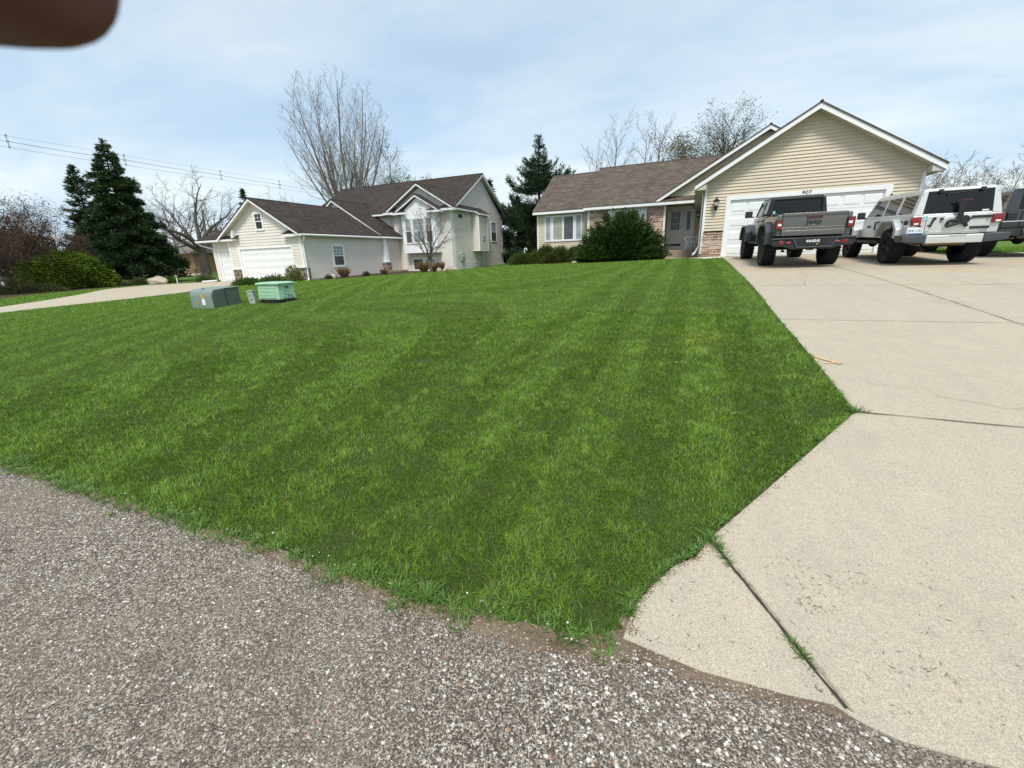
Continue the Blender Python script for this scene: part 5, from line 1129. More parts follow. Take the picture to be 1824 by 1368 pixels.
st = MB(); stonework(st, mpg, -29.84, -29.0, .15, 1.09, random.Random(11), PAL_BROWN, hmin=.06, hmax=.13, depth=.09); stonework(st, mpg, -23.85, -22.98, .15, 1.09, random.Random(12), PAL_BROWN, hmin=.06, hmax=.13, depth=.09); stonework(st, wallmap('+x', -23.05), 20.93, 21.35, .15, 1.09, random.Random(13), PAL_BROWN, hmin=.06, hmax=.13, depth=.09)
st.build('stone_pier', [M['stone'], M['mortar']], HL)
t = MB(); wbox(t, mpg, -29.86, -28.98, 1.09, 1.17, 0, .12); wbox(t, mpg, -23.87, -22.92, 1.09, 1.17, 0, .12); t.build('pier_cap', M['white'], HL)
window(HL, mpg, -26.83, -26.03, 3.52, 4.65, .12, (1, 1), 'glass_dark', 'h')
mpr = wallmap('+x', -23.05)
window(HL, mpr, 23.43, 24.60, 1.04, 2.57, .14, (2, 2), 'glass_grey', 'h', 'glass_blind')
ds = MB(); ds.path([(-22.66, 20.95, 3.02), (-22.70, 20.95, 2.85), (-22.96, 21.05, 2.62), (-22.96, 21.05, .45), (-22.8, 20.9, .32), (-22.5, 20.4, .30)], .045, 8); ds.path([(-32.86, 20.8, 3.0), (-32.6, 20.9, 2.8), (-31.85, 21.2, 2.55), (-31.85, 21.2, .4)], .045, 8); ds.path([(-32.3, 20.2, .33), (-31.9, 21.0, .36)], .06, 6); ds.build('downspout', M['white'], HL)
f = MB(); f.box(-23.04, -23.0, 21.4, 31.3, .1, .38); f.build('foundation', M['foundation'], HL)
# porch tier: gable over the entry
gable_roof(HL, -32.0, -27.4, -22.62, 3.28, 6.25, 28.6, 37, 'shingle_dark', .15, wall_y=28.95)
w = MB(); siding(w, [(-31.2, 3.3), (-23.2, 3.3), (-23.2, 3.5), (-27.4, 6.05), (-31.2, 3.7)], wallmap('-y', 28.9), .114); w.build('porch_gable_wall', M[SP], HL)
m = MB(); roofslab(m, [(-24.6, 28.5, 3.24), (-22.62, 28.5, 3.24), (-22.8, 28.9, 3.46), (-24.4, 28.9, 3.46)]); m.build('porch_return_roof', M['shingle_dark'], HL)
# recessed entry
w = MB(); w.box(-25.4, -25.3, 29.0, 31.4, .1, 3.0); siding(w, [(-25.3, .2), (-22.9, .2), (-22.9, 3.05), (-25.3, 3.05)], wallmap('-y', 31.4), .114); w.build('entry_wall', M[SP], HL)
s = MB(); s.box(-25.3, -22.4, 28.3, 31.39, .1, .58); s.build('porch_slab', M['step_tan'], HL, bevel=.01)
mpe = wallmap('-y', 31.4); t = MB(); wbox(t, mpe, -24.50, -24.36, .58, 3.04, 0, .06); wbox(t, mpe, -23.62, -23.48, .58, 3.04, 0, .06); wbox(t, mpe, -24.36, -23.62, 2.88, 3.02, 0, .055); wbox(t, mpe, -22.98, -22.84, .4, 3.05, 0, .035); t.build('door_frame', M['white'], HL)
d = MB(); wbox(d, mpe, -24.36, -23.62, .60, 2.88, 0, .04); dr = d.build('entry_door', M['white_door'], HL); g_ = MB(); wbox(g_, mpe, -24.22, -23.76, 1.0, 2.7, .04, .046); g_.build('door_glass', M['glass_grey'], dr)
g_ = MB(); g_.lathe([(.14+.05*math.cos(a*math.pi/4), .05*math.sin(a*math.pi/4)) for a in range(9)], 16, (-23.99, 31.30, 2.25), 'y'); g_.build('wreath', M['bark_dark'], dr)
st = MB(); 
for fc, at, a0, a1 in (('-y', 28.75, -23.30, -22.70), ('+x', -22.70, 28.75, 29.35), ('-x', -23.30, 28.75, 29.35)): stonework(st, wallmap(fc, at), a0, a1, .3, 1.22, random.Random(17+len(fc)), PAL_BROWN, hmin=.05, hmax=.11, wmin=.08, wmax=.3, depth=.06)
st.build('porch_pier', [M['stone'], M['mortar']], HL)
t = MB(); t.box(-23.38, -22.62, 28.67, 29.43, 1.22, 1.29); t.prism([(-23.24, 28.81), (-22.76, 28.81), (-22.76, 29.29), (-23.24, 29.29)], 'z', 1.29, 3.05, top=[(-23.17, 28.88), (-22.83, 28.88), (-22.83, 29.22), (-23.17, 29.22)]); t.build('porch_column', M['white'], HL, bevel=.01)
# main block
mpm = wallmap('-y', 31.55)
w = MB(); siding(w, [(-33.0, .2), (-17.95, .2), (-17.95, 5.0), (-33.0, 5.0)], mpm, .114)
w.build('main_wall', M[SP], HL)
w = MB(); siding(w, [(31.55, .2), (41.45, .2), (41.45, 4.98), (36.9, 7.95 if False else 8.15), (31.55, 4.98)], wallmap('+x', -17.95), .114); w.build('gable_wall', M[SP], HL)
w = MB(); siding(w, [(31.55, .2), (41.45, .2), (41.45, 4.98), (36.9, 8.15), (31.55, 4.98)], wallmap('-x', -33.0), .114); w.build('far_gable_wall', M[SP], HL)
eave_roof(HL, -33.4, -17.55, 31.05, 5.17, 36.75, 8.42, 42.2, 'shingle_dark')
s = MB(); s.add([(-33.3, 31.08, 5.0), (-17.6, 31.08, 5.0), (-17.6, 31.55, 5.0), (-33.3, 31.55, 5.0)], [(0, 1, 2, 3)]); s.add([(-17.6, 31.1, 5.02), (-17.6, 36.75, 8.24), (-17.95, 36.75, 8.24), (-17.95, 31.1, 5.02)], [(0, 1, 2, 3)]); s.add([(-17.6, 42.1, 5.2), (-17.6, 36.75, 8.24), (-17.95, 36.75, 8.24), (-17.95, 42.1, 5.2)], [(0, 1, 2, 3)]); s.build('soffit', M['soffit'], HL)
t = MB(); t.box(-18.08, -17.92, 31.51, 31.68, .3, 5.0); t.box(-18.0, -17.92, 41.35, 41.47, .3, 5.0); t.build('corner_board', M['white'], HL)
# facade gable over the bay
gable_roof(HL, -23.85, -20.62, -17.42, 5.25, 7.18, 30.75, 34.6, 'shingle_dark', .15, wall_y=31.2)
w = MB(); siding(w, [(-23.5, 4.95), (-17.95, 4.95), (-17.95, 5.2), (-20.62, 6.95), (-23.5, 5.2)], wallmap('-y', 31.2), .114); siding(w, [(-23.4, .2), (-17.95, .2), (-17.95, 4.95), (-23.4, 4.95)], wallmap('-y', 31.2), .114); w.build('projecting_wall', M[SP], HL)
w = MB(); w.box(-23.4, -23.36, 31.2, 31.5, .2, 4.95); w.box(-17.99, -17.93, 31.19, 31.6, .2, 4.95); w.build('corner_board', M['white'], HL)
m = MB(); roofslab(m, [(-18.9, 30.68, 5.14), (-17.42, 30.68, 5.14), (-17.62, 31.15, 5.40), (-18.6, 31.15, 5.40)]); roofslab(m, [(-23.9, 30.68, 5.14), (-22.6, 30.68, 5.14), (-22.9, 31.15, 5.40), (-23.6, 31.15, 5.40)]); m.build('return_roof', M['shingle_dark'], HL)
f = MB(); f.box(-18.95, -17.40, 30.64, 30.68, 4.98, 5.12); f.box(-24.0, -22.5, 30.64, 30.68, 4.98, 5.12); f.box(-17.44, -17.40, 30.68, 31.2, 4.98, 5.12); f.box(-18.95, -17.44, 30.68, 31.18, 4.95, 4.98); f.box(-24, -22.5, 30.68, 31.18, 4.95, 4.98); f.build('return_fascia', M['white'], HL)
# box bay
yb = 30.55; mpb = wallmap('-y', yb)
gable_roof(HL, -22.6, -20.52, -18.45, 5.12, 6.30, yb-.28, 31.3, 'shingle_dark', .14, wall_y=yb)
w = MB(); siding(w, [(-22.12, 4.60), (-18.90, 4.60), (-18.90, 5.0), (-20.52, 6.08), (-22.12, 5.0)], mpb, .16, .022); w.build('bay_gable_wall', M['white'], HL)
w = MB(); w.box(-22.12, -18.90, yb, 31.2, 1.87, 5.0); w.build('bay_box', M['white'], HL)
m = MB(); roofslab(m, [(-19.6, yb-.36, 5.02), (-18.35, yb-.36, 5.02), (-18.5, yb-.05, 5.22), (-19.2, yb-.05, 5.22)]); roofslab(m, [(-22.75, yb-.36, 5.02), (-21.5, yb-.36, 5.02), (-21.8, yb-.05, 5.22), (-22.55, yb-.05, 5.22)]); m.build('bay_return_roof', M['shingle_dark'], HL)
f = MB(); f.box(-19.65, -18.32, yb-.40, yb-.36, 4.86, 5.0); f.box(-22.78, -21.45, yb-.40, yb-.36, 4.86, 5.0); f.box(-18.36, -18.32, yb-.36, 31.2, 4.86, 5.0); f.box(-22.78, -22.74, yb-.36, 31.2, 4.86, 5.0); f.box(-19.65, -18.36, yb-.36, yb, 4.84, 4.86); f.build('bay_fascia', M['white'], HL)
for a, b in ((-21.85, -21.17), (-21.12, -19.93), (-19.88, -19.18)): window(HL, mpb, a, b, 2.6, 4.55, .09, (1, 1) if b-a < 1 else (2, 1), 'glass_blind' if b-a > 1 else 'glass_grey', 'h', 'glass_blind', name='bay_window')
w = MB(); siding(w, [(-22.05, 1.9), (-18.97, 1.9), (-18.97, 2.58), (-22.05, 2.58)], mpb, .16, .022); w.build('bay_apron', M['white'], HL)
window(HL, wallmap('-y', 31.2), -21.85, -20.75, .42, 1.50, .12, (0, 0), 'glass_grey', name='basement_window'); window(HL, wallmap('-y', 31.2), -20.65, -19.5, .42, 1.50, .12, (0, 0), 'glass_blind', name='basement_window')
# right gable wall: box-out, windows, meters
mpx = wallmap('+x', -17.95)
w = MB(); w.box(-17.93, -17.25, 34.8, 36.55, 1.92, 4.95); siding(w, [(34.8, 1.92), (36.55, 1.92), (36.55, 4.95), (34.8, 4.95)], wallmap('+x', -17.25), .114); siding(w, [(-17.93, 1.92), (-17.25, 1.92), (-17.25, 4.95), (-17.93, 5.35)], wallmap('-y', 34.8), .114); w.build('chimney_box', M[SP], HL)
t = MB(); t.box(-17.31, -17.21, 34.76, 34.86, 1.92, 4.95); t.box(-17.31, -17.21, 36.49, 36.58, 1.92, 4.95); t.build('corner_board', M['white'], HL)
m = MB(); roofslab(m, [(-17.94, 34.6, 5.55), (-17.05, 34.6, 5.02), (-17.05, 36.75, 5.02), (-17.94, 36.75, 5.55)]); m.build('box_roof', M['shingle_dark'], HL)
f = MB(); f.box(-17.07, -17.03, 34.62, 36.73, 4.86, 4.98); bar3(f, (-17.94, 34.62, 5.50), (-17.05, 34.62, 4.97), .03, .12, (0, 1, 0)); f.build('box_fascia', M['white'], HL)
t = MB(); wbox(t, wallmap('+x', -17.25), 35.5, 35.85, 2.75, 3.2, 0, .05); t.build('vent_hood', M['meter_grey'], HL)
window(HL, mpx, 38.65, 39.95, 2.75, 4.58, .09, (0, 0), 'glass_grey', 'h', 'glass_blind'); window(HL, mpx, 32.3, 33.25, 4.45, 4.92, .07, (0, 0), 'glass_grey')
t = MB(); wbox(t, mpx, 32.45, 32.95, 1.15, 1.75, 0, .16); wbox(t, mpx, 32.05, 32.2, 1.4, 1.65, 0, .10); t.path([(-17.88, 32.7, .4), (-17.88, 32.7, 1.2)], .025, 6); t.lathe([(0, 0), (.09, .0), (.09, .08), (0, .09)], 12, (-17.79, 32.7, 1.5), 'x'); t.build('electric_meter', M['meter_grey'], HL)
t = MB(); wbox(t, mpx, 34.7, 35.1, .55, .85, .1, .3); t.path([(-17.7, 34.4, .45), (-17.7, 34.4, .9), (-17.7, 35.3, .9), (-17.7, 35.3, .45)], .03, 6); t.path([(-17.7, 33.7, .45), (-17.7, 33.7, .8)], .05, 6); t.path([(-17.85, 36.3, .5), (-17.85, 36.3, 1.9)], .03, 6); t.build('gas_meter', M['meter_grey'], HL)

# deck at the back of the neighbour house
DK = empty('deck', (-17.5, 43, 0)); tag(DK, 'white railed deck at the back corner of the pale house', 'deck'); DK.location = (0, 0, 0)
d = MB(); d.box(-18.3, -16.9, 42.2, 45, 1.50, 1.66); d.build('floor', M['white'], DK)
d = MB()
for x in [-18.2+.12*i for i in range(12)]: d.box(x, x+.03, 42.22, 42.25, 1.66, 2.85)
d.box(-18.25, -16.88, 42.2, 42.28, 2.82, 2.92); d.box(-18.25, -16.88, 42.2, 42.28, 1.68, 1.74); d.box(-16.92, -16.88, 42.28, 45, 1.7, 2.9); d.build('railing', M['white'], DK)
d = MB(); d.box(-16.98, -16.86, 42.15, 42.27, .3, 1.6); d.tube((-16.92, 42.2, 1.6), (-16.92, 42.2, 4.3), .03); d.build('post', M['white'], DK)
GR_ = MB(); GR_.lathe([(0, 0), (.3, .05), (.33, .2), (.28, .4), (.1, .5), (0, .52)], 14, (-18.0, 42.6, 2.6)); GR_.box(-18.15, -17.85, 42.45, 42.75, 1.66, 2.62); tag(GR_.build('kettle_grill', M['meter_grey'], smooth=True), 'grey covered grill standing on the white deck', 'grill')

# ===== distant houses =====================================================
BH = empty('house', (-80, 46, 0)); tag(BH, 'far reddish brick house with an open garage seen under the spruce', 'house'); BH.location = (0, 0, 0)
def far_pt(az, D): return D*math.sin(az), D*math.cos(az)
w = MB(); w.box(-95, -88.6, 45.5, 52, .2, 3.4); w.box(-84.2, -83.2, 45.5, 52, .2, 3.4, ); w.box(-95, -83.2, 45.5, 52, 3.0, 3.8); w.build('wall', M['brick'], BH)
w = MB(); w.box(-83.2, -73.5, 45.45, 53, .2, 3.4); w.build('wing_wall', M['brick_tan'], BH)
w = MB(); w.box(-88.6, -84.2, 47.5, 51.9, .2, 3.0); w.build('garage_opening', M['dark'], BH)
w = MB(); w.prism([(44.6, 3.4), (53.5, 3.4), (49, 5.6)], 'x', -96, -73); w.build('roof', M['roof_grey'], BH)
window(BH, wallmap('-y', 45.45), -79.6, -78.0, 1.0, 3.0, .12, pane='glass_dark')
FC = empty('parked_car', (-86.6, 46.6, .3)); tag(FC, 'blue car parked inside the open brick garage', 'car')
c = MB(); c.prism([(-.95, .3), (.95, .3), (.95, .95), (.72, 1.02), (.6, 1.5), (-.6, 1.5), (-.72, 1.02), (-.95, .95)], 'y', -.9, 3.2); c.build('body', M['car_blue'], FC, bevel=.06)
c = MB(); c.prism([(-.62, 1.04), (.62, 1.04), (.54, 1.42), (-.54, 1.42)], 'y', -.93, -.89); c.build('rear_window', M['glass_car'], FC)
for sx in (-.8, .8): c = MB(); c.tube((sx-.1, .0, .33), (sx+.1, .0, .33), .33, n=16); c.build('wheel', M['rubber'], FC); c = MB(); c.box(sx*1.0-.1, sx+.1, -.94, -.89, .8, .95); c.build('tail_light', M['red'], FC)
BN = empty('trash_bin', (-89.3, 45.0, tz(-89.3, 45))); tag(BN, 'grey wheeled bin beside the open brick garage', 'bin')
c = MB(); c.prism([(-.32, -.32), (.32, -.32), (.32, .32), (-.32, .32)], 'z', .05, 1.25, top=[(-.4, -.4), (.4, -.4), (.4, .4), (-.4, .4)]); c.build('body', M['util_side'], BN, bevel=.03); c = MB(); c.box(-.43, .43, -.46, .44, 1.25, 1.33); c.build('lid', M['util_side'], BN, bevel=.03)
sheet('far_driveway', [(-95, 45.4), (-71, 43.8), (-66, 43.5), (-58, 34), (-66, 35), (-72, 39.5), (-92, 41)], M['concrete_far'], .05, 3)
BB = empty('house', (-66, 50, 0)); tag(BB, 'low brown house with grey roof behind the broad leafless tree', 'house'); BB.location = (0, 0, 0)
w = MB(); w.box(-70.5, -58, 52, 60, .2, 3.3); w.build('wall', M['brick'], BB); w = MB(); w.prism([(50.8, 3.3), (61, 3.3), (56, 5.9)], 'x', -71.5, -57); w.build('roof', M['roof_grey'], BB)
for a in (-69.6, -66.4, -63.2): window(BB, wallmap('-y', 52), a, a+2.2, .5, 2.8, .1, pane='glass_dark', split='v')
WB = empty('house', (-84, 26, 0)); tag(WB, 'pale building wall behind the dark car at the left edge', 'house'); WB.location = (0, 0, 0)
w = MB(); w.box(-96, -83.5, 26, 32, .1, 3.2); w.build('wall', M['siding_pale'], WB); w = MB(); w.prism([(25, 3.2), (33, 3.2), (29, 5.2)], 'x', -97, -83); w.build('roof', M['roof_grey'], WB)
window(WB, wallmap('-y', 26), -88.5, -87, 1, 2.4, .1, pane='glass_dark')
# dark car at the left edge, side on
CA = empty('parked_car', (-60.5, 19.5, tz(-60.5, 19.5)), math.radians(-72)); tag(CA, 'dark blue-grey car parked beyond the crabapples at the left edge', 'car')
c = MB(); c.prism([(-2.3, .35), (2.3, .35), (2.35, .75), (1.9, .92), (.9, 1.0), (.1, 1.45), (-1.5, 1.5), (-2.2, 1.0), (-2.35, .85)], 'x', -.88, .88); c.build('body', M['paint_black'], CA, bevel=.05)
for sx in (-.885, .885):
    c = MB(); c.prism([(-1.7, 1.0), (.65, 1.0), (.05, 1.37), (-1.4, 1.40)], 'x', min(sx, sx*1.01), max(sx, sx*1.01)); c.build('side_window', M['glass_car'], CA)
    c = MB(); c.path([(sx*1.01, -1.9, .98), (sx*1.01, .8, .98), (sx*1.01, .1, 1.42)], .018, 5); c.build('window_trim', M['chrome'], CA)
for sx in (-.8, .8):
    for yy in (-1.4, 1.45):
        c = MB(); c.tube((sx-.11, yy, .34), (sx+.11, yy, .34), .34, n=18); wq = c.build('tyre', M['rubber'], CA); c = MB(); c.tube((sx-.12, yy, .34), (sx+.12, yy, .34), .2, n=12); c.build('rim', M['meter_grey'], wq)
# overhead line: four conductors held by spacers
PL = empty('power_line', (-51.5, 20, 11.5)); tag(PL, 'overhead cable bundle with spacers crossing the sky at the left', 'power line'); PL.location = (0, 0, 0)
def sag(y): k = (y-27.8)/7.9; return .06*math.sin(math.pi*(k-math.floor(k)))
for dx_, dz_, rr in ((0, .75, .010), (-.14, .16, .014), (.14, .12, .014), (0, -.30, .014)):
    c = MB(); ys = [-20+1.0*i for i in range(110)]; c.path([(-51.6+dx_, y, 11.35+dz_*(.72 if dz_ > .5 else 1)-(0 if dz_ > .5 else sag(y))) for y in ys], rr, 4); c.build('cable', M['wire'], PL, uv=False)
for y in (4.1, 12.0, 19.9, 27.8, 37.2, 45.1, 52.5, 60.4, 68.3):
    c = MB(); c.tube((-51.6, y, 11.95), (-51.6, y, 11.05), .035, n=5); c.tube((-51.85, y, 11.5), (-51.35, y, 11.48), .04, n=5); c.tube((-51.6, y, 11.98), (-51.6, y, 11.86), .09, n=6); c.tube((-51.6, y, 11.15), (-51.6, y, 11.0), .07, n=6); c.build('spacer', M['wire'], PL)
# ------------------------------------------------------------------ utility boxes
TB = empty('transformer_box', (-10.95, 6.72, tz(-10.95, 7.0)-.03)); tag(TB, 'dull green utility box with rounded lid edge and small warning stickers', 'utility box')
c = MB(); prof = [(0, 0), (-.0, .30), (.015, .38), (.05, .435), (.11, .465), (.36, .485), (.36, 0)]
c.prism(prof, 'x', -.40, .40); c.build('lid', M['util_green'], TB, bevel=.012)
c = MB(); c.prism([(.015, .01), (.015, .30), (.03, .37), (.06, .42), (.12, .448), (.352, .466), (.352, .01)], 'x', -.408, .408); c.prism([(.375, 0), (.375, .468), (.72, .475), (.72, 0)], 'x', -.395, .395); c.build('tank', M['util_side'], TB, bevel=.006)
c = MB(); c.prism([(.362, .484), (.73, .492), (.73, .478), (.362, .468)], 'x', -.41, .41); c.build('top_plate', M['util_green'], TB, bevel=.004)
c = MB(); c.box(.02, .12, -.004, -.001, .26, .34); c.box(-.20, -.15, -.004, -.001, .10, .17); c.build('warning_sticker', M['label_orange'], TB)
c = MB(); c.box(.03, .14, -.004, -.001, .10, .245); c.build('notice', M['label_white'], TB)
c = MB(); c.lathe([(0, 0), (.02, .0), (.02, .02), (0, .02)], 8, (-.02, .12, .468)); c.build('bolt', M['black'], TB)

CB = empty('louvred_cabinet', (-9.5, 7.42, tz(-9.5, 7.65)-.02), math.radians(3)); tag(CB, 'faded mint green louvred utility cabinet on a black ring base', 'utility cabinet')
def louvre_side(mb, x0, x1, z0, z1, n, mapf):
    for i in range(n):
        a = z0+(z1-z0)*i/n; h = (z1-z0)/n
        vs = [mapf(x0, a+h*.15, .0), mapf(x1, a+h*.15, .0), mapf(x1, a+h*.30, .022), mapf(x0, a+h*.30, .022), mapf(x0, a+h*.85, .010), mapf(x1, a+h*.85, .010), mapf(x1, a+h, 0), mapf(x0, a+h, 0)]
        mb.add(vs, [(0, 1, 2, 3), (3, 2, 5, 4), (4, 5, 6, 7), (0, 3, 4, 7), (1, 6, 5, 2)])
c = MB(); c.prism([(-.34, 0), (.34, 0), (.34, .50), (-.34, .50)], 'z', .10, .46, top=[(-.32, .02), (.32, .02), (.32, .48), (-.32, .48)])
f1 = lambda s, z, d: (s, .004+.02*(z-.1)/.36-d, z); f2 = lambda s, z, d: (.336-.02*(z-.1)/.36+d, s, z); f3 = lambda s, z, d: (-.336+.02*(z-.1)/.36-d, s, z)
louvre_side(c, -.29, -.10, .13, .43, 9, f1); louvre_side(c, -.08, .24, .13, .43, 9, f1); louvre_side(c, .10, .45, .13, .43, 9, f2); louvre_side(c, .05, .45, .13, .43, 9, f3)
c.build('cabinet_body', M['util_mint'], CB, bevel=.004)
c = MB(); c.prism([(-.36, -.02), (.36, -.02), (.36, .52), (-.36, .52)], 'z', .455, .485); c.prism([(-.36, -.02), (.36, -.02), (.36, .52), (-.36, .52)], 'z', .485, .51, top=[(-.28, .06), (.28, .06), (.28, .44), (-.28, .44)]); c.build('cabinet_lid', M['util_mint'], CB, bevel=.006)
c = MB(); c.box(.333, .350, .25, .29, .13, .21); c.box(.333, .350, .33, .37, .13, .20); c.box(.333, .350, .22, .30, .37, .40); c.build('handle_recess', M['black_plastic'], CB)
c = MB(); c.prism([(-.32, .02), (.32, .02), (.32, .48), (-.32, .48)], 'z', 0, .1)
for zz in (.02, .06, .095): c.path([(.42*math.cos(a*math.pi/12)*1.0, .25+.33*math.sin(a*math.pi/12), zz) for a in range(25)], .009, 5)
for a in range(0, 24, 3): c.tube((.42*math.cos(a*math.pi/12), .25+.33*math.sin(a*math.pi/12), -.03), (.42*math.cos(a*math.pi/12), .25+.33*math.sin(a*math.pi/12), .10), .007, n=5)
c.build('ring_base', M['hose'], CB)
PD = empty('cable_pedestal', (-9.98, 7.36, tz(-9.98, 7.36)-.03), .3); PD.rotation_euler = (0, math.radians(-7), .3); tag(PD, 'short pale grey cable pedestal between the two utility boxes', 'pedestal')
c = MB(); c.box(-.075, .075, -.055, .055, 0, .33); c.build('post', M['util_grey'], PD, bevel=.012)
c = MB(); c.box(-.085, .085, -.065, .065, .325, .36); c.build('cap', M['util_grey'], PD, bevel=.014)
c = MB(); c.box(-.03, .03, -.058, -.055, .12, .15); c.box(-.03, .03, -.058, -.055, .22, .24); c.build('latch', M['util_side'], PD)

# ------------------------------------------------------------------ vehicles
def wheel(parent, x, y, r, w, side, rimmat, spokes=5, rr=.56):
    """tyre with tread blocks; rim as its child"""
    m = MB(); h = w/2
    m.lathe([(r*rr, -h*.82), (r*.80, -h*.98), (r*.93, -h*.94), (r*.975, -h*.78), (r*.985, -h*.3), (r*.985, h*.3), (r*.975, h*.78), (r*.93, h*.94), (r*.80, h*.98), (r*rr, h*.82)], 40, (x, y, r), 'x')
    nb = 34
    for k in range(nb):
        for row, (a, b) in enumerate(((-h*.95, -h*.55), (-h*.48, -h*.05), (h*.05, h*.48), (h*.55, h*.95))):
            t0 = 2*math.pi*(k+(.5 if row % 2 else 0))/nb; t1 = t0+2*math.pi/nb*.60; sk = .05*(1 if row % 2 else -1)
            vs = []
            for rad in (r*.975, r*1.012):
                for (xx, tt) in ((a, t0), (b, t0+sk), (b, t1+sk), (a, t1)): vs.append((x+xx, y+rad*math.cos(tt), r+rad*math.sin(tt)))
            m.add(vs, [(0, 1, 2, 3), (4, 7, 6, 5), (0, 4, 5, 1), (1, 5, 6, 2), (2, 6, 7, 3), (3, 7, 4, 0)])
        t0 = 2*math.pi*k/nb; t1 = t0+2*math.pi/nb*.5   # sidewall lugs
        for s in (-1, 1):
            vs = [(x+s*h*q, y+rad*math.cos(t), r+rad*math.sin(t)) for q in (.93, 1.0) for (rad, t) in ((r*.86, t0), (r*.97, t0), (r*.97, t1), (r*.86, t1))]
            m.add(vs, [(4, 5, 6, 7), (0, 1, 5, 4), (1, 2, 6, 5), (2, 3, 7, 6), (3, 0, 4, 7)])
    t = m.build('tyre', M['rubber'], parent, uv=False)
    for p in t.data.polygons: p.use_smooth = False
    c = MB(); o = side*h*.72
    c.lathe([(r*rr, side*h*.84), (r*rr*.93, side*h*.80), (r*rr*.90, side*h*.2), (r*.15, side*h*.1)], 30, (x, y, r), 'x')
    c.lathe([(0, o), (r*.14, o), (r*.16, o-side*.03), (r*.16, 0)], 16, (x, y, r), 'x')
    for k in range(spokes):
        a = 2*math.pi*k/spokes
        for da in (-.17, .17):
            p0 = (x+o-side*.02, y+r*.12*math.cos(a), r+r*.12*math.sin(a)); p1 = (x+side*h*.70, y+r*rr*.92*math.cos(a+da), r+r*rr*.92*math.sin(a+da)); c.tube(p0, p1, r*.055, r*.048, 5)
    for k in range(5): a = 2*math.pi*k/5+.3; c.tube((x+o-side*.01, y+r*.095*math.cos(a), r+r*.095*math.sin(a)), (x+o+side*.008, y+r*.095*math.cos(a), r+r*.095*math.sin(a)), .011, n=6)
    c.build('rim', M[rimmat], t); return t
def flare(parent, x0, x1, y, r, mat, zlow=.62, top=None, rear=True):
    """squared wheel-arch flare between x0 (inner) and x1 (outer)"""
    R1 = r+.09; R2 = r+.19; top = top or 2*r+.13; m = MB()
    outer = [(y-R2-.06, zlow), (y-R2-.04, top-.20), (y-R2*.62, top+.02), (y+R2*.62, top+.02), (y+R2+.02, top-.22), (y+R2+.08, zlow+.02)]
    inner = [(y-R1, zlow), (y-R1+.01, top-.24), (y-R1*.60, top-.055), (y+R1*.60, top-.055), (y+R1-.01, top-.26), (y+R1+.02, zlow+.02)]
    n = len(outer); a, b = x0, x1; vs = [(a, *p) for p in outer]+[(b, p[0], p[1]-.02) for p in outer]+[(a, *p) for p in inner]+[(b, *p) for p in inner]
    fs = []
    for i in range(n-1): fs += [(i, i+1, n+i+1, n+i), (2*n+i, 3*n+i, 3*n+i+1, 2*n+i+1), (n+i, n+i+1, 3*n+i+1, 3*n+i), (i, 2*n+i, 2*n+i+1, i+1)]
    m.add(vs, fs+[(0, n, 3*n, 2*n), (n-1, 3*n-1, 4*n-1, 2*n-1)])
    return m.build('fender_flare', M[mat], parent, bevel=.012)
def slab_side(mb, pts, x, t):   # thin plate lying on a side plane at x (outer), thickness t towards the centre
    mb.prism(pts, 'x', x, x-t)

def place(root, x, y, yaw, pitch, dz=0):
    root.location = (x, y, tz(x, y)+.012+dz); root.rotation_euler = Euler((pitch, 0, yaw), 'XYZ')

# grey pickup ---------------------------------------------------------------
PK = empty('pickup_truck'); tag(PK, 'warm grey four-door pickup with black roof parked nearest the lawn', 'pickup truck'); place(PK, 2.735, 14.6, math.radians(2.6), math.radians(2.1))
RT = .455
for sx in (-1, 1):
    for yy in (0, 3.45): wheel(PK, sx*.745, yy, RT, .33, sx, 'black_plastic', 8)
b = MB()   # bed walls and floor
for sx in (-1, 1): b.prism([(-1.12, .80), (-.56, .80), (-.50, 1.05), (-.36, 1.16), (.36, 1.16), (.50, 1.05), (.60, .80), (.66, .80), (.66, 1.30), (-1.12, 1.30)], 'x', sx*.80, sx*.74)
b.box(-.74, .74, -1.10, .66, .80, .86); b.box(-.74, .74, .60, .66, .86, 1.30)
bd = b.build('bed', M['paint_grey'], PK, bevel=.012)
b = MB(); b.box(-.695, .695, -1.165, -1.10, .80, 1.335); tg = b.build('tailgate', M['paint_grey'], PK, bevel=.012)
b = MB(); b.box(-.69, .69, -1.185, -1.15, 1.275, 1.345); b.box(-.69, .69, -1.172, -1.16, .985, 1.0); b.box(-.69, .69, -1.176, -1.16, .80, .93); b.build('tailgate_lip', M['paint_grey'], tg, bevel=.010)
b = MB(); b.box(-.165, .165, -1.195, -1.165, 1.215, 1.275); b.build('handle', M['dark_red'], tg, bevel=.008)
b = MB(); b.box(-.035, .035, -1.172, -1.163, 1.045, 1.062); b.build('latch', M['chrome'], tg)
text_mesh('Jeep', .17, M['black_plastic'], tg, (0, -1.170, 1.125), (math.pi/2, 0, 0), 'lettering', .004, (1.12, 1, 1), .003)
b = MB()
for sx in (-1, 1): b.box(min(sx*.70, sx*.80), max(sx*.70, sx*.80), -1.15, -1.0, .80, 1.31)
b.build('corner_panel', M['paint_grey'], PK, bevel=.015)
b = MB(); b.box(-.79, .79, -1.13, .66, 1.30, 1.325); b.build('bed_cover', M['black_plastic'], PK, bevel=.008)
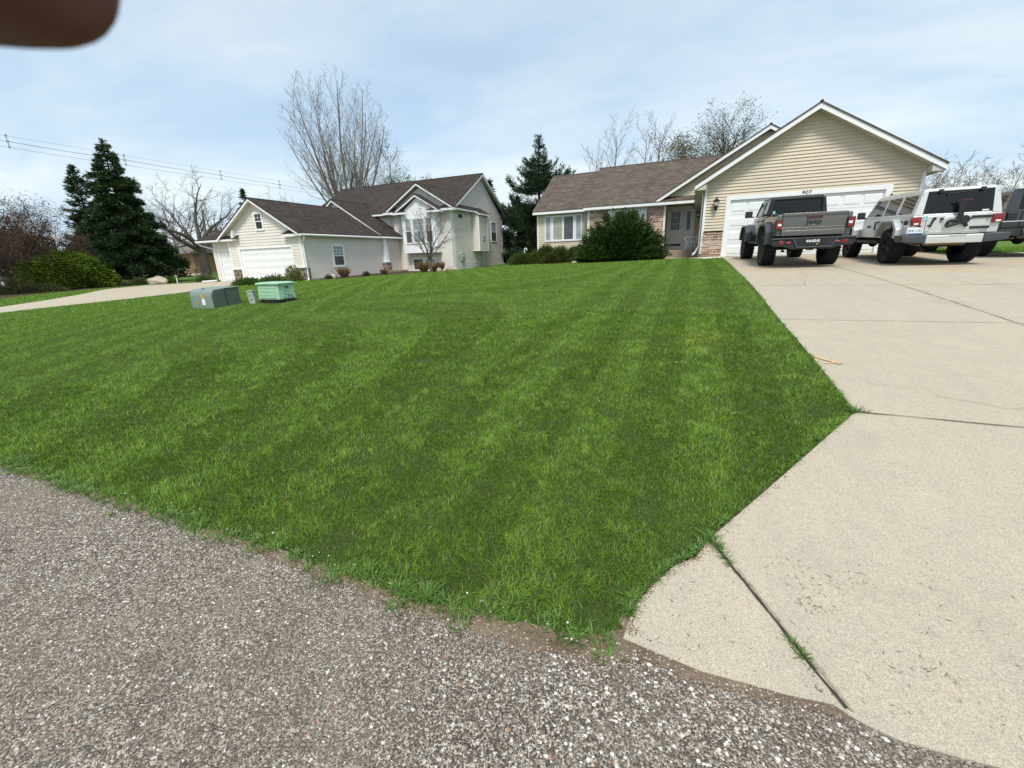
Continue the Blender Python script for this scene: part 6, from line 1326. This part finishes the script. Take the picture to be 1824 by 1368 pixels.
for sx in (-1, 1):
    b = MB(); b.box(min(sx*.69, sx*.855), max(sx*.69, sx*.855), -1.215, -1.13, .955, 1.20); L = b.build('tail_light', M['black'], PK, bevel=.010)
    b = MB(); b.box(min(sx*.715, sx*.84), max(sx*.715, sx*.84), -1.228, -1.21, 1.115, 1.18); b.box(min(sx*.715, sx*.84), max(sx*.715, sx*.84), -1.228, -1.21, .975, 1.035)
    b.box(min(sx*.812, sx*.84), max(sx*.812, sx*.84), -1.228, -1.21, 1.035, 1.115); b.build('red_lens', M['red'], L)
    b = MB(); b.box(min(sx*.72, sx*.80), max(sx*.72, sx*.80), -1.226, -1.21, 1.045, 1.105); b.build('reverse_lamp', M['lens_clear'], L)
# cab
c = MB()
tub = [(.70, .80), (2.62, .80), (2.62, 1.33), (.70, 1.36)]
c.prism(tub, 'x', -.775, .775); cab = c.build('cab_body', M['paint_grey'], PK, bevel=.02)
c = MB(); cs = [(2.62, .82), (3.98, .86), (4.02, 1.20), (2.62, 1.34)]
c.prism([(-.62, .80), (.62, .80), (.66, 1.20), (.48, 1.36), (-.48, 1.36), (-.66, 1.20)], 'y', 2.62, 4.05, top=[(-.46, .80), (.46, .80), (.48, 1.13), (.36, 1.24), (-.36, 1.24), (-.48, 1.13)]); c.build('bonnet', M['paint_grey'], PK, bevel=.02)
c = MB(); c.box(-.47, .47, 4.05, 4.10, .80, 1.22); c.build('grille', M['black'], PK, bevel=.01)
for sx in (-1, 1): c = MB(); c.tube((sx*.36, 4.09, 1.05), (sx*.36, 4.13, 1.05), .09, n=16); c.build('headlight', M['lens_clear'], PK)
# cab top (black hardtop) with openings: pillars, roof, rear frame
c = MB(); xb, xt = .755, .665
def sidepost(c, y0b, y1b, y0t, y1t, z0=1.36, z1=1.80, t=.05):
    for s in (-1, 1):
        vs = [(s*xb, y0b, z0), (s*xb, y1b, z0), (s*(xb-t), y1b, z0), (s*(xb-t), y0b, z0), (s*xt, y0t, z1), (s*xt, y1t, z1), (s*(xt-t), y1t, z1), (s*(xt-t), y0t, z1)]
        c.add(vs, [(0, 1, 2, 3), (4, 5, 6, 7), (0, 1, 5, 4), (1, 2, 6, 5), (2, 3, 7, 6), (3, 0, 4, 7)])
sidepost(c, .68, .84, .76, .88)
c.prism([(-xt, .74), (xt, .74), (xt, 2.16), (-xt, 2.16)], 'z', 1.79, 1.865, top=[(-.60, .80), (.60, .80), (.60, 2.08), (-.60, 2.08)])
c.prism([(-.755, 1.36), (-.62, 1.36), (-.585, 1.78), (-.665, 1.80)], 'y', .68, .74); c.prism([(.755, 1.36), (.62, 1.36), (.585, 1.78), (.665, 1.80)], 'y', .68, .74); c.box(-.63, .63, .70, .76, 1.33, 1.40); c.box(-.60, .60, .71, .77, 1.755, 1.82)
c.build('hardtop', M['black_plastic'], PK, bevel=.02)
c = MB(); sidepost(c, 1.50, 1.58, 1.48, 1.56); sidepost(c, 2.50, 2.62, 2.10, 2.18)
for s in (-1, 1): c.add([(s*xt, .86, 1.75), (s*xt, 2.14, 1.75), (s*xt, 2.14, 1.80), (s*xt, .86, 1.80), (s*(xt-.05), .86, 1.75), (s*(xt-.05), 2.14, 1.75), (s*(xt-.05), 2.14, 1.80), (s*(xt-.05), .86, 1.80)], [(0, 1, 2, 3), (7, 6, 5, 4), (0, 4, 5, 1), (3, 2, 6, 7)])
c.build('door_frame', M['paint_grey'], PK, bevel=.006)
c = MB(); c.add([(-.62, .725, 1.40), (.62, .725, 1.40), (.59, .745, 1.755), (-.59, .745, 1.755)], [(0, 1, 2, 3)]); gw = c.build('rear_window', M['glass_car'], PK)
c = MB(); c.box(-.18, .18, .712, .722, 1.45, 1.47); c.box(-.18, .18, .718, .728, 1.67, 1.69); c.box(-.19, -.17, .715, .727, 1.45, 1.69); c.box(.17, .19, .715, .727, 1.45, 1.69); c.build('slider_frame', M['black_plastic'], gw)
c = MB(); c.box(-.60, -.535, .712, .72, 1.40, 1.475); c.build('sticker', M['sticker'], gw)
c = MB()
for s in (-1, 1):
    c.add([(s*.735, .84, 1.37), (s*.735, 1.52, 1.37), (s*.645, 1.50, 1.77), (s*.645, .88, 1.77)], [(0, 1, 2, 3)]); c.add([(s*.735, 1.58, 1.37), (s*.735, 2.52, 1.37), (s*.645, 2.12, 1.77), (s*.645, 1.56, 1.77)], [(0, 1, 2, 3)])
c.build('side_window', M['glass_car'], PK)
c = MB(); c.add([(-.72, 2.60, 1.36), (.72, 2.60, 1.36), (.63, 2.17, 1.79), (-.63, 2.17, 1.79)], [(0, 1, 2, 3)]); c.build('windscreen', M['glass_car'], PK)
for s in (-1, 1):
    for (a, b_) in ((.86, 1.50), (1.56, 2.52)):
        d = MB(); d.prism([(a, .86), (b_, .86), (b_, 1.30), (a, 1.30)], 'x', s*.775, s*.795); dr = d.build('door', M['paint_grey'], PK, bevel=.010)
        d = MB(); d.box(min(s*.795, s*.83), max(s*.795, s*.83), a+.05, a+.19, 1.20, 1.235); d.build('door_handle', M['black_plastic'], dr)
    d = MB(); d.box(min(s*.80, s*.93), max(s*.80, s*.93), 2.33, 2.43, 1.36, 1.40); d.prism([(2.30, 1.36), (2.42, 1.36), (2.43, 1.55), (2.31, 1.56)], 'x', s*.88, s*1.09); d.build('wing_mirror', M['black_plastic'], PK, bevel=.02)
    flare(PK, s*.76, s*.955, 0, RT, 'flare_grey', .60, 1.13); flare(PK, s*.56, s*.955, 3.45, RT, 'flare_grey', .62, 1.13)
    d = MB(); d.box(min(s*.70, s*.86), max(s*.70, s*.86), .72, 2.72, .56, .62); d.build('side_step', M['black_plastic'], PK, bevel=.015)
    d = MB(); d.box(min(s*.785, s*.80), max(s*.785, s*.80), -.95, -.72, 1.02, 1.05); d.build('marker', M['black_plastic'], bd)
# bumper: raised ends and dropped middle
b = MB()
pts = [(-.90, .60), (-.84, .545), (-.62, .535), (-.42, .465), (.42, .465), (.62, .535), (.84, .545), (.90, .60), (.90, .755), (-.90, .755)]
b.prism(pts, 'y', -1.34, -1.14); bp = b.build('rear_bumper', M['black_plastic'], PK, bevel=.022)
b = MB(); b.path([(-.90, -1.355, .735), (-.44, -1.355, .735), (-.34, -1.36, .52), (.40, -1.36, .52), (.52, -1.355, .735), (.90, -1.355, .735)], .017, 6); b.build('bumper_rail', M['flare_grey'], bp)
b = MB(); b.box(-.30, .30, -1.352, -1.34, .545, .735); b.build('plate_recess', M['black'], bp)
for s in (-1, 1):
    b = MB(); b.box(min(s*.63, s*.74), max(s*.63, s*.74), -1.352, -1.338, .60, .68); b.build('red_reflector', M['red'], bp, bevel=.01)
    b = MB(); b.box(min(s*.46, s*.60), max(s*.46, s*.60), -1.346, -1.338, .59, .68); hk = b.build('hook_recess', M['black'], bp)
    b = MB(); b.box(min(s*.475, s*.575), max(s*.475, s*.575), -1.362, -1.346, .625, .65); b.build('tow_hook', M['red_bright'], hk, bevel=.005)
b = MB(); b.box(-.155, .155, -1.358, -1.352, .565, .715); pl_ = b.build('licence_plate', M['black'], bp, bevel=.004)
text_mesh('44AENS', .088, M['plate_white'], pl_, (0.0, -1.3600, .66), (math.pi/2, 0, 0), 'lettering', .001, (1.0, 1, 1), .002)
b = MB(); b.tube((.10, -1.358, .588), (.10, -1.361, .588), .018, n=10); b.build('plate_sticker', M['label_orange'], pl_)
# chassis
u = MB()
for s in (-.42, .42): u.box(s-.045, s+.045, -1.1, 3.9, .56, .70)
u.tube((-.62, 0, RT), (.62, 0, RT), .045, n=10); u.lathe([(0, -.17), (.11, -.13), (.155, 0), (.11, .13), (0, .17)], 14, (.0, -.02, RT), 'y'); u.tube((-.62, 3.45, RT), (.62, 3.45, RT), .04, n=10); u.lathe([(0, -.14), (.10, -.1), (.135, 0), (.10, .1), (0, .14)], 14, (-.15, 3.45, RT), 'y')
u.box(-.55, .55, -1.05, 2.6, .68, .80); u.box(-.30, .30, 1.2, 2.9, .46, .66); u.tube((-.45, -.05, .52), (-.45, -.25, .86), .035, n=8); u.tube((.45, -.05, .52), (.45, -.25, .86), .035, n=8); u.box(-.06, .06, -1.30, -1.05, .44, .56)
u.box(-.12, .12, -.95, -.5, .56, .70); u.build('chassis', M['underbody'], PK)
u = MB(); u.tube((.52, -1.02, .53), (.52, -.55, .55), .035, n=10); u.tube((.46, -.62, .40), (.46, -.45, .40), .03, n=8); u.tube((-.46, -.62, .40), (-.46, -.45, .40), .03, n=8); u.build('exhaust', M['underbody'], PK)

# hard-top four-wheel-drive ---------------------------------------------------
def boxy_suv(label, paint, x, y, yaw, pitch, rim, detail=True, flr='paint_white', endmat='flare_grey', ht=1.70, W=.775):
    rt = empty('suv'); tag(rt, label, 'SUV'); place(rt, x, y, yaw, pitch); r = .425
    for s in (-1, 1):
        for yy in (0, 2.95): wheel(rt, s*.715, yy, r, .30, s, rim, 5, .62)
    c = MB(); c.prism([(-1.0, .70), (-.55, .70), (-.48, .92), (-.34, 1.02), (.34, 1.02), (.50, .90), (.58, .62), (2.15, .62), (2.15, 1.14), (-1.0, 1.12)], 'x', -W, W); body = c.build('body', M[paint], rt, bevel=.02)
    c = MB(); c.prism([(-.66, .68), (.66, .68), (.68, 1.02), (.52, 1.16), (-.52, 1.16), (-.68, 1.02)], 'y', 2.15, 3.45, top=[(-.44, .68), (.44, .68), (.45, .95), (.34, 1.04), (-.34, 1.04), (-.45, .95)]); c.build('bonnet', M[paint], rt, bevel=.02)
    c = MB(); c.box(-.43, .43, 3.45, 3.50, .62, 1.03); c.build('grille', M['black'], rt)
    c = MB(); c.box(-.8, .8, 3.55, 3.75, .45, .62); c.build('front_bumper', M['black_plastic'], rt, bevel=.02)
    for s in (-1, 1): c = MB(); c.tube((s*.33, 3.49, .88), (s*.33, 3.53, .88), .085, n=14); c.build('headlight', M['lens_clear'], rt)
    # upper shell: roof, corner posts, pillars
    xb, xt, z0, z1 = W-.005, W-.125, 1.11, ht-.06; c = MB()
    def post(c, a0, a1, b0, b1, t=.06):
        for s in (-1, 1):
            vs = [(s*xb, a0, z0), (s*xb, a1, z0), (s*(xb-t), a1, z0), (s*(xb-t), a0, z0), (s*xt, b0, z1), (s*xt, b1, z1), (s*(xt-t), b1, z1), (s*(xt-t), b0, z1)]
            c.add(vs, [(0, 1, 2, 3), (4, 5, 6, 7), (0, 1, 5, 4), (1, 2, 6, 5), (2, 3, 7, 6), (3, 0, 4, 7)])
    post(c, -.99, -.80, -.90, -.74, .10); post(c, -.06, .08, -.04, .10); post(c, .86, .96, .86, .96); post(c, 1.98, 2.12, 1.62, 1.74)
    for s in (-1, 1):   # frame rails along top and bottom of the side glass
        for (za, zb, xa_, xb_) in ((z0, z0+.06, xb, xb-.008), (z1-.075, z1, xt+.02, xt)):
            c.add([(s*xa_, -.95, za), (s*xa_, 1.98 if za < 1.3 else 1.68, za), (s*xb_, 1.98 if za < 1.3 else 1.66, zb), (s*xb_, -.9, zb), (s*(xa_-.05), -.95, za), (s*(xa_-.05), 1.98 if za < 1.3 else 1.68, za), (s*(xb_-.05), 1.98 if za < 1.3 else 1.66, zb), (s*(xb_-.05), -.9, zb)], [(0, 1, 2, 3), (7, 6, 5, 4), (0, 4, 5, 1), (3, 2, 6, 7), (1, 5, 6, 2), (0, 3, 7, 4)])
    c.prism([(-xt-.005, -.92), (xt+.005, -.92), (xt+.005, 1.74), (-xt-.005, 1.74)], 'z', z1-.01, ht, top=[(-xt+.06, -.84), (xt-.06, -.84), (xt-.06, 1.66), (-xt+.06, 1.66)])
    # rear frame round the glass
    def rf(xa0, xa1, xb0, xb1, za, zb):
        f = lambda z: -1.0+.085*(z-1.1)/.55
        c.add([(xa0, f(za), za), (xa1, f(za), za), (xb1, f(zb), zb), (xb0, f(zb), zb), (xa0, f(za)+.06, za), (xa1, f(za)+.06, za), (xb1, f(zb)+.06, zb), (xb0, f(zb)+.06, zb)], [(0, 1, 2, 3), (7, 6, 5, 4), (0, 4, 5, 1), (1, 5, 6, 2), (2, 6, 7, 3), (3, 7, 4, 0)])
    rf(-xb, -.60, -xt, -.55, 1.11, 1.66); rf(.60, xb, .55, xt, 1.11, 1.66); rf(-.60, .60, -.60, .60, 1.09, 1.155); rf(-.66, .66, -.60, .60, ht-.085, ht-.03)
    c.build('hardtop', M[paint], rt, bevel=.03, segs=3)
    c = MB(); c.add([(-.615, -.985, 1.145), (.615, -.985, 1.145), (.565, -.915, ht-.07), (-.565, -.915, ht-.07)], [(0, 1, 2, 3)]); rw = c.build('rear_window', M['glass_car'], rt)
    c = MB()
    for s in (-1, 1):
        for (a0, a1, b0, b1) in ((-.80, -.06, -.74, -.04), (.08, .86, .10, .86), (.96, 1.98, .96, 1.62)): c.add([(s*(xb-.022), a0, z0+.05), (s*(xb-.022), a1, z0+.05), (s*(xt+.006), b1, z1-.06), (s*(xt+.006), b0, z1-.06)], [(0, 1, 2, 3)])
    c.build('side_window', M['glass_car'], rt)
    c = MB(); c.add([(-.70, 2.11, 1.14), (.70, 2.11, 1.14), (.62, 1.74, ht-.07), (-.62, 1.74, ht-.07)], [(0, 1, 2, 3)]); c.build('windscreen', M['glass_car'], rt)
    for s in (-1, 1):
        for (a, b_) in ((.10, .90), (.94, 1.96)):
            d = MB(); d.prism([(a, .70 if a > .5 else .86), (b_, .70), (b_, 1.10), (a, 1.10)], 'x', s*W, s*(W+.018)); dr = d.build('door', M[paint], rt, bevel=.008)
            d = MB(); d.box(min(s*(W+.018), s*(W+.05)), max(s*(W+.018), s*(W+.05)), a+.04, a+.18, 1.0, 1.035); d.build('door_handle', M['black_plastic'], dr)
        d = MB(); d.box(min(s*.79, s*.92), max(s*.79, s*.92), 1.80, 1.9, 1.12, 1.16); d.prism([(1.76, 1.12), (1.88, 1.12), (1.89, 1.30), (1.77, 1.31)], 'x', s*.87, s*1.04); d.build('wing_mirror', M['black_plastic'], rt, bevel=.02)
        flare(rt, s*.74, s*.93, 0, r, flr, .64, 1.06); flare(rt, s*.60, s*.93, 2.95, r, flr, .62, 1.06)
        d = MB(); d.box(min(s*.70, s*.84), max(s*.70, s*.84), .6, 2.35, .47, .55); d.build('side_step', M['black_plastic'], rt, bevel=.015)
        d = MB(); d.box(min(s*.615, s*.80), max(s*.615, s*.80), -1.05, -.96, .905, 1.095); L = d.build('tail_light', M['red' if paint != 'paint_black' else 'black'], rt, bevel=.02)
        d = MB(); d.box(min(s*.665, s*.75), max(s*.665, s*.75), -1.062, -1.045, .925, .965); d.build('reverse_lamp', M['lens_clear' if paint != 'paint_black' else 'glass_dark'], L)
    d = MB(); d.box(-.52, .525, -1.025, -.99, .74, 1.105); td = d.build('tail_door', M[paint], rt, bevel=.014)
    d = MB(); d.prism([(-.50, .50), (.50, .50), (.50, .685), (-.50, .685)], 'y', -1.16, -.98); bp = d.build('rear_bumper', M[paint], rt, bevel=.02)
    for s in (-1, 1): d = MB(); d.prism([(s*.50, .50), (s*.93, .545), (s*.95, .70), (s*.50, .69)], 'y', -1.15, -.70); d.build('bumper_end', M[endmat], bp, bevel=.02)
    u = MB()
    for s in (-.4, .4): u.box(s-.045, s+.045, -.95, 3.3, .48, .60)
    u.tube((-.6, 0, r), (.6, 0, r), .042, n=10); u.lathe([(0, -.15), (.1, -.11), (.14, 0), (.1, .11), (0, .15)], 14, (.05, -.02, r), 'y'); u.tube((-.6, 2.95, r), (.6, 2.95, r), .04, n=10); u.lathe([(0, -.13), (.09, -.09), (.125, 0), (.09, .09), (0, .13)], 14, (-.18, 2.95, r), 'y')
    u.box(-.6, .6, -.9, 2.2, .58, .70); u.box(-.3, .3, .9, 2.3, .42, .58); u.box(-.38, .30, -.95, -.55, .42, .54); u.build('chassis', M['underbody'], rt)
    u = MB(); u.box(-.46, .30, -.985, -.93, .455, .50); u.tube((-.62, -.5, .52), (-.50, -.9, .46), .028, n=8); u.build('exhaust', M['rust'], rt)
    return rt, td, rw, body
SV, td, rw, body = boxy_suv('pale silver hardtop off-road SUV with bare spare-wheel carrier on its tail door', 'paint_white', 5.47, 14.32, math.radians(.5), math.radians(2.1), 'black_plastic')
b = MB()   # bare spare-wheel carrier
b.prism([(-.17, .80), (.24, .80), (.27, .86), (.27, 1.05), (.20, 1.085), (-.15, 1.085), (-.22, 1.04), (-.22, .86)], 'y', -1.045, -1.02); b.build('carrier_panel', M['paint_white'], td, bevel=.014)
b = MB()
b.lathe([(0, 0), (.085, 0), (.10, .05), (.06, .09), (0, .09)], 14, (.12, -1.13, .995), 'y')
for (p, q, rr_) in (((.12, -1.10, .97), (-.12, -1.08, .99), .035), ((.10, -1.10, .95), (-.16, -1.07, .86), .035), ((.12, -1.10, .95), (.19, -1.07, .85), .035), ((-.14, -1.08, .99), (-.17, -1.07, .87), .028), ((-.13, -1.06, .86), (-.02, -1.06, .91), .03), ((.10, -1.09, 1.0), (.03, -1.09, 1.06), .03)): b.tube(p, q, rr_, n=6)
b.build('spare_carrier', M['black'], td, bevel=.006)
b = MB(); b.box(-.01, .07, -1.12, -1.07, 1.02, 1.12); b.prism([(-.02, 1.10), (.08, 1.10), (.06, 1.36), (-.05, 1.40), (-.10, 1.385), (-.03, 1.34)], 'y', -1.10, -1.075); b.build('lamp_stem', M['black'], td)
b = MB(); b.box(.0, .17, -1.105, -1.085, 1.385, 1.425); b.build('brake_lamp', M['dark_red'], td, bevel=.006)
for z_, x0_ in ((1.045, .27), (.82, .27)):
    b = MB(); b.box(x0_, .60, -1.05, -1.02, z_-.028, z_+.028); 
    if z_ > 1: b.tube((.245, -1.04, z_-.01), (.27, -1.04, z_-.01), .035, n=8)
    b.build('hinge', M['black_plastic'], td, bevel=.008)
b = MB(); b.tube((-.40, -1.035, 1.03), (-.44, -1.035, .86), .022, n=6); b.lathe([(0, 0), (.035, 0), (.03, .03), (0, .03)], 10, (-.39, -1.05, 1.04), 'y'); b.tube((-.43, -1.04, .92), (-.49, -1.04, .90), .01, n=5); b.build('door_latch', M['black'], td)
b = MB(); b.lathe([(0, 0), (.03, 0), (.028, .02), (0, .02)], 10, (-.26, -1.045, 1.03), 'y'); b.lathe([(0, 0), (.016, 0), (.014, .02), (0, .02)], 10, (-.26, -1.045, .97), 'y'); b.build('lock_button', M['black'], td)
b = MB(); b.prism([(-.52, .765), (-.47, .758), (-.42, .765), (-.45, .778), (-.47, .785), (-.50, .778)], 'y', -1.03, -1.024); b.build('badge', M['meter_grey'], td)
for x0_ in (-.36, .36): b = MB(); b.box(x0_-.035, x0_+.035, -.985, -.90, 1.585, 1.665); b.build('glass_hinge', M['black_plastic'], rw, bevel=.008)
b = MB(); b.path([(-.20, -.94, 1.56), (.17, -.935, 1.60)], .010, 6); b.lathe([(0, 0), (.03, 0), (.02, .03), (0, .03)], 8, (-.22, -.965, 1.555), 'y'); b.build('wiper', M['black'], rw)
b = MB(); b.box(.42, .53, -.993, -.983, 1.165, 1.195); b.build('white_sticker', M['label_white'], rw)
b = MB(); b.box(-.575, -.525, -1.012, -1.0, 1.01, 1.10); b.build('sticker', M['sticker'], body)
b = MB(); b.box(-.845, -.545, -1.06, -1.035, .715, .868); lp = b.build('licence_plate', M['plate_white'], SV, bevel=.004)
b = MB(); b.box(-.835, -.555, -1.064, -1.06, .722, .742); b.build('plate_band', M['plate_blue'], lp); text_mesh('EVK 1121', .078, M['ink_blue'], lp, (-.695, -1.0625, .795), (math.pi/2, 0, 0), 'lettering', .001, (.82, 1, 1), .001)
b = MB(); b.box(-.585, -.555, -1.064, -1.06, .842, .860); b.build('plate_sticker', M['red_bright'], lp)
b = MB(); b.box(-.66, -.60, -1.06, -1.03, .868, .90); b.build('plate_lamp', M['black'], lp)
b = MB(); b.lathe([(0, 0), (.055, .0), (.05, .012), (0, .014)], 14, (-.795, -.45, .98), 'x'); b.tube((-.79, 1.55, .92), (-.83, 1.55, .90), .03, n=8); b.tube((-.775, -.72, .98), (-.81, -.72, .98), .055, n=12); b.build('fuel_cap', M['black_plastic'], body)
b = MB(); b.path([(-.80, .93, .80), (-.86, .93, .84), (-.86, .93, 1.0), (-.80, .93, 1.03)], .018, 6); b.build('grab_handle', M['black'], SV)
b = MB(); b.tube((-.56, 1.2, 1.66), (-.56, 1.2, 1.72), .012, n=6); b.prism([(1.12, 1.70), (1.26, 1.70), (1.22, 1.75)], 'x', -.575, -.545); b.build('aerial', M['black'], SV)
b = MB(); b.box(-.10, .20, -1.175, -1.16, .665, .685); b.build('bumper_step', M['lens_clear'], SV)

BV, td2, rw2, body2 = boxy_suv('glossy black SUV cut off by the right edge of the photo', 'paint_black', 8.2, 16.55, 0, math.radians(.5), 'black_plastic', flr='black_plastic', endmat='black_plastic', ht=1.66, W=.86)
b = MB(); b.box(-.87, .87, -1.06, -1.02, .865, .885); b.build('chrome_strip', M['chrome'], BV)
b = MB(); b.tube((-.60, -.7, 1.64), (-.60, -.7, 1.76), .008, n=5); b.box(-.63, -.57, -.74, -.66, 1.65, 1.68); b.build('roof_aerial', M['lens_clear'], BV)

# ------------------------------------------------------------------ chair, small things by the porch
CH = empty('garden_chair', (-.12, 26.35, 1.42), math.radians(90)); tag(CH, 'white wrought-iron garden chair on the porch beside the front door', 'chair')
def curve(pts, n=8):
    out = []
    for i in range(len(pts)-1):
        p0 = Vector(pts[max(i-1, 0)]); p1 = Vector(pts[i]); p2 = Vector(pts[i+1]); p3 = Vector(pts[min(i+2, len(pts)-1)])
        for k in range(n):
            t = k/n; out.append(.5*((2*p1)+(-p0+p2)*t+(2*p0-5*p1+4*p2-p3)*t*t+(-p0+3*p1-3*p2+p3)*t**3))
    out.append(Vector(pts[-1])); return out
for s in (-.24, .24):
    for nm, pts in (('leg', [(s, .22, .42), (s*1.05, .20, .25), (s*1.1, .26, .02)]), ('leg', [(s, -.22, .42), (s*1.05, -.20, .25), (s*1.1, -.28, .02)]), ('armrest', [(s, .22, .42), (s*1.1, .30, .55), (s*1.1, .22, .66), (s*1.1, 0, .63), (s*1.05, -.24, .66)])):
        c = MB(); c.path(curve(pts, 5), .018, 6); c.build(nm, M['white'], CH)
c = MB(); c.lathe([(0, 0), (.26, 0), (.27, .015), (.26, .03), (0, .03)], 20, (0, 0, .415))
for k in range(-3, 4): c.path(curve([(k*.06, .24, .38), (k*.06+.02, .26, .34), (k*.06-.02, .25, .31)], 3), .008, 5)
c.build('seat', M['white'], CH)
c = MB(); c.path(curve([(-.22, -.24, .44), (-.25, -.33, .70), (-.15, -.42, .93), (0, -.45, 1.0), (.15, -.42, .93), (.25, -.33, .70), (.22, -.24, .44)], 6), .020, 6)
for k in (-2, -1, 0, 1, 2): c.path(curve([(k*.07, -.25, .46), (k*.085+.02, -.32, .65), (k*.05, -.40, .88)], 5), .011, 5)
for k in range(6): a = k*math.pi/3; c.path(curve([(.07*math.cos(a), -.34, .70+.07*math.sin(a)), (.11*math.cos(a+.5), -.345, .70+.11*math.sin(a+.5))], 3), .010, 5)
c.build('backrest', M['white'], CH)
SL = empty('spotlight', (-2.05, 23.2, tz(-2.05, 23.2))); tag(SL, 'small grey garden spotlight at the right foot of the yew', 'lamp')
c = MB(); c.tube((0, 0, -.05), (0, 0, .18), .015, n=6); c.build('stake', M['meter_grey'], SL); c = MB(); c.tube((-.06, -.02, .20), (.08, .02, .26), .045, .07, 12); c.tube((.05, .1, .20), (.05, -.02, .12), .04, .05, 10); c.build('lamp_head', M['meter_grey'], SL)
PV = empty('vent_pipe', (-9.55, 25.4, tz(-9.55, 25.4))); tag(PV, 'hooked white vent pipe at the left corner of the tan house', 'pipe'); c = MB(); c.path(curve([(0, 0, 0), (0, 0, .80), (.05, 0, .92), (.13, 0, .90), (.15, 0, .80)], 5), .03, 8); c.build('pipe', M['white'], PV)
BM = empty('bird_bath', (-47.0, 29.0, tz(-47, 29))); tag(BM, 'small pale bird bath on the lawn behind the neighbour driveway', 'bird bath'); c = MB(); c.lathe([(0, 0), (.16, 0), (.10, .08), (.08, .7), (.13, .8), (.38, .88), (.40, .93), (.0, .86)], 16, (0, 0, 0)); c.build('basin', M['rock'], BM)
SD = empty('path_light', (-34.6, 19.9, tz(-34.6, 19.9))); tag(SD, 'short white stake light beside the plants across the driveway', 'lamp'); c = MB(); c.tube((0, 0, 0), (0, 0, .5), .035, n=8); c.build('post', M['white'], SD); c = MB(); c.lathe([(0, .62), (.12, .55), (.1, .5), (0, .5)], 10, (0, 0, 0)); c.build('cap', M['meter_grey'], SD)
LF = MB(); LF.add([(-.88, 1.395-.62, 0), (-.86, .80, .004), (-.83, .81, .010), (-.855, .775, .006)], [(0, 1, 2, 3)])
lf = MB()
lf.add([(0, -.02, .004), (.03, -.006, .02), (.055, .0, .008), (.03, .012, .016)], [(0, 1, 2, 3)]); lf.add([(0, -.02, .004), (.02, .02, .012), (.03, .012, .016)], [(0, 1, 2)])
LO = lf.build('dead_leaf', simple('dead_leaf', (.17, .07, .04), .8), None, uv=False); LO.location = (-3.27, .70, tz(-3.27, .70)+.008); tag(LO, 'curled brown dead leaf on the asphalt at the left edge', 'leaf')

# ------------------------------------------------------------------ the photographer's fingertip over the lens corner
def hand():
    b = MatB('skin'); v = b.coord('Object'); n = b.noise(v, 60, 4); b.color(b.mix(b.rng(n, .3, .7), (.072, .022, .014), (.10, .033, .022))); b.set(Roughness=.6); b.p.inputs['Subsurface Weight'].default_value = .12; b.p.inputs['Subsurface Radius'].default_value = (.004, .0015, .0008); b.p.inputs['Subsurface Scale'].default_value = 1; M['skin'] = b.m
    bm = bmesh.new(); lay = None
    me = bpy.data.meshes.new('hand'); V = []; E = []; Rr = []
    def chain(pts, rad, start=None):
        prev = start
        for p, r in zip(pts, rad):
            V.append(p); Rr.append(r); 
            if prev is not None: E.append((prev, len(V)-1))
            prev = len(V)-1
        return prev
    # local frame: fingers run along +x from the palm at the origin, thumb side +z, back of the hand +y
    palm = chain([(-.075, 0, 0), (-.045, 0, 0), (0, 0, 0)], [.026, .027, .030])
    k = len(V)-1
    for i, (zz, L, curl) in enumerate(((.030, .074, .0), (.010, .062, 2.1), (-.011, .058, 2.1), (-.030, .050, 2.1))):
        V.append((.030, .0, zz)); Rr.append(.0125); E.append((k, len(V)-1)); pr = len(V)-1
        x, y, a = .030, 0.0, 0.0
        for j, (f, rr) in enumerate(((.45, .0092), (.30, .0084), (.18, .0078), (.07, .0060))):
            a += curl*(.75 if j < 3 else .2)+(.07 if i == 0 else 0); x += math.cos(a)*L*f; y -= math.sin(a)*L*f; V.append((x, y, zz*(1.08 if i == 0 else 1))); Rr.append(rr); E.append((pr, len(V)-1)); pr = len(V)-1
    V.append((-.030, -.008, .030)); Rr.append(.015); E.append((1, len(V)-1)); chain([(.0, -.020, .050), (.025, -.028, .058), (.045, -.030, .060)], [.0125, .011, .0085], len(V)-1)
    me.from_pydata(V, E, []); o = bpy.data.objects.new('hand', me); COL.objects.link(o)
    o.modifiers.new('skin', 'SKIN')
    for i, sv_ in enumerate(me.skin_vertices[0].data): sv_.radius = (Rr[i], Rr[i]); sv_.use_root = (i == 0)
    ss = o.modifiers.new('sub', 'SUBSURF'); ss.levels = 3; ss.render_levels = 3
    me.materials.append(M['skin']); bpy.context.view_layer.update()
    me2 = bpy.data.meshes.new_from_object(o.evaluated_get(bpy.context.evaluated_depsgraph_get())); bpy.data.objects.remove(o)
    for p in me2.polygons: p.use_smooth = True
    me2.materials.clear(); me2.materials.append(M['skin'])
    o = bpy.data.objects.new('hand', me2); COL.objects.link(o); return o
HD = hand(); tag(HD, 'dark out-of-focus fingertip of the photographer reaching into the top left corner', 'hand')
HAND_TIP = Vector((.0308+.074, -.008, .0324))
# finger lies across the upper left corner of the view, hand behind and above the phone
fx = (_r*.96+_d*.28).normalized(); fy = _f.copy(); fz = fx.cross(fy).normalized(); fy = fz.cross(fx)
rotm = Matrix((fx, fy, fz)).transposed()
tip_world = Vector((0, 0, H))+(_r*-.0395+_d*-.0388+_f*.040)
HD.matrix_world = Matrix.Translation(tip_world-rotm@HAND_TIP)@rotm.to_4x4()
